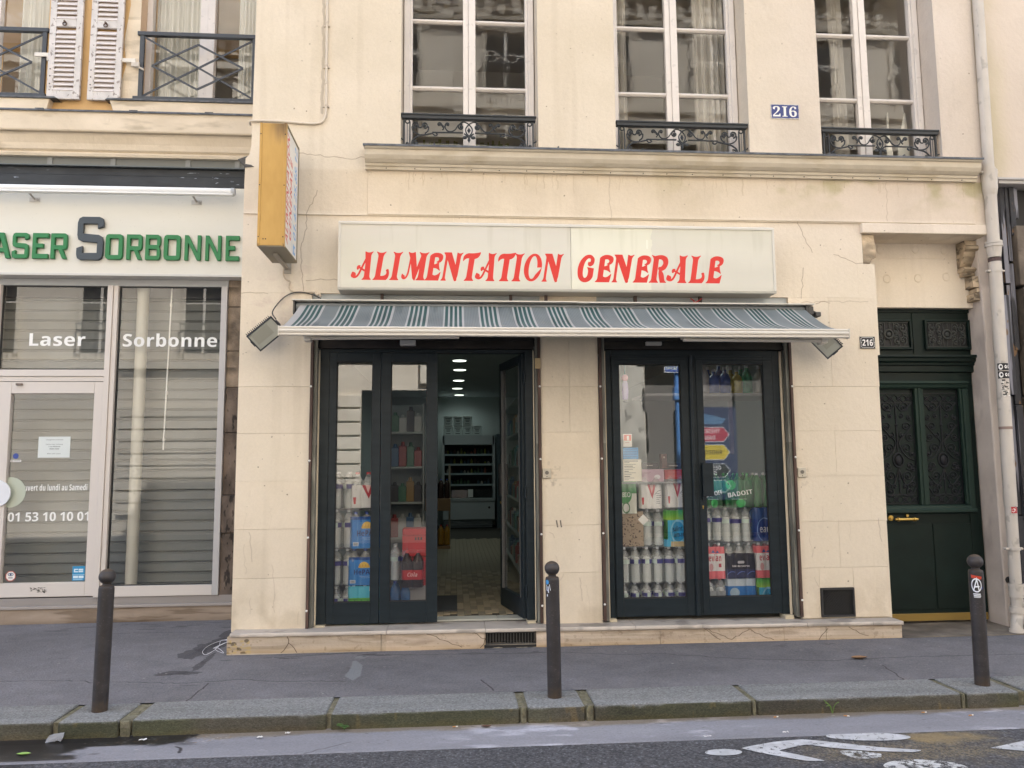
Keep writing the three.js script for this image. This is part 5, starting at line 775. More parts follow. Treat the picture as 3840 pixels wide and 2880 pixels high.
{ // fascia, letters, lamp tube
  const o = thing('fascia_sign', 'cream fascia board with raised green letters and a large slate initial', 'shop sign');
  const fG = cv(1024, 320, (u, v) => { const k = (fbm(u * 5, v * 3, 4) - 0.5) * 10 - (1 - sstep(0, 0.25, v)) * 8 * fbm(u * 14, v * 2, 3), s = hash(Math.floor(u * 1024), Math.floor(v * 320)) > 0.9994 ? -60 : 0; return [222 + k + s, 218 + k + s, 206 + k + s]; });
  part(o, 'board', [box(-6.6, -2.2, 4.115, 5.2, ZL - 0.1, ZL + 0.1)], M('#ffffff', 0.45, { map: tx(fG, true, [-6.6, 4.1, 4.4, 1.1]) }));
  part(o, 'edge_trim', [box(-6.6, -2.2, 4.085, 4.115, ZL - 0.1, ZL + 0.11, 0.004)], M([0.62, 0.6, 0.56], 0.4));
  const green = M([0.02, 0.2, 0.06], 0.5), slate = M([0.05, 0.066, 0.08], 0.5), z0 = ZL + 0.104, z1 = ZL + 0.145;
  // letter outlines on a unit square, corners cut; t is the stroke thickness
  const GL = {
    A: [[[0, 0], [0.36, 1], [0.64, 1], [1, 0], [0.78, 0], [0.7, 0.24], [0.3, 0.24], [0.22, 0]], [[[0.35, 0.4], [0.5, 0.84], [0.65, 0.4]]]],
    L: [[[0, 0], [0, 1], [0.22, 1], [0.22, 0.17], [1, 0.17], [1, 0]], []],
    S: [[[0.02, 0.27], [0.02, 0.12], [0.06, 0.03], [0.16, 0], [0.84, 0], [0.95, 0.04], [1, 0.13], [1, 0.44], [0.95, 0.54], [0.84, 0.58], [0.24, 0.61], [0.24, 0.84], [0.78, 0.84], [0.78, 0.73], [1, 0.78], [1, 0.88], [0.95, 0.97], [0.84, 1], [0.2, 1], [0.08, 0.96], [0.03, 0.86], [0.03, 0.57], [0.07, 0.47], [0.2, 0.43], [0.78, 0.4], [0.78, 0.16], [0.24, 0.16], [0.24, 0.32]], []],
    E: [[[0, 0], [0, 1], [1, 1], [1, 0.82], [0.24, 0.82], [0.24, 0.59], [0.68, 0.59], [0.68, 0.42], [0.24, 0.42], [0.24, 0.18], [1, 0.18], [1, 0]], []],
    R: [[[0, 0], [0, 1], [0.86, 1], [0.96, 0.96], [1, 0.86], [1, 0.5], [0.95, 0.4], [0.85, 0.36], [0.74, 0.36], [1, 0], [0.74, 0], [0.48, 0.36], [0.24, 0.36], [0.24, 0]], [[[0.24, 0.53], [0.76, 0.53], [0.76, 0.83], [0.24, 0.83]]]],
    O: [[[0, 0.14], [0, 0.86], [0.05, 0.96], [0.16, 1], [0.84, 1], [0.95, 0.96], [1, 0.86], [1, 0.14], [0.95, 0.04], [0.84, 0], [0.16, 0], [0.05, 0.04]], [[[0.24, 0.17], [0.76, 0.17], [0.76, 0.83], [0.24, 0.83]]]],
    B: [[[0, 0], [0, 1], [0.84, 1], [0.96, 0.95], [1, 0.84], [1, 0.62], [0.9, 0.51], [1, 0.4], [1, 0.14], [0.95, 0.04], [0.84, 0]], [[[0.24, 0.16], [0.77, 0.16], [0.77, 0.42], [0.24, 0.42]], [[0.24, 0.59], [0.77, 0.59], [0.77, 0.84], [0.24, 0.84]]]],
    N: [[[0, 0], [0, 1], [0.22, 1], [0.79, 0.3], [0.79, 1], [1, 1], [1, 0], [0.78, 0], [0.21, 0.7], [0.21, 0]], []],
  };
  const letter = (c, x0, x1, y0, y1, m) => { const f = (p) => [x0 + p[0] * (x1 - x0), y0 + p[1] * (y1 - y0)]; part(o, 'letter', slab(poly(GL[c][0].map(f), GL[c][1].map((h) => h.map(f))), z0, z1, 0.003), m); };
  letter('L', -6.1, -5.62, 4.27, 4.79, slate);
  for (const [c, a, b] of [['A', -5.5, -5.265], ['S', -5.25, -5.062], ['E', -5.015, -4.835], ['R', -4.805, -4.62], ['O', -4.175, -3.975], ['R', -3.93, -3.75], ['B', -3.71, -3.535], ['O', -3.495, -3.3], ['N', -3.25, -3.06], ['N', -3.005, -2.82], ['E', -2.765, -2.605]]) letter(c, a, b, 4.28, 4.59, green);
  letter('S', -4.515, -4.205, 4.27, 4.8, slate);
  const t = thing('lamp_tube', 'long white round light rail along the top of the cream fascia', 'light fitting');
  part(t, 'tube', [cylX(0.042, -6.6, -2.68, 5.1, ZL + 0.26, 24), box(-6.6, -2.66, 5.05, 5.066, ZL + 0.22, ZL + 0.3)], M([0.86, 0.86, 0.85], 0.3)); part(t, 'end_cap', cylX(0.046, -2.68, -2.64, 5.1, ZL + 0.26, 24), M([0.55, 0.56, 0.57], 0.4));
  for (const x of [-5.04, -3.14]) { part(t, 'wall_plate', box(x - 0.06, x + 0.06, 4.985, 5.04, ZL + 0.1, ZL + 0.108, 0.002), M([0.55, 0.52, 0.47], 0.5)); part(t, 'arm', [rodG([x, 5.02, ZL + 0.108], [x - 0.02, 5.08, ZL + 0.25], 0.012), cylZ(0.016, ZL + 0.1, ZL + 0.12, x + 0.035, 5.012, 10)], M([0.4, 0.37, 0.33], 0.5)); }
  const d = thing('awning_box', 'long black weathered box above the cream fascia', 'awning box');
  const dG = cv(1024, 128, (u, v) => { const s = sstep(0.7, 0.78, fbm(u * 50, v * 12, 4)) * sstep(0.6, 0.7, fbm(u * 6, v * 9, 3)), k = 34 + fbm(u * 20, v * 4, 4) * 26 + s * 110; return [k * 0.95, k, k * 1.05]; });
  const mD = M('#ffffff', 0.6, { map: tx(dG, true, [-6.6, 5.2, 4.4, 0.3]) });
  part(d, 'front', [box(-6.6, -2.2, 5.21, 5.34, ZL - 0.1, ZL + 0.09, 0.006), box(-6.6, -2.2, 5.345, 5.44, ZL - 0.1, ZL + 0.07, 0.006)], mD);
  part(d, 'lid', [profX([[ZL - 0.1, 5.47], [ZL + 0.12, 5.445], [ZL + 0.125, 5.455], [ZL - 0.1, 5.49]], -6.6, -2.2)], M([0.2, 0.22, 0.23], 0.6));
  part(d, 'back_panel', [box(-6.6, -2.2, 5.49, 5.6, ZL - 0.1, ZL - 0.02)], M([0.19, 0.19, 0.17], 0.8));
  for (const x of [-5.6, -4.95, -4.2, -3.3, -2.7]) part(d, 'joint_strap', box(x - 0.03, x + 0.03, 5.49, 5.6, ZL - 0.02, ZL - 0.008), M([0.26, 0.26, 0.24], 0.7));
}
{ // aluminium shopfront, vinyl lettering, roller shutter behind
  const o = thing('clinic_shopfront', 'white framed glass shopfront of the clinic on the left with a shutter down behind it', 'shopfront');
  const mF = M([0.66, 0.6, 0.55], 0.4), mR = M([0.03, 0.03, 0.03], 0.6), z = ZL - 0.05, mV = M([0.85, 0.85, 0.83], 0.5);
  part(o, 'top_rail', [box(-6.6, -2.775, 4.0, 4.083, z - 0.08, z - 0.01)], M([0.42, 0.42, 0.41], 0.4));
  part(o, 'mullion', [box(-4.195, -4.13, 0.286, 3.999, z - 0.08, z + 0.03, 0.004), box(-4.129, -4.075, 0.286, 3.999, z - 0.08, z + 0.015, 0.004)], mF); part(o, 'mullion', box(-2.85, -2.776, 0.286, 3.999, z - 0.08, z + 0.02, 0.004), M([0.5, 0.48, 0.47], 0.4)); part(o, 'mullion', box(-5.5, -5.44, 0.286, 3.999, z - 0.08, z + 0.02, 0.004), mF);
  part(o, 'transom', [box(-5.44, -4.196, 2.885, 2.965, z - 0.08, z + 0.02, 0.004), box(-5.44, -4.196, 2.825, 2.883, z - 0.08, z + 0.005, 0.003)], mF);
  part(o, 'bottom_rail', [box(-4.074, -2.851, 0.286, 0.405, z - 0.08, z + 0.015, 0.004)], mF);
  const pane = (x0, x1, y0, y1) => { part(o, 'seal', [box(x0, x0 + 0.012, y0, y1, z - 0.055, z - 0.03), box(x1 - 0.012, x1, y0, y1, z - 0.055, z - 0.03), box(x0 + 0.012, x1 - 0.012, y1 - 0.012, y1, z - 0.055, z - 0.03), box(x0 + 0.012, x1 - 0.012, y0, y0 + 0.012, z - 0.055, z - 0.03)], mR); return part(o, 'pane', slab(poly(rect(x0 + 0.012, x1 - 0.012, y0 + 0.012, y1 - 0.012)), z - 0.045, z - 0.0445), mGlass); };
  const pA = pane(-5.44, -4.196, 2.965, 3.999), pB = pane(-4.074, -2.851, 0.405, 3.999), zt = z - 0.042;
  lettering(pA, 'Laser', -5.11, -4.46, 3.26, 3.415, zt, mV); lettering(pB, 'Sorbonne', -4.02, -2.9, 3.255, 3.42, zt, mV);
  const dr = part(o, 'door_leaf', [box(-5.435, -5.26, 0.3, 2.82, z - 0.07, z, 0.004), box(-4.305, -4.2, 0.3, 2.82, z - 0.07, z, 0.004), box(-5.259, -4.306, 2.68, 2.82, z - 0.07, z, 0.004), box(-5.259, -4.306, 0.3, 0.46, z - 0.07, z, 0.004)], mF);
  const pd = part(dr, 'pane', slab(poly(rect(-5.26, -4.305, 0.46, 2.68)), z - 0.045, z - 0.0445), mGlass);
  lettering(dr, 'Ouvert du lundi au Samedi', -5.11, -4.35, 1.525, 1.6, zt, mV); lettering(dr, '01 53 10 10 01', -5.235, -4.315, 1.168, 1.275, zt, mV);
  part(dr, 'closer', [box(-5.2, -5.13, 2.775, 2.8, z, z + 0.03, 0.004)], M([0.16, 0.12, 0.1], 0.6));
  part(dr, 'seal', [box(-4.2, -4.196, 0.3, 2.82, z - 0.06, z - 0.02), box(-5.43, -4.2, 2.821, 2.8245, z - 0.06, z - 0.02)], mR);
  const stick = (name, label, cat, w, h, x, y, draw) => { const g = cv(w, h, null); g.clearRect(0, 0, w, h); draw(g); return g; };
  const decal = (label, name, x0, x1, y0, y1, g, zz = zt + 0.002) => { part(dr, name, new THREE.PlaneGeometry(x1 - x0, y1 - y0).translate((x0 + x1) / 2, (y0 + y1) / 2, zz), M('#ffffff', 0.6, { map: tx(g), alphaTest: 0.5 }), label); };
  const pg = cv(512, 360, '#d9dedb'); pg.fillStyle = '#3a3a3c'; pg.textAlign = 'center'; pg.font = '27px sans-serif'; pg.fillText("Changement d'adresse", 256, 62); pg.fillText('Centre Laser Sorbonne', 256, 142); pg.font = 'italic bold 28px sans-serif'; pg.fillText('1 rue Madame', 256, 180); pg.fillText('75006 PARIS', 256, 220); pg.font = '25px sans-serif'; pg.fillText('Métro Saint Sulpice', 256, 300);
  decal('white printed notice', 'paper_notice', -4.935, -4.57, 1.915, 2.165, pg);
  const eg = stick('', '', '', 200, 200, 0, 0, (g) => { g.fillStyle = '#b54a3c'; g.beginPath(); for (let i = 0; i < 8; i++) g.lineTo(100 + 98 * Math.cos(i * Math.PI / 4 + 0.39), 100 + 98 * Math.sin(i * Math.PI / 4 + 0.39)); g.fill(); g.fillStyle = '#e6e2dc'; g.beginPath(); for (let i = 0; i < 8; i++) g.lineTo(100 + 84 * Math.cos(i * Math.PI / 4 + 0.39), 100 + 84 * Math.sin(i * Math.PI / 4 + 0.39)); g.fill(); g.fillStyle = '#39466e'; g.beginPath(); g.ellipse(100, 72, 52, 28, 0, 0, 7); g.fill(); g.fillStyle = '#cfd6dc'; g.beginPath(); g.ellipse(100, 72, 40, 18, 0, 0, 7); g.fill(); g.fillStyle = '#27325a'; g.beginPath(); g.arc(100, 72, 17, 0, 7); g.fill(); for (const y of [118, 134]) g.fillRect(60, y, 80, 7); });
  decal('octagonal red and white eye sticker', 'sticker', -5.225, -5.1, 0.475, 0.605, eg);
  const bg = cv(200, 240, '#2b8fc0'); bg.fillStyle = '#d8e8ee'; bg.fillRect(24, 44, 68, 58); bg.fillRect(100, 44, 74, 26); bg.fillRect(100, 76, 74, 26); bg.fillRect(0, 140, 200, 6); bg.fillRect(16, 160, 80, 40); bg.fillRect(104, 160, 80, 40); bg.fillRect(20, 214, 150, 8); bg.fillStyle = '#2b8fc0'; bg.fillRect(44, 62, 48, 22);
  decal('blue card payment sticker', 'sticker', -4.47, -4.33, 0.475, 0.64, bg);
  const sg = stick('', '', '', 160, 160, 0, 0, (g) => { g.fillStyle = '#3a4f9c'; g.beginPath(); g.arc(80, 66, 40, 0, 7); g.fill(); g.fillStyle = '#d8d6d4'; g.fillRect(0, 120, 160, 32); g.fillStyle = '#4a4444'; g.fillRect(16, 132, 30, 8); g.fillRect(56, 132, 90, 5); });
  decal('small round blue sticker over a white strip', 'sticker', -5.25, -5.12, 1.86, 1.99, sg);
  const mg = stick('', '', '', 200, 90, 0, 0, (g) => { for (let i = 0; i < 70; i++) { g.fillStyle = rnd() < 0.6 ? '#2a2724' : '#6e665c'; const x = rr(8, 180), y = rr(10, 70) * (0.6 + x / 500); g.fillRect(x, y, rr(4, 22), rr(2, 7)); } });
  decal('scraped black mark', 'scraped_mark', -4.93, -4.72, 0.32, 0.42, mg, z + 0.001);
  part(dr, 'round_plate', [cylZ(0.178, zt + 0.002, zt + 0.004, -5.225, 1.51, 36)], M([0.5, 0.54, 0.44], 0.5)); part(dr, 'round_plate', [cylZ(0.155, z + 0.002, z + 0.02, -5.345, 1.5, 36)], M([0.75, 0.76, 0.8], 0.4));
  const rs = thing('roller_shutter', 'grey slatted roller shutter closed behind the clinic glass', 'roller shutter');
  const mS = M([0.19, 0.195, 0.178], 0.6);
  const zs = ZL - 0.5, sp = [[zs - 0.02, 0], [zs + 0.002, 0.004], [zs + 0.006, 0.012], [zs + 0.006, 0.099], [zs + 0.002, 0.103], [zs + 0.0085, 0.106], [zs + 0.0105, 0.119], [zs + 0.003, 0.1215], [zs - 0.02, 0.122]], sg2 = profX(sp, -5.75, -2.6);
  for (let i = 0; i < 31; i++) { const m = part(rs, 'slat', sg2, mS); m.position.set(0, 0.25 + i * 0.126, rr(-0.001, 0.001)); }
  part(rs, 'housing', [box(-5.75, -2.6, 3.93, 4.2, ZL - 0.7, ZL - 0.42)], M([0.1, 0.1, 0.1], 0.7)); part(rs, 'guide_rail', box(-2.83, -2.78, 0.25, 3.93, ZL - 0.6, ZL - 0.4), M([0.14, 0.14, 0.14], 0.6));
  struct('interior_wall', [box(-6.2, -6.15, 0.2, 4.3, -3, ZL - 0.2), box(-6.2, -2.2, 0.2, 4.3, -3.1, -3.0), box(-2.6, -2.2, 0.2, 4.3, -3, ZL - 0.51), box(-6.2, -2.2, 4.2, 4.25, -3, ZL - 0.51), box(-6.2, -2.2, 0.2, 0.24, -3, ZL - 0.401)], M([0.4, 0.4, 0.38], 0.9), 'inside of the clinic entrance');
  const pp = solo('inside_pipe', 'thick cream pipe standing behind the clinic glass before the shutter', 'pipe', [cylX(0.001, -3.9, -3.89, 0.3, ZL - 0.3, 6), cyl(0.068, 0.068, 0.25, 4.1, -3.87, ZL - 0.27, 24)], M([0.52, 0.5, 0.42], 0.5));
  const cord = thing('blind_rod', 'thin white rod hanging behind the right clinic pane', 'rod'); part(cord, 'rod', [rodG([-3.5, 4.05, ZL - 0.2], [-3.53, 2.0, ZL - 0.2], 0.009, 8)], M([0.8, 0.78, 0.72], 0.4)); part(cord, 'joint', [[-3.504, 3.8], [-3.515, 2.7], [-3.527, 2.12]].map(([x, y]) => cyl(0.014, 0.014, y - 0.02, y + 0.02, x, ZL - 0.2, 10)), M([0.7, 0.68, 0.62], 0.4));
}
// ------------------------------------------------------------------ the other side of the street, behind the camera: sunlit, seen only in the glass
{
  const Z = 10.2, o = thing('opposite_house', 'sunlit pale stone house across the street seen only as reflections in the glass', 'house');
  const sG = cv(1024, 1024, (u, v) => { const a = fbm(u * 14, v * 14, 4) - 0.5, c = hash(Math.floor(u * 12 + (Math.floor(v * 24) % 2) * 0.5), Math.floor(v * 24)) - 0.5; return [212 + a * 30 + c * 12, 203 + a * 31 + c * 13, 188 + a * 32 + c * 14]; });
  const mS = M('#ffffff', 0.9, { map: tx(sG, true, [0, 0, 12, 12]) }), mWd = M([0.01, 0.012, 0.014], 0.5, { specularIntensity: 0.3 }), mFr = M([0.66, 0.62, 0.56], 0.6), mDk = M([0.03, 0.032, 0.04], 0.5);
  part(o, 'wall', [box(-13, 28, 4.5, 15.6, Z, Z + 6), box(-13, 4.68, 0, 4.5, Z, Z + 6), box(9.4, 28, 0, 4.5, Z, Z + 6), box(4.68, 9.4, 0, 4.5, Z + 0.5, Z + 6)], mS);
  for (const [y, d, h] of [[4.5, 0.18, 0.22], [7.6, 0.1, 0.16], [10.9, 0.1, 0.16], [13.25, 0.25, 0.2], [14.1, 0.5, 0.28]]) part(o, 'cornice', box(-13, 28, y, y + h, Z - d, Z), mS);
  for (const [yy, h] of [[13.85, 0.2], [13.55, 0.16]]) for (let i = 0; i < 60; i++) part(o, 'dentil', box(-10 + i * 0.36, -9.83 + i * 0.36, yy, yy + h, Z - 0.3, Z), mS);
  for (let k = -5; k < 9; k++) for (const [y, h] of [[4.95, 2.2], [8.1, 2.3], [11.4, 1.5]]) {
    const x = 1.34 + k * 2.75, w = part(o, 'window', [box(x - 0.62, x - 0.5, y - 0.05, y + h + 0.12, Z - 0.05, Z, 0.01), box(x + 0.5, x + 0.62, y - 0.05, y + h + 0.12, Z - 0.05, Z, 0.01), box(x - 0.7, x + 0.7, y + h + 0.121, y + h + 0.26, Z - 0.12, Z, 0.01)], mS);
    part(w, 'pane', box(x - 0.499, x + 0.499, y, y + h, Z - 0.012, Z - 0.001), mWd); part(w, 'glazing_bar', [box(x - 0.035, x + 0.035, y, y + h, Z - 0.03, Z - 0.013), box(x - 0.499, x - 0.036, y + h * 0.62, y + h * 0.62 + 0.04, Z - 0.028, Z - 0.013), box(x + 0.036, x + 0.499, y + h * 0.62, y + h * 0.62 + 0.04, Z - 0.028, Z - 0.013)], mFr);
    part(w, 'guard', [box(x - 0.6, x + 0.6, y + 0.75, y + 0.8, Z - 0.2, Z - 0.16), ...[...Array(9)].map((_, i) => box(x - 0.58 + i * 0.143, x - 0.56 + i * 0.143, y, y + 0.75, Z - 0.19, Z - 0.17))], mDk);
  }
  for (let i = 0; i < 9; i++) part(o, 'stone_course', box(-9, -2.2, 0.55 + i * 0.33, 0.55 + i * 0.33 + 0.285, Z - 0.1, Z, 0.01), mS);
  for (const [a, b] of [[-2.18, -0.4], [0.6, 2.9]]) part(o, 'shop_window', [box(a, b, 0.5, 3.6, Z - 0.02, Z - 0.001)], mWd);
  part(o, 'shop_band', [box(-0.8, 4.0, 3.75, 4.3, Z - 0.1, Z, 0.01)], M([0.6, 0.56, 0.48], 0.7));
  part(o, 'pier', [box(3.0, 4.66, 0, 4.4, Z - 0.05, Z, 0.01)], M([0.72, 0.69, 0.64], 0.85, { map: tx(cv(256, 512, (u, v) => { const k = 224 + (fbm(u * 9, v * 14, 5) - 0.5) * 60 - sstep(0.45, 0.47, v) * 34 - sstep(0.64, 0.75, fbm(u * 12, v * 20, 4)) * 60; return [k, k, k * 0.98]; }), true, [3, 0, 1.7, 4.4]) }));
  part(o, 'shop_panel', [box(4.7, 7.05, 0.1, 4.45, Z + 0.38, Z + 0.45)], M([0.16, 0.15, 0.14], 0.7)); part(o, 'shop_panel', [box(7.06, 9.4, 0.1, 4.3, Z + 0.3, Z + 0.45)], M([0.09, 0.088, 0.08], 0.7));
  const aG = cv(768, 1024, '#2c3558'), arrow = (y0, y1, c, t1, t2, fg) => { aG.fillStyle = c; aG.strokeStyle = '#b9bcc4'; aG.lineWidth = 8; aG.beginPath(); aG.moveTo(96, (y0 + y1) / 2); aG.lineTo(170, y0); aG.lineTo(768, y0); aG.lineTo(768, y1); aG.lineTo(170, y1); aG.closePath(); aG.fill(); aG.stroke(); aG.fillStyle = fg; aG.font = 'bold 66px sans-serif'; if (t2) { aG.fillText(t1, 215, y0 + 66); aG.fillText(t2, 275, y1 - 22); } else aG.fillText(t1, 195, (y0 + y1) / 2 + 24); };
  aG.fillStyle = '#54779c'; aG.beginPath(); aG.moveTo(130, 130); aG.lineTo(768, 0); aG.lineTo(768, 190); aG.lineTo(190, 190); aG.fill();
  arrow(225, 385, '#a8324c', 'THÈSES ET', 'DANS LA', '#d8c4c8'); arrow(420, 585, '#c7b23a', 'RHODOÏDE /', '', '#3a3524'); arrow(630, 775, '#23262c', 'DEST', 'DO', '#c8c8cc'); arrow(810, 940, '#2a6a7c', '', '', '#ccc');
  const pn = part(o, 'arrow_panel', new THREE.BoxGeometry(1.5, 2.3, 0.06).translate(6.3, 2.05, Z + 0.3), M([0.15, 0.17, 0.3], 0.6));
  part(pn, 'print', new THREE.PlaneGeometry(1.5, 2.3).rotateY(Math.PI).translate(6.3, 2.05, Z + 0.268), M('#ffffff', 0.6, { map: tx(aG) }));
  const p = thing('street_pole', 'blue sign pole across the street seen only in the shop glass', 'pole');
  const mB = M([0.1, 0.25, 0.55], 0.4); part(p, 'pole', cyl(0.05, 0.05, 0, 4.4, 5.3, 9.6, 16), mB);
  const bG = cv(256, 256, '#2a4fa8'); bG.fillStyle = '#dfe3c8'; bG.font = 'bold 60px sans-serif'; bG.fillText('LOCATION', 8, 90); bG.fillText('USAGERS', 20, 160); bG.fillText('RÉSERVÉ', 8, 232);
  part(p, 'sign_plate', new THREE.BoxGeometry(0.46, 0.5, 0.04).translate(5.22, 4.2, 9.52), M([0.6, 0.62, 0.66], 0.5)); part(p, 'print', new THREE.PlaneGeometry(0.42, 0.46).rotateY(Math.PI).translate(5.22, 4.2, 9.497), M('#ffffff', 0.5, { map: tx(bG) })); part(p, 'control_box', box(5.22, 5.38, 3.3, 3.6, 9.5, 9.7, 0.01), mB);
}
// ------------------------------------------------------------------ inside the shop
{
  const mW = M([0.42, 0.47, 0.46], 0.8), mC = M([0.5, 0.53, 0.53], 0.85);
  struct('shop_wall', [box(-2.0, -1.86, 0.2, 3.7, -13.2, -0.651), box(4.3, 4.4, 0.2, 3.7, -13.2, -0.651), box(-2.0, 4.4, 0.2, 3.7, -13.3, -13.2)], mW, 'walls inside the shop');
  struct('shop_ceiling', [box(-2.0, 4.4, 3.65, 3.72, -13.2, -0.651), box(-2.0, 4.4, 3.5, 3.56, -0.651, -0.2)], mC, 'ceiling inside the shop');
  const fl = struct('shop_floor', [box(-1.86, 4.3, 0.1, 0.205, -13.2, -0.45), box(-1.45, 3.6, 0.05, 0.198, -0.45, -0.34)], M([0.05, 0.045, 0.035], 0.9), 'worn tiled floor inside the shop');
  const geos = [0, 1, 2].map((i) => box(-0.0355, 0.0355, 0, 0.014 + i * 0.0012, -0.089, 0.089)), mats = [[0.3, 0.25, 0.16], [0.26, 0.22, 0.15], [0.34, 0.28, 0.19], [0.2, 0.17, 0.12]].map((c) => M(c, 0.75));
  const rest = [];
  for (let i = -14; i < 16; i++) for (let j = 0; j < 60; j++) {
    const x = 0.3 + i * 0.0745, z = -0.66 - j * 0.185 - (((i % 3) + 3) % 3) * 0.062, near = i > -8 && i < 8 && j < 18;
    if (near) { const m = part(fl, 'floor_tile', geos[Math.floor(rnd() * 3)], mats[Math.floor(rnd() * 4)]); m.position.set(x, 0.2035, z); m.rotation.set(rr(-0.004, 0.004), 0, rr(-0.006, 0.006)); } else if (j < 46) rest.push(box(x - 0.0355, x + 0.0355, 0.2, 0.218, z - 0.089, z + 0.089));
  }
  part(fl, 'floor_tiles_beyond', rest, mats[1]).userData.kind = 'stuff';
  part(fl, 'threshold_slab', box(-0.17, 0.45, 0.198, 0.216, -0.53, -0.34, 0.003), M([0.42, 0.42, 0.37], 0.6)); part(fl, 'threshold_slab', box(0.453, 0.83, 0.198, 0.216, -0.53, -0.34, 0.003), M([0.4, 0.4, 0.36], 0.6));
  solo('door_mat', 'dark grey mat lying inside the doorway against the folded leaf', 'mat', box(-0.5, 0.04, 0.222, 0.232, -1.75, -0.75, 0.003), M([0.05, 0.055, 0.06], 0.95));
  // five round ceiling lamps in a row
  const ord = ['first ceiling lamp from the street inside the shop', 'second ceiling lamp from the street inside the shop', 'middle one of five round ceiling lamps inside the shop', 'fourth ceiling lamp from the street, before the last', 'last round ceiling lamp, nearest the back wall'];
  [[0.104, -5.8], [0.119, -7.12], [0.11, -8.98], [0.09, -10.7], [0.147, -12.43]].forEach(([x, z], i) => {
    const o = thing('ceiling_lamp', 'round white ' + ord[i], 'ceiling lamp', [x, 3.648, z], 'round ceiling lamps inside the shop');
    part(o, 'rim', muv(new THREE.TorusGeometry(0.125, 0.012, 8, 28).rotateX(Math.PI / 2)), M([0.7, 0.7, 0.7], 0.5));
    part(o, 'lamp_diffuser', cyl(0.118, 0.122, -0.016, 0.0, 0, 0, 28), M([0.8, 0.85, 0.8], 0.6, { emissive: col(0.9, 1, 0.86), emissiveIntensity: 0.55 }));
    const l = new THREE.SpotLight(col(0.85, 1, 0.95), 0.34, 0, 1.45, 0.5, 2); l.position.set(0, -0.03, 0); l.target.position.set(0, -3, 0); l.castShadow = true; l.shadow.radius = 6; o.add(l, l.target);
  });
  [[-1.25, -1.5, 'unseen ceiling lamp near the street above the left shelving'], [2.5, -1.9, 'unseen ceiling lamp near the street above the right window stock'], [2.5, -4.2, 'unseen ceiling lamp of the right-hand row further inside']].forEach(([x, z, t]) => {  // second row out of view, put in to brighten goods near the street
    const o = thing('ceiling_lamp', 'round white ' + t, 'ceiling lamp', [x, 3.648, z], 'round ceiling lamps inside the shop');
    part(o, 'rim', muv(new THREE.TorusGeometry(0.125, 0.012, 8, 28).rotateX(Math.PI / 2)), M([0.7, 0.7, 0.7], 0.5)); part(o, 'lamp_diffuser', cyl(0.118, 0.122, -0.016, 0.0, 0, 0, 28), M([0.8, 0.85, 0.8], 0.6, { emissive: col(0.9, 1, 0.86), emissiveIntensity: 0.55 }));
    const l = new THREE.SpotLight(col(0.85, 1, 0.95), x < 0 ? 0.1 : 0.25, 0, 1.45, 0.5, 2); l.position.set(0, -0.03, 0); l.target.position.set(0, -3, 0); l.castShadow = true; l.shadow.radius = 6; o.add(l, l.target);
  });
}
// goods: a few kinds of bottle and pack, copied
const mPet = M([0.97, 0.98, 0.97], 0.12, { transmission: 0.8, thickness: 0, ior: 1.6 }), mPetG = M([0.1, 0.42, 0.14], 0.12, { transmission: 0.6, thickness: 0 }), mPetB = M([0.12, 0.32, 0.66], 0.15, { transmission: 0.6, thickness: 0 }), mPetP = M([0.9, 0.4, 0.42], 0.15, { transmission: 0.6, thickness: 0 });
const mWater = M([0.93, 0.96, 0.94], 0.4, { transmission: 0.4, thickness: 0 }), mCola = M([0.03, 0.014, 0.01], 0.15);
const petProfile = (H, R, ribs) => { const p = [[0.001, 0], [R * 0.8, 0.002], [R, H * 0.03]]; const y0 = H * 0.05, y1 = H * 0.56; for (let i = 0; i < ribs; i++) { const a = y0 + (y1 - y0) * i / ribs, d = (y1 - y0) / ribs; p.push([R, a + d * 0.1], [R, a + d * 0.55], [R * 0.89, a + d * 0.8]); } p.push([R, y1 + H * 0.01], [R * 0.985, H * 0.58], [R * 0.985, H * 0.66], [R, H * 0.675], [R * 0.97, H * 0.73], [R * 0.78, H * 0.82], [R * 0.46, H * 0.9], [R * 0.3, H * 0.93], [R * 0.27, H * 0.955]); return p; };
const gPet = lathe(petProfile(0.372, 0.0575, 9), 18), gPetS = lathe(petProfile(0.3, 0.04, 6), 14), gInner = lathe([[0.001, 0.006], [0.03, 0.008], [0.042, 0.02], [0.042, 0.25], [0.03, 0.27], [0.001, 0.272]], 10);
const gCap = cyl(0.0165, 0.0155, 0.352, 0.375, 0, 0, 14), gBand = muv(new THREE.CylinderGeometry(0.0582, 0.0582, 0.044, 20, 1, true).translate(0, 0.229, 0));
const bandG = cv(512, 64, (u, v) => { const s = (u * 3) % 1, oval = Math.hypot((s - 0.5) * 3.2, (v - 0.5) * 2.3); if (oval < 0.8) return oval > 0.66 ? [150, 120, 160] : [232, 224, 226]; if (s < 0.17) return [206, 222, 210]; return [62, 58, 128]; });
const mBand = M('#ffffff', 0.4, { map: tx(bandG) }), mCapW = M([0.8, 0.82, 0.84], 0.4), mCapB = M([0.08, 0.14, 0.5], 0.4), mCapR = M([0.6, 0.05, 0.06], 0.4), mCapG = M([0.05, 0.3, 0.1], 0.4);
function bottles(o, xs, zs, { body = mPet, cap = mCapW, band = true, h = 0, y = 0, inner = true } = {}) {
  for (const z of zs) for (const x of xs) {
    const b = part(o, 'bottle', gPet, body); b.position.set(x, y, z); b.rotation.y = rr(0, 6.28);
    const c = part(b, 'cap', gCap, cap);
    if (band) part(b, 'label_band', gBand, mBand);
    if (inner) part(b, 'water', gInner, body === mCola ? mCola : mWater);
  }
}
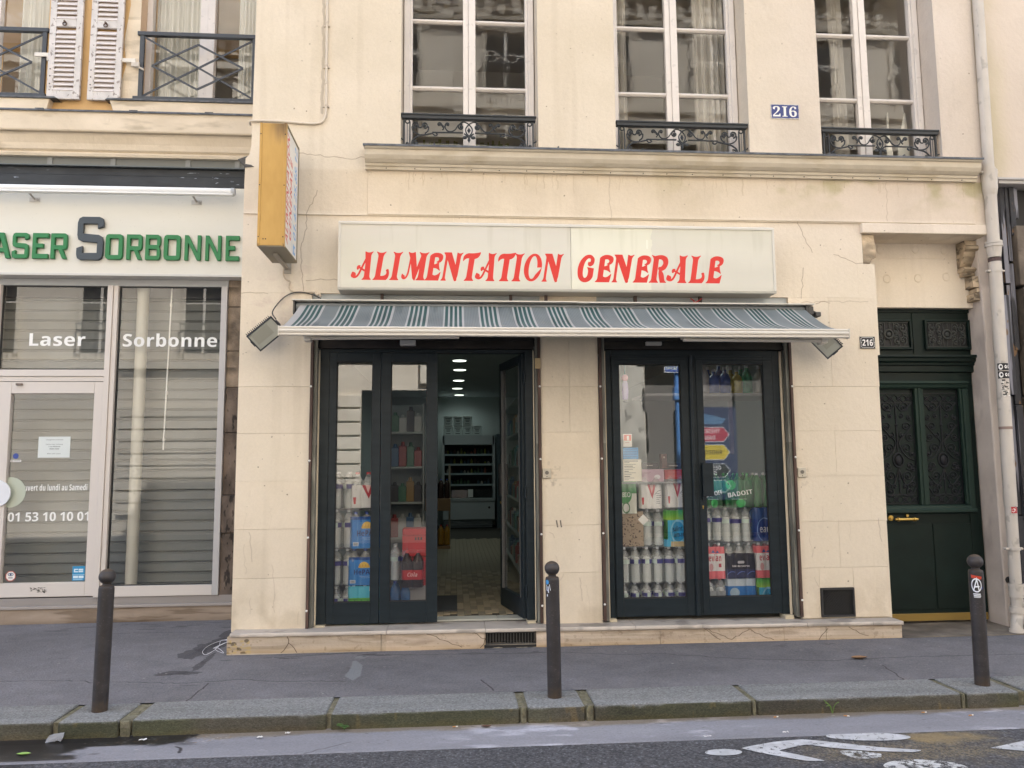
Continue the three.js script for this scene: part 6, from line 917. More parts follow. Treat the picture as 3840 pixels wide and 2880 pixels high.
function print(w, h, draw, base) { const g = cv(w, h, base); draw(g, w, h); return M('#ffffff', 0.28, { map: tx(g) }); }
const shine = (g, w, h, n) => { for (let i = 0; i < n; i++) { g.fillStyle = `rgba(255,255,255,${rr(0.05, 0.25)})`; const x = rr(0, w); g.beginPath(); g.moveTo(x, 0); g.lineTo(x + rr(3, 14), 0); g.lineTo(x + rr(-30, 40), h); g.lineTo(x - rr(0, 12), h); g.fill(); } };
const P_SUN = print(512, 400, (g, w, h) => { g.fillStyle = '#0f4f9c'; g.fillRect(0, 0, w, 40); g.fillStyle = '#e8c040'; g.beginPath(); g.arc(250, 150, 86, Math.PI, 0); g.fill(); g.fillStyle = '#c9921f'; for (let i = 0; i < 7; i++) g.fillRect(178 + i * 22, 100 + (i % 2) * 16, 10, 40); g.fillStyle = '#16225e'; g.font = 'bold 96px sans-serif'; g.fillText('HePAR', 90, 244); g.fillStyle = '#bcd4ea'; g.fillRect(180, 268, 190, 4); g.fillRect(200, 290, 150, 3); g.fillStyle = '#dfe6ea'; g.fillRect(40, 322, 82, 46); g.fillStyle = '#333'; for (let i = 0; i < 12; i++) g.fillRect(48 + i * 5.6, 328, 2.6, 34); shine(g, w, h, 5); }, '#2a80cc');
const P_VITA = print(512, 300, (g, w, h) => { g.fillStyle = '#b8323e'; g.beginPath(); g.moveTo(170, 0); g.lineTo(360, 0); g.lineTo(280, 180); g.fill(); g.fillStyle = '#e2b8b4'; g.beginPath(); g.moveTo(225, 0); g.lineTo(310, 0); g.lineTo(272, 110); g.fill(); g.fillStyle = '#c8343a'; g.beginPath(); g.moveTo(40, 160); g.lineTo(88, 160); g.lineTo(80, 250); g.lineTo(52, 250); g.fill(); g.fillStyle = '#5a5a60'; for (let i = 0; i < 6; i++) g.fillRect(360, 110 + i * 24, rr(60, 120), 6); g.strokeStyle = '#555'; g.lineWidth = 7; g.beginPath(); g.moveTo(330, 130); g.quadraticCurveTo(380, 80, 470, 70); g.stroke(); shine(g, w, h, 3); }, '#e4e2de');
const P_LIME = print(512, 512, (g, w, h) => { const q = g.createLinearGradient(0, 0, 0, 140); q.addColorStop(0, '#2f9a2e'); q.addColorStop(1, '#a8d23a'); g.fillStyle = q; g.fillRect(0, 0, w, 140); g.fillStyle = '#44b6de'; g.fillRect(0, 138, w, 380); g.fillStyle = '#8fd0ea'; g.beginPath(); g.arc(290, 300, 170, 0, 7); g.fill(); g.fillStyle = '#2d9fd0'; g.beginPath(); g.arc(290, 300, 140, 0, 7); g.fill(); g.fillStyle = '#2a6f2c'; g.fillRect(0, 130, 60, 280); g.fillStyle = '#121f3a'; g.font = 'bold 92px sans-serif'; g.save(); g.rotate(-0.06); g.fillText('saint', 150, 310); g.fillText('amand', 170, 392); g.restore(); g.fillStyle = '#d6c08c'; g.fillRect(120, 440, 400, 80); shine(g, w, h, 5); }, '#44b6de');
const P_LEMON = print(512, 420, (g, w, h) => { g.fillStyle = '#4fc0da'; g.fillRect(0, 0, w, 140); g.fillStyle = '#6cbf4a'; g.fillRect(0, 140, w, 150); g.strokeStyle = '#3b8a34'; g.lineWidth = 6; for (let i = 0; i < 5; i++) g.strokeRect(20 + i * 100, 155, 90, 120); g.fillStyle = '#39a6c8'; g.fillRect(0, 290, w, 140); g.fillStyle = '#f0d540'; g.beginPath(); for (let i = 0; i < 20; i++) { const r = i % 2 ? 60 : 130, a = i / 20 * 6.283; g.lineTo(320 + r * Math.cos(a), 350 + r * Math.sin(a)); } g.fill(); g.fillStyle = '#e9eef0'; g.fillRect(330, 10, 80, 50); shine(g, w, h, 6); }, '#6cbf4a');
const P_GREEN = print(512, 512, (g, w, h) => { const q = g.createLinearGradient(0, 0, w, h); q.addColorStop(0, '#1d7a3e'); q.addColorStop(1, '#0a3f1e'); g.fillStyle = q; g.fillRect(0, 0, w, h); g.fillStyle = '#2fae54'; g.beginPath(); g.arc(120, 90, 90, 0, 7); g.fill(); g.beginPath(); g.arc(280, 430, 80, 0, 7); g.fill(); g.save(); g.rotate(-0.16); g.fillStyle = '#f0f2ee'; g.font = 'bold 118px sans-serif'; g.fillText('BADOIT', 4, 330); g.restore(); g.fillStyle = '#cfe0d2'; g.fillRect(120, 352, 260, 6); shine(g, w, h, 4); }, '#0f5a2c');
const P_PINK = print(512, 420, (g, w, h) => { g.fillStyle = '#e86e74'; g.fillRect(0, 0, w, 90); g.fillRect(0, 320, w, 100); g.fillStyle = '#c23a48'; g.font = 'bold 120px sans-serif'; g.fillText('evian', 90, 190); g.fillStyle = '#2d5f9e'; g.beginPath(); g.moveTo(150, 80); g.lineTo(210, 40); g.lineTo(260, 80); g.lineTo(310, 50); g.lineTo(350, 80); g.fill(); g.fillStyle = '#d8a0a0'; g.beginPath(); g.arc(150, 270, 50, 0, 7); g.fill(); g.fillStyle = '#b4444c'; g.fillRect(330, 220, 60, 50); shine(g, w, h, 4); }, '#e8e4e0');
const P_NAVY = print(512, 420, (g, w, h) => { g.fillStyle = '#252a52'; g.fillRect(0, 270, w, 150); g.fillStyle = '#c2c0c4'; g.beginPath(); g.roundRect ? g.roundRect(200, 130, 110, 44, 16) : g.rect(200, 130, 110, 44); g.fill(); g.fillStyle = '#e2dfe0'; g.font = 'bold 44px sans-serif'; g.fillText('Eau de source', 104, 230); g.strokeStyle = '#5d78c0'; g.lineWidth = 9; for (let i = 0; i < 3; i++) { g.beginPath(); g.moveTo(20 + i * 170, 360); g.quadraticCurveTo(80 + i * 170, 280, 150 + i * 170, 320); g.stroke(); } shine(g, w, h, 5); }, '#1c1b2c');
const P_BLUE = print(512, 420, (g, w, h) => { g.fillStyle = '#b8c4ce'; g.fillRect(0, 0, w, 90); g.fillStyle = '#1f6fb8'; g.fillRect(0, 90, w, 330); g.fillStyle = '#9fb7c8'; g.beginPath(); g.ellipse(130, 170, 80, 60, 0, 0, 7); g.fill(); g.fillStyle = '#14366e'; g.fillRect(280, 210, 200, 60); g.fillStyle = '#d0d8de'; g.beginPath(); g.ellipse(250, 330, 60, 40, 0, 0, 7); g.fill(); g.fillStyle = '#3f9ade'; g.fillRect(20, 300, 150, 100); shine(g, w, h, 7); }, '#1f6fb8');
const P_RUN = print(512, 512, (g, w, h) => { g.fillStyle = '#2a4f8e'; g.fillRect(0, 0, w, 180); g.fillStyle = '#d8d8e0'; g.font = 'bold 150px sans-serif'; g.fillText('eau', 120, 380); g.strokeStyle = '#7fa0d0'; g.lineWidth = 14; g.beginPath(); g.arc(250, 340, 180, 0, 7); g.stroke(); shine(g, w, h, 4); }, '#173a86');
const P_BIO = print(512, 512, (g, w, h) => { g.fillStyle = '#4a9a56'; g.fillRect(0, 0, w, 190); g.beginPath(); g.arc(220, 210, 150, 0, 7); g.fill(); g.fillStyle = '#eef0ea'; g.font = 'bold 110px sans-serif'; g.fillText('BIO', 150, 250); g.fillStyle = '#5a8a5c'; g.beginPath(); g.arc(240, 420, 90, 0, 7); g.fill(); g.fillStyle = '#e6e6dc'; g.beginPath(); g.arc(240, 420, 66, 0, 7); g.fill(); }, '#dcdcd0');
// the printed film of a pack, bulging over n bottles
function film(x0, x1, y0, y1, z, n, wrap = 0.05) {
  const g = new THREE.PlaneGeometry(x1 - x0, y1 - y0, n * 10, 6), p = g.attributes.position, w = x1 - x0;
  for (let i = 0; i < p.count; i++) { const t = (p.getX(i) / w + 0.5), f = (t * n) % 1, v = p.getY(i) / (y1 - y0) + 0.5; p.setZ(i, 0.014 * Math.sqrt(Math.max(0, 1 - (2 * f - 1) ** 2)) - (t < 0.02 || t > 0.98 ? wrap : 0) + 0.005 * Math.sin(t * 23 + v * 9) - 0.012 * (v > 0.8 ? (v - 0.8) * 4 : 0)); }
  g.translate((x0 + x1) / 2, (y0 + y1) / 2, z); g.computeVertexNormals(); return g;
}
// a pack: n bottles across, two deep, optionally with printed film; base centre at (x, y, z)
function pack(label, x, y, z, n, opt = {}) {
  opt = { s: 1.0, ...opt };
  const o = thing(opt.name ?? 'water_pack', label, 'bottle pack', [x, y, z], opt.group), d = Math.max(opt.d ?? 0.116, n > 2 ? 0.112 : 0.116), s = opt.s ?? 1;
  const xs = [...Array(n)].map((_, i) => (i - (n - 1) / 2) * d);
  bottles(o, xs, opt.deep === 1 ? [0] : [0, -d], opt);
  if (opt.film) { const W = n * d / 2; part(o, 'printed_film', film(-W, W, opt.y0 ?? 0.005, opt.y1 ?? 0.27, 0.048, n), opt.film); }
  if (s !== 1) o.scale.setScalar(s);
  o.rotation.y = opt.turn ?? 0;
  return o;
}
const zD = -0.52, F = 0.2;
{ // behind the first narrow leaf on the left
  const T = [F, 0.553, 0.93, 1.335];
  ['bottom', 'second', 'third', 'top'].forEach((t, i) => { pack(`clear water bottles with purple bands, ${t} row behind the leftmost glass leaf`, -1.16, T[i] - (i ? 0 : 0.02), zD, 2, { d: 0.108, s: [0.98, 1.0, 1.07, 1.04][i] }); });
  pack('green and turquoise lemonade pack at the bottom behind the leftmost glass leaf', -0.92, F - 0.01, zD, 3, { film: P_LEMON, y1: 0.36, band: false, body: mPetG, cap: mCapW });
  pack('blue water pack with a yellow sun, lower of two behind the leftmost leaf', -0.92, T[1], zD, 3, { film: P_SUN, y1: 0.29, band: false, cap: mCapB });
  pack('blue water pack with a yellow sun, upper of two behind the leftmost leaf', -0.905, T[2] + 0.0, zD, 3, { film: P_SUN, y1: 0.33, band: false, cap: mCapB, turn: 0.2 });
  pack('white and red water pack on top of the blue packs at the left', -0.9, T[3] + 0.01, zD, 3, { film: P_VITA, y1: 0.24, band: false, cap: mCapR });
  const sh = thing('glass_shelf_stand', 'pale shelf board over the bottle stacks behind the leftmost leaf', 'shelf'); part(sh, 'board', [box(-1.3, -0.78, 1.315, 1.33, -0.75, -0.6), box(-1.3, -0.78, 0.915, 0.925, -0.75, -0.6), box(-1.3, -0.78, 0.54, 0.55, -0.75, -0.6)], M([0.3, 0.3, 0.32], 0.5));
}
{ // behind the second leaf: blue and clear bottles, a red crate with cola
  pack('blue topped bottles standing on the floor behind the second glass leaf', -0.56, F, -0.6, 2, { body: mPetB, cap: mCapB, band: false, inner: false });
  pack('clear large bottles above the blue ones behind the second glass leaf', -0.56, 0.58, -0.6, 2, { d: 0.115 });
  const c = thing('bottle_crate', 'tall stack of red plastic crates behind the second glass leaf', 'crate', [-0.38, F + 0.33, -0.68]), mR = M([0.5, 0.025, 0.03], 0.4);
  for (let k = 0; k < 2; k++) part(c, 'crate_body', [box(-0.16, 0.16, k * 0.3, k * 0.3 + 0.07, -0.12, 0.12, 0.01), box(-0.16, 0.16, k * 0.3 + 0.22, k * 0.3 + 0.29, -0.12, 0.12, 0.01), box(-0.16, -0.11, k * 0.3 + 0.07, k * 0.3 + 0.22, -0.12, 0.12), box(0.11, 0.16, k * 0.3 + 0.07, k * 0.3 + 0.22, -0.12, 0.12), box(-0.11, 0.11, k * 0.3 + 0.07, k * 0.3 + 0.22, 0.06, 0.1)], mR);
  for (let i = 0; i < 3; i++) part(c, 'slot', box(-0.03 + i * 0.03, -0.012 + i * 0.03, 0.47, 0.5, 0.101, 0.103), mDark);
  part(c, 'stand', [box(-0.15, 0.15, -0.33, 0, -0.11, 0.11)], M([0.25, 0.24, 0.24], 0.7));
  pack('dark cola bottles with red labels before the red crates', -0.43, 0.52, -0.53, 2, { body: mCola, cap: mCapR, band: false, inner: false, deep: 1, film: print(256, 256, (g) => { g.fillStyle = '#1a0c0c'; g.fillRect(0, 0, 256, 90); g.fillRect(0, 180, 256, 80); g.fillStyle = '#b02a30'; g.fillRect(0, 84, 256, 96); g.fillStyle = '#e2c2be'; g.font = 'italic bold 54px serif'; g.fillText('Cola', 66, 148); }, '#1a0c0c'), name: 'cola_pack' });
}
{ // the closed window on the right, left leaf
  const T = [F - 0.02, 0.535, 0.905, 1.3];
  for (const [i, x] of [[0, 1.87], [1, 2.12], [2, 2.37]]) pack(`clear bottles with navy labels on the floor, ${['left', 'middle', 'right'][i]} pair in the right shop window`, x, F, zD, 2, { d: 0.138, s: 0.87, group: 'clear bottles on the floor of the right window' });
  for (const [i, x] of [[0, 1.88], [1, 2.125], [2, 2.37]]) pack(`clear ribbed bottles in the second row, ${['left', 'middle', 'right'][i]} pair in the right shop window`, x, T[1] - 0.02, zD, 2, { d: 0.118, s: 1.02 });
  const g = cv(256, 384, (u, v) => { const d = noise(u * 26, v * 34); return d > 0.74 ? [88, 70, 60] : [176, 156, 132]; });
  const bx = thing('display_box', 'beige dotted carton with a red edge in the right shop window', 'box', [1.9, T[2], zD]); part(bx, 'carton', box(-0.14, 0.13, 0, 0.37, -0.12, 0.04, 0.006), M('#ffffff', 0.7, { map: tx(g, true, [0, 0, 0.35, 0.4]) })); part(bx, 'red_edge', box(-0.142, -0.1, 0, 0.3, 0.041, 0.044), M([0.6, 0.1, 0.06], 0.6)); 
  solo('price_card', 'white diamond shaped card on the glass of the right shop window', 'card', box(-0.04, 0.04, -0.04, 0.04, -0.002, 0.002).rotateZ(0.75).translate(1.985, 1.2, -0.3), M([0.8, 0.77, 0.7], 0.7));
  pack('pale bottles with purple bands beside the dotted carton', 2.14, T[2], zD, 2, { d: 0.108, s: 1.04 });
  pack('lime and sky blue water pack at the right of the dotted carton', 2.385, T[2] - 0.01, zD, 2, { film: P_LIME, y1: 0.37, band: false, d: 0.12, cap: mCapG, s: 1.05 });
  pack('white and green bottle pack at the upper left of the right shop window', 1.85, T[3] - 0.05, zD, 2, { film: P_BIO, y1: 0.33, band: false, cap: mCapG, d: 0.1, s: 1.05 });
  pack('white pack with a red wedge, left of two in the right shop window', 2.12, T[3], zD, 2, { film: P_VITA, y1: 0.26, band: false, d: 0.125, cap: mCapR });
  pack('white pack with a red wedge, right of two in the right shop window', 2.4, T[3] + 0.01, zD, 2, { film: P_VITA, y1: 0.26, band: false, d: 0.115, cap: mCapR });
  const board = thing('window_shelf', 'thin shelf boards carrying the bottle packs in the right shop window', 'shelf'); part(board, 'board', [[1.7, 2.46, 0.52], [1.7, 2.46, 0.89], [1.7, 2.46, 1.27]].map(([a, b, y]) => box(a, b, y - 0.006, y + 0.006, -0.72, -0.58)), M([0.3, 0.32, 0.33], 0.4)); part(board, 'board', [[2.6, 3.4, 0.54], [2.6, 3.4, 0.93], [2.6, 3.4, 1.29]].map(([a, b, y]) => box(a, b, y - 0.008, y + 0.008, -0.72, -0.58)), M([0.3, 0.32, 0.33], 0.4));
  const top = thing('window_shelf', 'upper shelf board carrying boxes and leaflets in the right shop window', 'shelf'); part(top, 'board', box(1.7, 2.46, 1.575, 1.587, -0.72, -0.4), M([0.34, 0.35, 0.35], 0.4));
  const bxs = (name, label, cat, x0, x1, y0, y1, z, base, draw) => { const gg = cv(256, 192, base); draw(gg); const o = thing(name, label, cat, [0, 0, 0]); part(o, 'body', box(x0, x1, y0, y1, z - 0.08, z, 0.004), M(base, 0.6)); part(o, 'print', new THREE.PlaneGeometry(x1 - x0 - 0.006, y1 - y0 - 0.006).translate((x0 + x1) / 2, (y0 + y1) / 2, z + 0.002), M('#ffffff', 0.5, { map: tx(gg) })); };
  bxs('tea_box', 'flat pink box on the upper shelf of the right shop window', 'box', 2.03, 2.275, 1.59, 1.725, -0.5, '#caa8b8', (g) => { g.fillStyle = '#e9e2e6'; g.beginPath(); g.arc(180, 120, 36, 0, 7); g.fill(); g.fillStyle = '#b58a9c'; g.fillRect(20, 40, 90, 10); g.fillRect(20, 60, 70, 8); });
  bxs('tea_box', 'flat red box on the upper shelf of the right shop window', 'box', 2.285, 2.505, 1.615, 1.72, -0.5, '#b8232a', (g) => { g.fillStyle = '#d8665f'; for (let i = 0; i < 5; i++) g.fillRect(40, 30 + i * 28, 170, 9); });
  bxs('dark_box', 'low dark box behind the pink box in the right shop window', 'box', 2.06, 2.25, 1.73, 1.8, -0.6, '#1e1c1c', (g) => { g.fillStyle = '#bdb8b0'; g.fillRect(70, 80, 20, 26); g.fillRect(100, 80, 60, 24); });
  bxs('dark_box', 'low dark box behind the red box in the right shop window', 'box', 2.33, 2.5, 1.73, 1.79, -0.6, '#1e1c1c', (g) => { g.fillStyle = '#bdb8b0'; g.fillRect(40, 80, 160, 26); });
  bxs('carton', 'upright brown carton behind the red box in the right shop window', 'box', 2.27, 2.335, 1.73, 1.89, -0.57, '#5a3a30', (g) => { g.fillStyle = '#d6cdc2'; g.fillRect(90, 30, 60, 24); });
  const leaf = (label, x0, x1, y0, y1, base, draw) => { const gg = cv(256, 256, base); draw(gg); const o = thing('leaflet', label, 'leaflet'); part(o, 'sheet', new THREE.BoxGeometry(x1 - x0, y1 - y0, 0.004).translate((x0 + x1) / 2, (y0 + y1) / 2, -0.3), M('#ffffff', 0.6, { map: tx(gg) })); };
  leaf('cream list taped inside the right shop window', 1.785, 1.98, 1.6, 1.83, '#cfc8b4', (g) => { g.fillStyle = '#4a4a44'; for (let i = 0; i < 12; i++) g.fillRect(14, 14 + i * 20, rr(50, 200), i % 3 ? 5 : 9); });
  leaf('blue leaflet taped above the cream list in the right shop window', 1.785, 1.95, 1.835, 1.955, '#2c84bc', (g) => { g.fillStyle = '#1d5e92'; for (let i = 0; i < 4; i++) g.fillRect(10, 30 + i * 56, 236, 12); });
  leaf('orange and white leaflet taped above the blue one', 1.79, 1.885, 1.965, 2.1, '#d4cdc2', (g) => { g.fillStyle = '#cc5c40'; g.fillRect(20, 16, 216, 120); g.fillStyle = '#e4ded6'; g.fillRect(110, 40, 60, 90); g.fillStyle = '#b0685c'; g.fillRect(60, 170, 120, 10); });
  const toy = thing('hanging_toy', 'pink and lilac plastic figure hanging in the upper left of the right shop window', 'toy', [1.83, 2.66, -0.32]); part(toy, 'head', muv(new THREE.SphereGeometry(0.035, 16, 12).scale(1, 1.1, 0.6).translate(0, 0.04, 0)), M([0.75, 0.3, 0.36], 0.4)); part(toy, 'body', muv(lathe([[0.001, -0.2], [0.03, -0.19], [0.036, -0.1], [0.03, -0.02], [0.018, 0.01], [0.001, 0.02]], 14).scale(1, 1, 0.6)), M([0.45, 0.36, 0.62], 0.4)); part(toy, 'hook', rodG([0, 0.07, 0], [0, 0.2, 0], 0.006, 8), M([0.06, 0.3, 0.3], 0.5)); part(toy, 'foot', muv(new THREE.SphereGeometry(0.03, 12, 8).scale(1, 0.5, 0.7).translate(0, -0.21, 0)), M([0.2, 0.2, 0.22], 0.5));
}
{ // right leaf of the right window
  pack('red and green soda bottles on the floor of the far right pane', 2.8, F - 0.01, zD, 2, { d: 0.12, band: false, s: 0.98, cap: mCapR, film: print(256, 256, (g) => { g.fillStyle = '#a81f26'; g.fillRect(0, 60, 128, 200); g.fillStyle = '#1c4a30'; g.fillRect(128, 60, 128, 120); g.fillStyle = '#dad8d4'; g.fillRect(128, 180, 128, 76); }, '#8a8f90'), y1: 0.24 });
  pack('crinkled blue water pack on the floor of the far right pane', 3.08, F - 0.01, zD, 3, { d: 0.1, film: P_BLUE, y1: 0.36, band: false, cap: mCapB });
  pack('lime and blue water pack on the floor at the far right', 3.36, F - 0.01, zD, 2, { d: 0.12, film: P_LIME, y1: 0.36, band: false, cap: mCapG });
  pack('pink and white water pack in the second row, left of the navy pack', 2.8, 0.55, zD, 2, { d: 0.11, film: P_PINK, y1: 0.34, band: false, body: mPetP });
  pack('navy water pack with a silver badge in the far right pane', 3.08, 0.55, zD, 3, { d: 0.105, film: P_NAVY, y1: 0.27, band: false });
  pack('pink and white water pack in the second row, right of the navy pack', 3.36, 0.55, zD, 2, { d: 0.11, film: P_PINK, y1: 0.34, band: false, body: mPetP });
  pack('clear bottles with purple bands, third row at the left of the far right pane', 2.79, 0.945, zD, 2, { d: 0.1 });
  pack('clear bottles with purple bands, third row at the middle of the far right pane', 3.06, 0.93, zD, 3, { d: 0.1 });
  pack('dark blue water pack with a round emblem at the right end of the third row', 3.36, 0.94, zD, 2, { d: 0.11, film: P_RUN, y1: 0.36, band: false, body: mPetB, cap: mCapB });
  pack('green sparkling water pack on top, left one partly behind the door handle', 2.8, 1.3, zD, 2, { d: 0.11, film: P_GREEN, y1: 0.3, band: false, body: mPetG, cap: mCapG });
  pack('green sparkling water pack on top in the middle of the far right pane', 3.09, 1.3, zD, 3, { d: 0.105, film: P_GREEN, y1: 0.3, band: false, body: mPetG, cap: mCapG });
  pack('dark green bottles at the right end of the top row', 3.37, 1.3, zD, 2, { d: 0.1, band: false, body: mPetG, cap: mCapW, inner: false });
  const sh = thing('wall_shelf', 'white bracket shelf of cleaning bottles high in the far right pane', 'shelf', [0, 0, 0]); part(sh, 'board', box(2.2, 4.25, 2.56, 2.59, -1.6, -0.9), M([0.55, 0.56, 0.56], 0.5)); part(sh, 'upright', box(3.42, 3.47, 1.9, 3.1, -1.62, -1.58), M([0.5, 0.5, 0.5], 0.5));
  const gB = lathe([[0.001, 0], [0.06, 0.004], [0.065, 0.03], [0.065, 0.2], [0.05, 0.26], [0.022, 0.29], [0.022, 0.33], [0.001, 0.332]], 14);
  const proto = thing('cleaning_bottle', 'dark blue cleaning bottle at the left end of the high bracket shelf', 'bottle', [2.62, 2.59, -0.98], 'cleaning bottles on the high shelf'); part(proto, 'body', gB, M([0.03, 0.1, 0.4], 0.3)); part(proto, 'cap', cyl(0.026, 0.022, 0.33, 0.37, 0, 0, 12), M([0.7, 0.7, 0.7], 0.4));
  const cols = [[0.03, 0.35, 0.33], [0.5, 0.5, 0.52], [0.03, 0.1, 0.4], [0.02, 0.08, 0.35], [0.5, 0.4, 0.06], [0.03, 0.3, 0.14], [0.45, 0.44, 0.4]];
  for (let i = 0; i < 13; i++) { const c = copy(proto, [2.76 + (i % 7) * 0.135 + rr(-0.01, 0.01), 2.59, -0.98 - Math.floor(i / 7) * 0.2], `${['teal', 'white', 'blue', 'navy', 'yellow', 'green', 'cream'][i % 7]} cleaning bottle in the ${i < 7 ? 'front' : 'back'} row of the high bracket shelf`); c.children[0].material = M(cols[i % 7], 0.3); c.scale.set(1, rr(0.75, 1.1), 1); }
}
// ------------------------------------------------------------------ the two glazed shop openings
function guides(o, xs, s) {                                         // brown angle, grey guide rail, cream bead and rivets at one side of an opening
  const [a, b, c, d, e] = xs, lo = (p, q) => [Math.min(p, q), Math.max(p, q)];
  part(o, 'angle_iron', box(...lo(a, b), 0.2, 3.32, -0.168, -0.135, 0.003), M([0.2, 0.12, 0.1], 0.65, { map: tx(bumpTone(), true, [0, 0, 0.6, 3]) }));
  part(o, 'guide_rail', [box(...lo(b, c), 0.2, 3.3, -0.24, -0.165), box(...lo(b + s * 0.005, b + s * 0.011), 0.2, 3.3, -0.165, -0.155)], M([0.5, 0.51, 0.47], 0.6, { map: tx(bumpTone(), true, [0, 0, 0.4, 2]) }));
  part(o, 'cream_bead', box(...lo(d, e), 0.2, 2.98, -0.29, -0.245), M([0.72, 0.62, 0.47], 0.7)); part(o, 'guide_slot', box(...lo(c, d), 0.2, 3.0, -0.3, -0.26), mDark);
  for (const y of [2.59, 1.84, 1.08, 0.37]) part(o, 'rivet', muv(new THREE.SphereGeometry(0.0115, 10, 8).translate((a + b) / 2 - s * 0.004, y + (s < 0 ? 0.0 : 0.0), -0.135)), M([0.85, 0.84, 0.8], 0.4));
}
function leafG(x0, x1, gx0, gx1, y0, y1, gy0, gy1, z) {             // a door leaf with one pane: stiles, rails
  return [box(x0, gx0, y0, y1, z - 0.05, z, 0.004), box(gx1, x1, y0, y1, z - 0.05, z, 0.004), box(gx0, gx1, y0, gy0, z - 0.05, z, 0.003), box(gx0, gx1, gy1, y1, z - 0.05, z, 0.003)];
}
{
  const z = -0.245, o = thing('folding_shop_door', 'dark slate glazed shop door with the right leaf standing open inwards', 'shop door');
  const frameM = mNavy;
  part(o, 'frame', [box(-1.372, -1.278, 0.212, 2.99, z - 0.1, z - 0.01), box(0.745, 0.83, 0.212, 2.99, z - 0.1, z + 0.0, 0.004), box(-1.277, 0.744, 2.955, 2.99, z - 0.1, z)], frameM);
  for (const [a, b, c, d, n] of [[-1.274, -0.752, -1.2, -0.835, 0], [-0.747, -0.165, -0.645, -0.275, 1]]) {
    const l = part(o, 'door_leaf', leafG(a, b, c, d, 0.216, 2.952, 0.425, 2.86, z + 0.004), frameM);
    part(l, 'glazing_bead', [box(c, c + 0.008, 0.425, 2.86, z - 0.02, z - 0.008), box(d - 0.008, d, 0.425, 2.86, z - 0.02, z - 0.008), box(c + 0.008, d - 0.008, 2.85, 2.86, z - 0.02, z - 0.008), box(c + 0.008, d - 0.008, 0.425, 0.434, z - 0.02, z - 0.008)], mDark);
    part(l, 'pane', slab(poly(rect(c + 0.001, d - 0.001, 0.426, 2.859)), z - 0.026, z - 0.0255), mShopGlass);
  }
  // the open leaf, turned about its hinge
  const L = 0.87, lf = part(o, 'open_leaf', leafG(-L, 0, -L + 0.085, -0.085, 0.222, 2.95, 0.42, 2.86, 0.025), frameM, 'right leaf standing open into the shop');
  part(lf, 'pane', slab(poly(rect(-L + 0.086, -0.086, 0.421, 2.859)), 0, 0.0005), mGlass);
  part(lf, 'glazing_bead', [box(-0.1, -0.085, 0.42, 2.86, 0.002, 0.03), box(-L + 0.085, -L + 0.1, 0.42, 2.86, 0.002, 0.03)], M([0.12, 0.12, 0.12], 0.4));
  part(lf, 'handle', [box(-L + 0.01, -L + 0.09, 1.44, 1.8, 0.026, 0.05, 0.004), box(-L + 0.01, -L + 0.09, 1.44, 1.8, -0.05, -0.026, 0.004)], M([0.012, 0.012, 0.014], 0.4)); part(lf, 'lock', cylZ(0.012, 0.025, 0.032, -L + 0.04, 1.36, 12), mBrass);
  lf.position.set(0.735, 0, z - 0.03); lf.rotation.y = -1.36;
  for (const y of [2.7, 1.5, 0.5]) part(o, 'hinge', cyl(0.012, 0.012, y - 0.06, y + 0.06, 0.742, z + 0.004, 10), mNavy);
  guides(o, [-1.452, -1.424, -1.388, -1.388, -1.372], 1); guides(o, [0.9, 0.872, 0.85, 0.842, 0.831], -1);
  part(o, 'shutter_box', [box(-1.45, 0.9, 3.08, 3.36, -0.6, -0.2), box(-1.39, 0.84, 3.0, 3.078, -0.6, -0.215), box(-1.39, 0.84, 2.992, 3.03, -0.21, -0.2)], M([0.05, 0.04, 0.038], 0.8, { map: tx(bumpTone(), true, [0, 0, 1, 0.5]) }));
  part(o, 'junction_box', [box(-0.55, -0.39, 3.015, 3.07, -0.2, -0.13, 0.006), box(-0.54, -0.4, 3.03, 3.036, -0.13, -0.128)], M([0.5, 0.49, 0.48], 0.5));
  part(o, 'sill_block', [box(-1.372, -1.278, 0.19, 0.211, -0.34, -0.19), box(0.745, 0.83, 0.19, 0.211, -0.34, -0.19)], M([0.6, 0.52, 0.38], 0.7));
  part(o, 'lock_plate', [box(0.842, 0.902, 2.775, 2.885, -0.134, -0.13, 0.001), cylZ(0.02, -0.13, -0.122, 0.872, 2.83, 12)], M([0.45, 0.34, 0.2], 0.5, { metalness: 0.3 }));
}
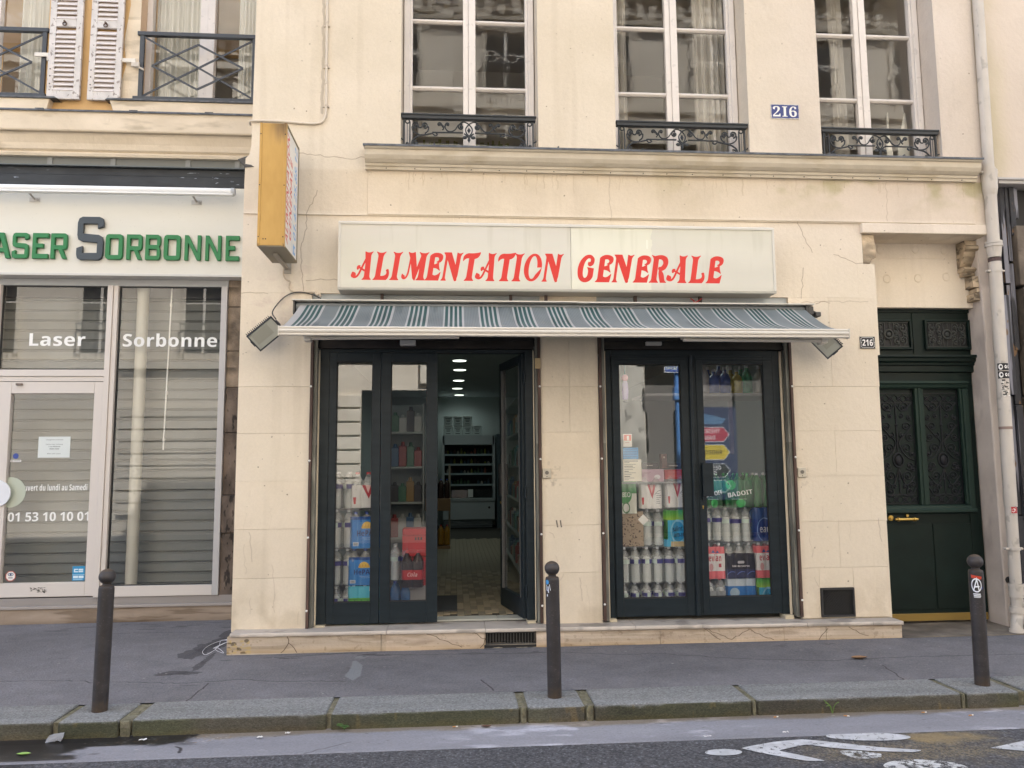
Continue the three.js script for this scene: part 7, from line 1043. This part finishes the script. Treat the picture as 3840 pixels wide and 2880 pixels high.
{
  const z = -0.245, o = thing('shop_window', 'closed pair of dark slate glazed leaves filling the right shop opening', 'shop window');
  part(o, 'frame', [box(1.605, 1.662, 0.212, 2.99, z - 0.1, z, 0.004), box(3.425, 3.505, 0.212, 2.99, z - 0.1, z - 0.004, 0.004), box(1.663, 3.424, 2.93, 2.99, z - 0.1, z)], mNavy);
  for (const [a, b, c, d] of [[1.665, 2.497, 1.745, 2.412], [2.572, 3.422, 2.65, 3.32]]) {
    const l = part(o, 'door_leaf', leafG(a, b, c, d, 0.222, 2.928, 0.402, 2.842, z + 0.006), mNavy);
    part(l, 'glazing_bead', [box(c, c + 0.009, 0.402, 2.842, z - 0.022, z - 0.01), box(d - 0.009, d, 0.402, 2.842, z - 0.022, z - 0.01), box(c + 0.009, d - 0.009, 2.832, 2.842, z - 0.022, z - 0.01), box(c + 0.009, d - 0.009, 0.402, 0.411, z - 0.022, z - 0.01)], mDark);
    part(l, 'moulding', [box(a + 0.006, a + 0.02, 0.24, 2.91, z + 0.006, z + 0.014, 0.003), box(a + 0.02, b - 0.01, 2.88, 2.9, z + 0.006, z + 0.014, 0.003)], mNavy);
    part(l, 'pane', slab(poly(rect(c + 0.001, d - 0.001, 0.403, 2.841)), z - 0.028, z - 0.0275), mShopGlass);
  }
  part(o, 'centre_post', [cyl(0.02, 0.02, 0.222, 2.93, 2.522, z + 0.01, 14), box(2.498, 2.571, 0.222, 2.93, z - 0.06, z + 0.004)], mNavy);
  const h = part(o, 'handle_box', [box(2.602, 2.718, 1.44, 1.785, z + 0.01, z + 0.06, 0.005), box(2.602, 2.625, 1.4, 1.44, z + 0.01, z + 0.04)], mNavy); part(h, 'keyhole', [cylZ(0.008, z + 0.006, z + 0.014, 2.61, 1.335, 10), box(2.606, 2.614, 1.31, 1.33, z + 0.006, z + 0.012)], mBrass);
  guides(o, [1.515, 1.545, 1.58, 1.59, 1.604], 1); guides(o, [3.6, 3.572, 3.54, 3.53, 3.506], -1);
  part(o, 'shutter_box', [box(1.512, 3.6, 3.08, 3.36, -0.6, -0.2), box(1.57, 3.54, 3.0, 3.078, -0.6, -0.215), box(1.57, 3.54, 2.992, 3.03, -0.21, -0.2)], M([0.055, 0.048, 0.045], 0.8, { map: tx(bumpTone(), true, [0, 0, 1, 0.5]) }));
  part(o, 'junction_box', [box(2.03, 2.2, 3.03, 3.07, -0.2, -0.16, 0.004), cylZ(0.014, -0.16, -0.152, 2.09, 3.05, 10), cylZ(0.014, -0.16, -0.152, 2.14, 3.05, 10)], M([0.5, 0.48, 0.46], 0.5));
  part(o, 'sill_block', [box(1.585, 1.66, 0.18, 0.211, -0.34, -0.19), box(3.43, 3.52, 0.165, 0.211, -0.34, -0.19)], M([0.6, 0.52, 0.38], 0.7));
}
// ------------------------------------------------------------------ deeper in the shop
{
  const f = thing('display_fridge', 'tall open display fridge against the back of the shop', 'fridge', [0.385, 0.21, -12.8]), mF = M([0.4, 0.44, 0.45], 0.5), mK = M([0.02, 0.022, 0.024], 0.6);
  part(f, 'case', [box(-0.66, 0.66, 2.12, 2.36, 0, 0.7), box(-0.66, 0.66, 0.22, 0.66, 0, 0.75, 0.01), box(-0.68, -0.62, 0.6, 2.36, 0, 0.7), box(0.62, 0.68, 0.6, 2.36, 0, 0.7)], mF); part(f, 'back', box(-0.62, 0.62, 0.6, 2.12, 0, 0.08), mK);
  part(f, 'bumper', box(-0.68, 0.68, 0.66, 0.76, 0.6, 0.77, 0.02), M([0.3, 0.33, 0.33], 0.5)); for (let i = 0; i < 5; i++) part(f, 'vent_slat', box(-0.64, 0.6, 0.02 + i * 0.04, 0.042 + i * 0.04, 0.6, 0.72, 0.004), M([0.16, 0.18, 0.19], 0.4));
  part(f, 'switch', cylZ(0.03, 0.75, 0.76, 0.52, 0.52, 16), mK); part(f, 'price_sheet', box(-0.02, 0.11, 0.78, 0.98, 0.7, 0.705), M([0.8, 0.8, 0.76], 0.6));
  for (const y of [1.85, 1.6, 1.36, 1.08]) part(f, 'shelf', [box(-0.62, 0.62, y, y + 0.02, 0.08, 0.55), box(-0.62, 0.62, y - 0.015, y + 0.035, 0.55, 0.565)], M([0.26, 0.34, 0.35], 0.35));
  part(f, 'glass_guard', slab(poly(rect(-0.62, 0.62, 0.76, 0.97)), 0.68, 0.681), mGlass);
  const jar = thing('drink_jar', 'lone dark jar on the top shelf of the display fridge', 'jar', [-0.2, 2.08, -12.45], 'jars and bottles in the display fridge'); part(jar, 'body', lathe([[0.001, 0], [0.03, 0.002], [0.032, 0.09], [0.016, 0.12], [0.014, 0.14], [0.001, 0.142]], 10), M([0.1, 0.06, 0.05], 0.3));
  const jc = [[0.1, 0.06, 0.05], [0.35, 0.34, 0.3], [0.2, 0.2, 0.03], [0.05, 0.09, 0.12], [0.3, 0.1, 0.06], [0.06, 0.12, 0.06]];
  const jn = ['brown', 'white', 'yellow', 'blue', 'red', 'green'], jm = jc.map((c) => M(c, 0.3));
  [1.87, 1.62, 1.38, 1.1].forEach((y, l) => { for (let i = 0; i < 13; i++) { if (rnd() < 0.18) continue; const q = Math.floor(rnd() * 6), c = copy(jar, [-0.15 + i * 0.088, 0.21 + y, -12.45 + rr(-0.05, 0.05)], `${jn[q]} jar on the ${['top', 'second', 'third', 'lowest'][l]} shelf of the display fridge`); c.children[0].material = jm[q]; c.scale.y = rr(0.5, 1.2); } });
  const bG = cv(256, 200, '#c4cfcc'); bG.fillStyle = '#20282a'; for (const [x, y, w] of [[40, 30, 170], [70, 66, 120], [80, 96, 100], [60, 150, 130]]) bG.fillRect(x, y, w, 14); 
  const tub = (label, x, y) => { const o = thing('storage_tub', label, 'tub', [x, y, -12.4]); part(o, 'body', box(-0.115, 0.115, 0, 0.235, -0.1, 0.1, 0.012), M('#ffffff', 0.5, { map: tx(bG, true, [-0.115, 0, 0.23, 0.235]) })); part(o, 'rim', box(-0.12, 0.12, 0.236, 0.25, -0.105, 0.105, 0.005), M([0.5, 0.53, 0.52], 0.4)); };
  ['first', 'second', 'third', 'fourth'].forEach((t, i) => tub(`pale printed tub on the fridge, ${t} from the left in the lower row`, -0.14 + i * 0.25, 2.572)); ['first', 'second', 'third'].forEach((t, i) => tub(`pale printed tub on the fridge, ${t} from the left in the upper row`, -0.14 + i * 0.25, 2.824));
  const cab = solo('side_cabinet', 'dark teal cabinet standing right of the display fridge', 'cabinet', [box(1.1, 1.6, 0.21, 2.6, -12.8, -12.0, 0.01), box(1.12, 1.58, 0.25, 2.5, -12.0, -11.98)], M([0.06, 0.09, 0.1], 0.5));
  const st = thing('bottle_stand', 'wooden stand of dark bottles at the left inside the doorway', 'stand', [-0.36, 0.21, -7.4]); part(st, 'crate', box(-0.3, 0.3, 0.72, 0.95, -0.25, 0.25, 0.01), M([0.28, 0.17, 0.09], 0.8)); part(st, 'base', box(-0.3, 0.3, 0, 0.06, -0.25, 0.25, 0.01), M([0.28, 0.17, 0.09], 0.8)); part(st, 'upright', box(-0.3, -0.26, 0, 1.9, -0.25, -0.2), M([0.3, 0.26, 0.2], 0.7)); part(st, 'upright', box(0.26, 0.3, 0, 1.6, -0.25, -0.2), M([0.3, 0.26, 0.2], 0.7)); 
  pack('dark wine bottles in the wooden stand inside the doorway', -0.36, 1.16, -7.3, 5, { body: mCola, band: false, inner: false, cap: mCapB, name: 'wine_bottles' }); pack('orange juice bottles at the foot of the wooden stand', -0.36, 0.28, -7.3, 5, { body: M([0.4, 0.2, 0.02], 0.3), band: false, inner: false, cap: mCapR, name: 'juice_bottles' });
  // shelving along the right wall, glimpsed through the open leaf, and along the left wall behind the second leaf
  const shelf = (label, x0, x1, z0, z1) => { const o = thing('shop_shelving', label, 'shelving'); for (const y of [0.4, 0.85, 1.3, 1.75, 2.2, 2.65]) part(o, 'shelf', box(x0, x1, y, y + 0.025, z0, z1), M([0.35, 0.4, 0.38], 0.5)); for (const z of [z0 - 0.02, z1]) part(o, 'upright', box(x0, x1, 0.2, 2.9, z, z + 0.02), M([0.3, 0.33, 0.32], 0.5)); };
  shelf('long shelving of goods on the right, seen through the open leaf', 0.84, 1.3, -5.2, -1.7); { const o = thing('shop_shelving', 'shelving of bottles facing the street, seen through the second leaf', 'shelving'); for (const y of [0.4, 0.85, 1.3, 1.75, 2.2]) part(o, 'shelf', box(-1.02, -0.4, y, y + 0.025, -2.7, -2.3), M([0.4, 0.45, 0.43], 0.5)); for (const x of [-1.04, -0.4]) part(o, 'upright', box(x, x + 0.02, 0.2, 2.6, -2.7, -2.3), M([0.3, 0.33, 0.32], 0.5)); part(o, 'back_panel', box(-1.02, -0.4, 0.2, 2.6, -2.72, -2.7), M([0.3, 0.34, 0.34], 0.6)); }
  const pk = thing('shelf_packet', 'grey packet on the lowest right-hand shop shelf, nearest the street', 'packet', [0.92, 0.425, -1.8], 'goods on the right shop shelving'); part(pk, 'body', [box(-0.05, 0.05, 0, 0.2, -0.05, 0.05, 0.008), cyl(0.03, 0.02, 0.2, 0.24, 0, 0, 8)], M([0.3, 0.3, 0.28], 0.5));
  const pc = { white: [0.5, 0.52, 0.5], blue: [0.06, 0.14, 0.26], red: [0.28, 0.05, 0.05], green: [0.06, 0.17, 0.11], orange: [0.32, 0.2, 0.07], black: [0.05, 0.05, 0.06], teal: [0.1, 0.3, 0.32] }, kc = Object.keys(pc), pm = kc.map((k) => M(pc[k], 0.35)), lev = ['lowest', 'second', 'third', 'fourth', 'top'];
  [0.425, 0.875, 1.325, 1.775, 2.225].forEach((y, l) => { for (let i = 0; i < 19; i++) { const q = Math.floor(rnd() * 7), c = copy(pk, [0.91 + rr(0, 0.03), y, -1.85 - i * 0.17], `${kc[q]} packet on the ${lev[l]} shelf of the right shop shelving`); c.children[0].material = pm[q]; c.scale.set(1, rr(0.6, 1.25), 1); } });
  [0.425, 0.875, 1.325, 1.775, 2.225].forEach((y, l) => { for (let i = 0; i < 6; i++) { const q = Math.floor(rnd() * 7), c = copy(pk, [-0.96 + i * 0.1, y, -2.4 + rr(-0.02, 0.02)], `${kc[q]} packet on the ${lev[l]} shelf behind the second glass leaf`); c.userData.group = 'goods on the left shop shelving'; c.children[0].material = pm[q]; c.scale.set(1, rr(0.8, 1.4), 1); } });
}
// ------------------------------------------------------------------ bollards, litter
{
  const bolG = cv(256, 512, (u, v) => { const k = 190 + (fbm(u * 7, v * 24, 4) - 0.5) * 70, chip = sstep(0.74, 0.78, fbm(u * 40, v * 90, 3)) * 60, foot = sstep(0.84, 0.96, v + (fbm(u * 14, v * 20, 3) - 0.5) * 0.16); return [k + chip + foot * 50, k + chip * 0.9 + foot * 26, k + chip * 0.85 - foot * 10]; });
  const bollard = (label, x, z, lean) => {
    const o = thing('bollard', label, 'bollard', [x, -0.035, z], 'round-headed iron bollards along the kerb'); o.rotation.z = lean;
    const m = M([0.075, 0.065, 0.066], 0.55, { bumpMap: WALLBUMP, bumpScale: 0.003, map: tx(bolG, true, [-0.3, -0.05, 0.6, 1.1]) });
    part(o, 'post', muv(lathe([[0.001, -0.05], [0.056, -0.05], [0.056, 0.9], [0.053, 0.915], [0.05, 0.922], [0.034, 0.926], [0.03, 0.935], [0.032, 0.945]], 28)), m);
    part(o, 'ball', muv(new THREE.SphereGeometry(0.06, 28, 20).scale(1, 0.96, 1).translate(0, 0.99, 0)), m);
    return o;
  };
  const wrap = (o, name, label, y, h, g, a, w) => part(o, name, new THREE.CylinderGeometry(0.0568, 0.0568, h, 20, 1, true, a - w / 2, w).translate(0, y, 0), M('#ffffff', 0.45, { map: tx(g), alphaTest: 0.5 }), label);
  const L = bollard('dark iron bollard at the left before the clinic shopfront', -2.654, 1.52, -0.009), C = bollard('dark iron bollard at the middle before the pier of the shop', 0.793, 1.515, 0.008), R = bollard('dark iron bollard with a white circled sticker before the green door', 4.296, 1.565, -0.012);
  const a = cv(128, 128, '#dfe3ea'); wrap(L, 'sticker', 'scrap of white sticker', 0.83, 0.045, a, -1.35, 0.5);
  const b = cv(256, 512, null); b.clearRect(0, 0, 256, 512); b.fillStyle = '#3f8fd0'; b.beginPath(); b.arc(90, 60, 62, 0, 7); b.fill(); b.fillStyle = '#dfe4ee'; for (const [x, y, w, h] of [[50, 130, 24, 150], [110, 170, 30, 170], [60, 250, 60, 30], [160, 120, 18, 160], [70, 380, 40, 60]]) { b.save(); b.translate(x, y); b.rotate(rr(-0.3, 0.3)); b.fillRect(0, 0, w, h); b.restore(); } b.fillStyle = '#5b6fb4'; b.fillRect(80, 190, 16, 120); wrap(C, 'sticker', 'torn blue and white sticker', 0.83, 0.15, b, -0.75, 1.2);
  const c = cv(320, 480, null); c.clearRect(0, 0, 320, 480); c.fillStyle = '#c8442c'; c.beginPath(); c.moveTo(20, 10); c.lineTo(300, 40); c.lineTo(280, 90); c.lineTo(30, 70); c.fill(); c.fillStyle = '#28367c'; c.beginPath(); c.moveTo(270, 200); c.lineTo(318, 250); c.lineTo(270, 290); c.fill(); c.strokeStyle = '#eceff4'; c.lineWidth = 24; c.beginPath(); c.arc(150, 200, 118, 0, 7); c.stroke(); c.lineWidth = 26; c.beginPath(); c.moveTo(70, 310); c.lineTo(160, 90); c.lineTo(210, 300); c.moveTo(90, 230); c.lineTo(220, 220); c.stroke(); c.fillStyle = '#e6e8ee'; c.fillRect(60, 350, 180, 22); c.fillRect(70, 382, 176, 22); c.fillRect(74, 412, 160, 14); wrap(R, 'sticker', 'white circled letter sticker with red and blue corners', 0.785, 0.21, c, -0.55, 1.7);
  // litter
  const wire = [[[-2.13, 0.012, -0.3], [-2.2, 0.03, -0.5], [-2.35, 0.012, -0.62], [-2.44, 0.006, -0.45], [-2.42, 0.008, -0.12], [-2.35, 0.01, 0.0], [-2.3, 0.03, -0.2], [-2.33, 0.05, -0.42], [-2.24, 0.06, -0.33], [-2.34, 0.01, -0.26], [-2.2, 0.008, -0.06], [-2.27, 0.04, -0.12], [-2.36, 0.01, -0.27], [-2.22, 0.05, -0.4], [-2.18, 0.02, -0.2]]];
  solo('wire_tangle', 'tangle of thin white wire on the pavement at the left end of the step', 'wire', wire.map((w) => tube(w, 0.0024, 130, 5)), M([0.72, 0.72, 0.78], 0.5));
  const leafShape = (s) => { const g = new THREE.PlaneGeometry(0.13 * s, 0.06 * s, 8, 4), p = g.attributes.position; for (let i = 0; i < p.count; i++) { const t = p.getX(i) / (0.065 * s); p.setY(i, p.getY(i) * (1 - t * t * 0.85)); p.setZ(i, 0.018 * s * (Math.abs(p.getY(i)) / (0.03 * s)) + 0.012 * t * t * s); } g.rotateX(-Math.PI / 2); g.computeVertexNormals(); return muv(g); };
  solo('dry_leaf', 'curled brown leaf lying on the pavement on the right', 'leaf', leafShape(1.2), M([0.26, 0.15, 0.08], 0.8)).position.set(3.71, -0.012, 0.73);
  solo('green_leaf', 'bright green crumpled leaf in the wet gutter at the left', 'leaf', leafShape(0.7), M([0.25, 0.42, 0.1], 0.6)).position.set(-2.9, -0.145, 2.08);
  solo('dry_leaf', 'small dark leaf against the kerb right of the middle', 'leaf', leafShape(0.6), M([0.1, 0.05, 0.03], 0.8)).position.set(0.24, -0.146, 1.83);
  const pl = new THREE.PlaneGeometry(0.11, 0.07, 8, 6), pp = pl.attributes.position; for (let i = 0; i < pp.count; i++) pp.setZ(i, fbm(pp.getX(i) * 30, pp.getY(i) * 30, 2) * 0.03); pl.rotateX(-Math.PI / 2); pl.computeVertexNormals();
  const film2 = solo('plastic_scrap', 'scrap of clear plastic leaning on the kerb at the far left', 'litter', muv(pl), M([0.5, 0.5, 0.52], 0.3, { transmission: 0.6, thickness: 0 })); film2.position.set(-2.83, -0.14, 1.8); film2.rotation.set(0.5, 0, 0.1);
  const cig = (label, x, z, t) => { const o = thing('cigarette_butt', label, 'litter', [x, -0.145, z]); o.rotation.y = t; part(o, 'filter', cylX(0.0045, -0.018, 0.006, 0.005, 0, 8), M([0.5, 0.24, 0.08], 0.8)); part(o, 'paper', cylX(0.0045, 0.0061, 0.022, 0.005, 0, 8), M([0.75, 0.7, 0.64], 0.8)); };
  cig('cigarette butt in the gutter near the middle bollard, left of it', 0.01, 1.815, 0.1); cig('cigarette butt in the gutter below the right shop window', 2.44, 1.84, 0.3); cig('cigarette butt at the kerb foot below the wall vent', 2.98, 1.87, -0.4); cig('cigarette butt at the kerb foot before the green door', 3.61, 1.85, 0.05); cig('cigarette butt in the gutter nearest the right bollard', 3.92, 1.95, 0.2);
  const paper = (label, x, z, s, y = -0.142) => { const g = new THREE.PlaneGeometry(0.05 * s, 0.03 * s, 4, 3), p = g.attributes.position; for (let i = 0; i < p.count; i++) p.setZ(i, rr(0, 0.008)); g.rotateX(-Math.PI / 2); g.computeVertexNormals(); solo('paper_scrap', label, 'litter', muv(g), M([0.72, 0.7, 0.68], 0.8)).position.set(x, y, z); };
  paper('white paper scrap in the gutter right of the road symbol dot', 2.37, 2.17, 0.9); paper('white paper scrap at the edge of the gutter, lower middle right', 1.79, 2.2, 1.1); paper('crumpled scrap in the wet gutter below the left bollard', -2.2, 1.87, 1.0); paper('tiny paper scrap against the kerb at the left', -1.2, 1.83, 0.7); paper('small paper scrap on the pavement at the far left', -3.2, 0.3, 0.8, 0.0); paper('small paper scrap in the gutter below the shop door', -1.38, 1.9, 0.8);
  const weed = (name, label, x, y, z, n, h, c) => { const l = []; for (let i = 0; i < n; i++) { const a = rr(0, 6.28), b = rr(0.2, 0.9) * h; l.push(tube([[0, 0, 0], [Math.cos(a) * b * 0.4, h * 0.6, Math.sin(a) * b * 0.3 + 0.01], [Math.cos(a) * b, h * rr(0.5, 1), Math.sin(a) * b * 0.5 + 0.02]], 0.0028, 6, 4)); if (name === 'weed') l.push(muv(new THREE.SphereGeometry(0.013, 6, 4).scale(1.3, 0.4, 0.8).translate(Math.cos(a) * b, h * rr(0.4, 0.9), Math.sin(a) * b * 0.5 + 0.02))); } solo(name, label, 'plant', l, M(c, 0.8)).position.set(x, y, z); };
  weed('weed', 'small green weed at the foot of the kerb near a joint', -0.8, -0.15, 1.775, 9, 0.06, [0.06, 0.12, 0.03]); weed('grass_blade', 'thin blades of grass growing from the kerb foot on the right', 2.92, -0.15, 1.775, 4, 0.11, [0.14, 0.24, 0.05]);
  const tie = solo('red_string', 'red string tied to the cover plate under the right half of the sign', 'string', [tube([[2.5, 3.52, -0.08], [2.53, 3.48, -0.05], [2.5, 3.45, -0.03], [2.58, 3.49, -0.06], [2.62, 3.52, -0.08]], 0.006, 24, 5)], M([0.55, 0.05, 0.05], 0.7));
}
renderer.render(scene, camera);
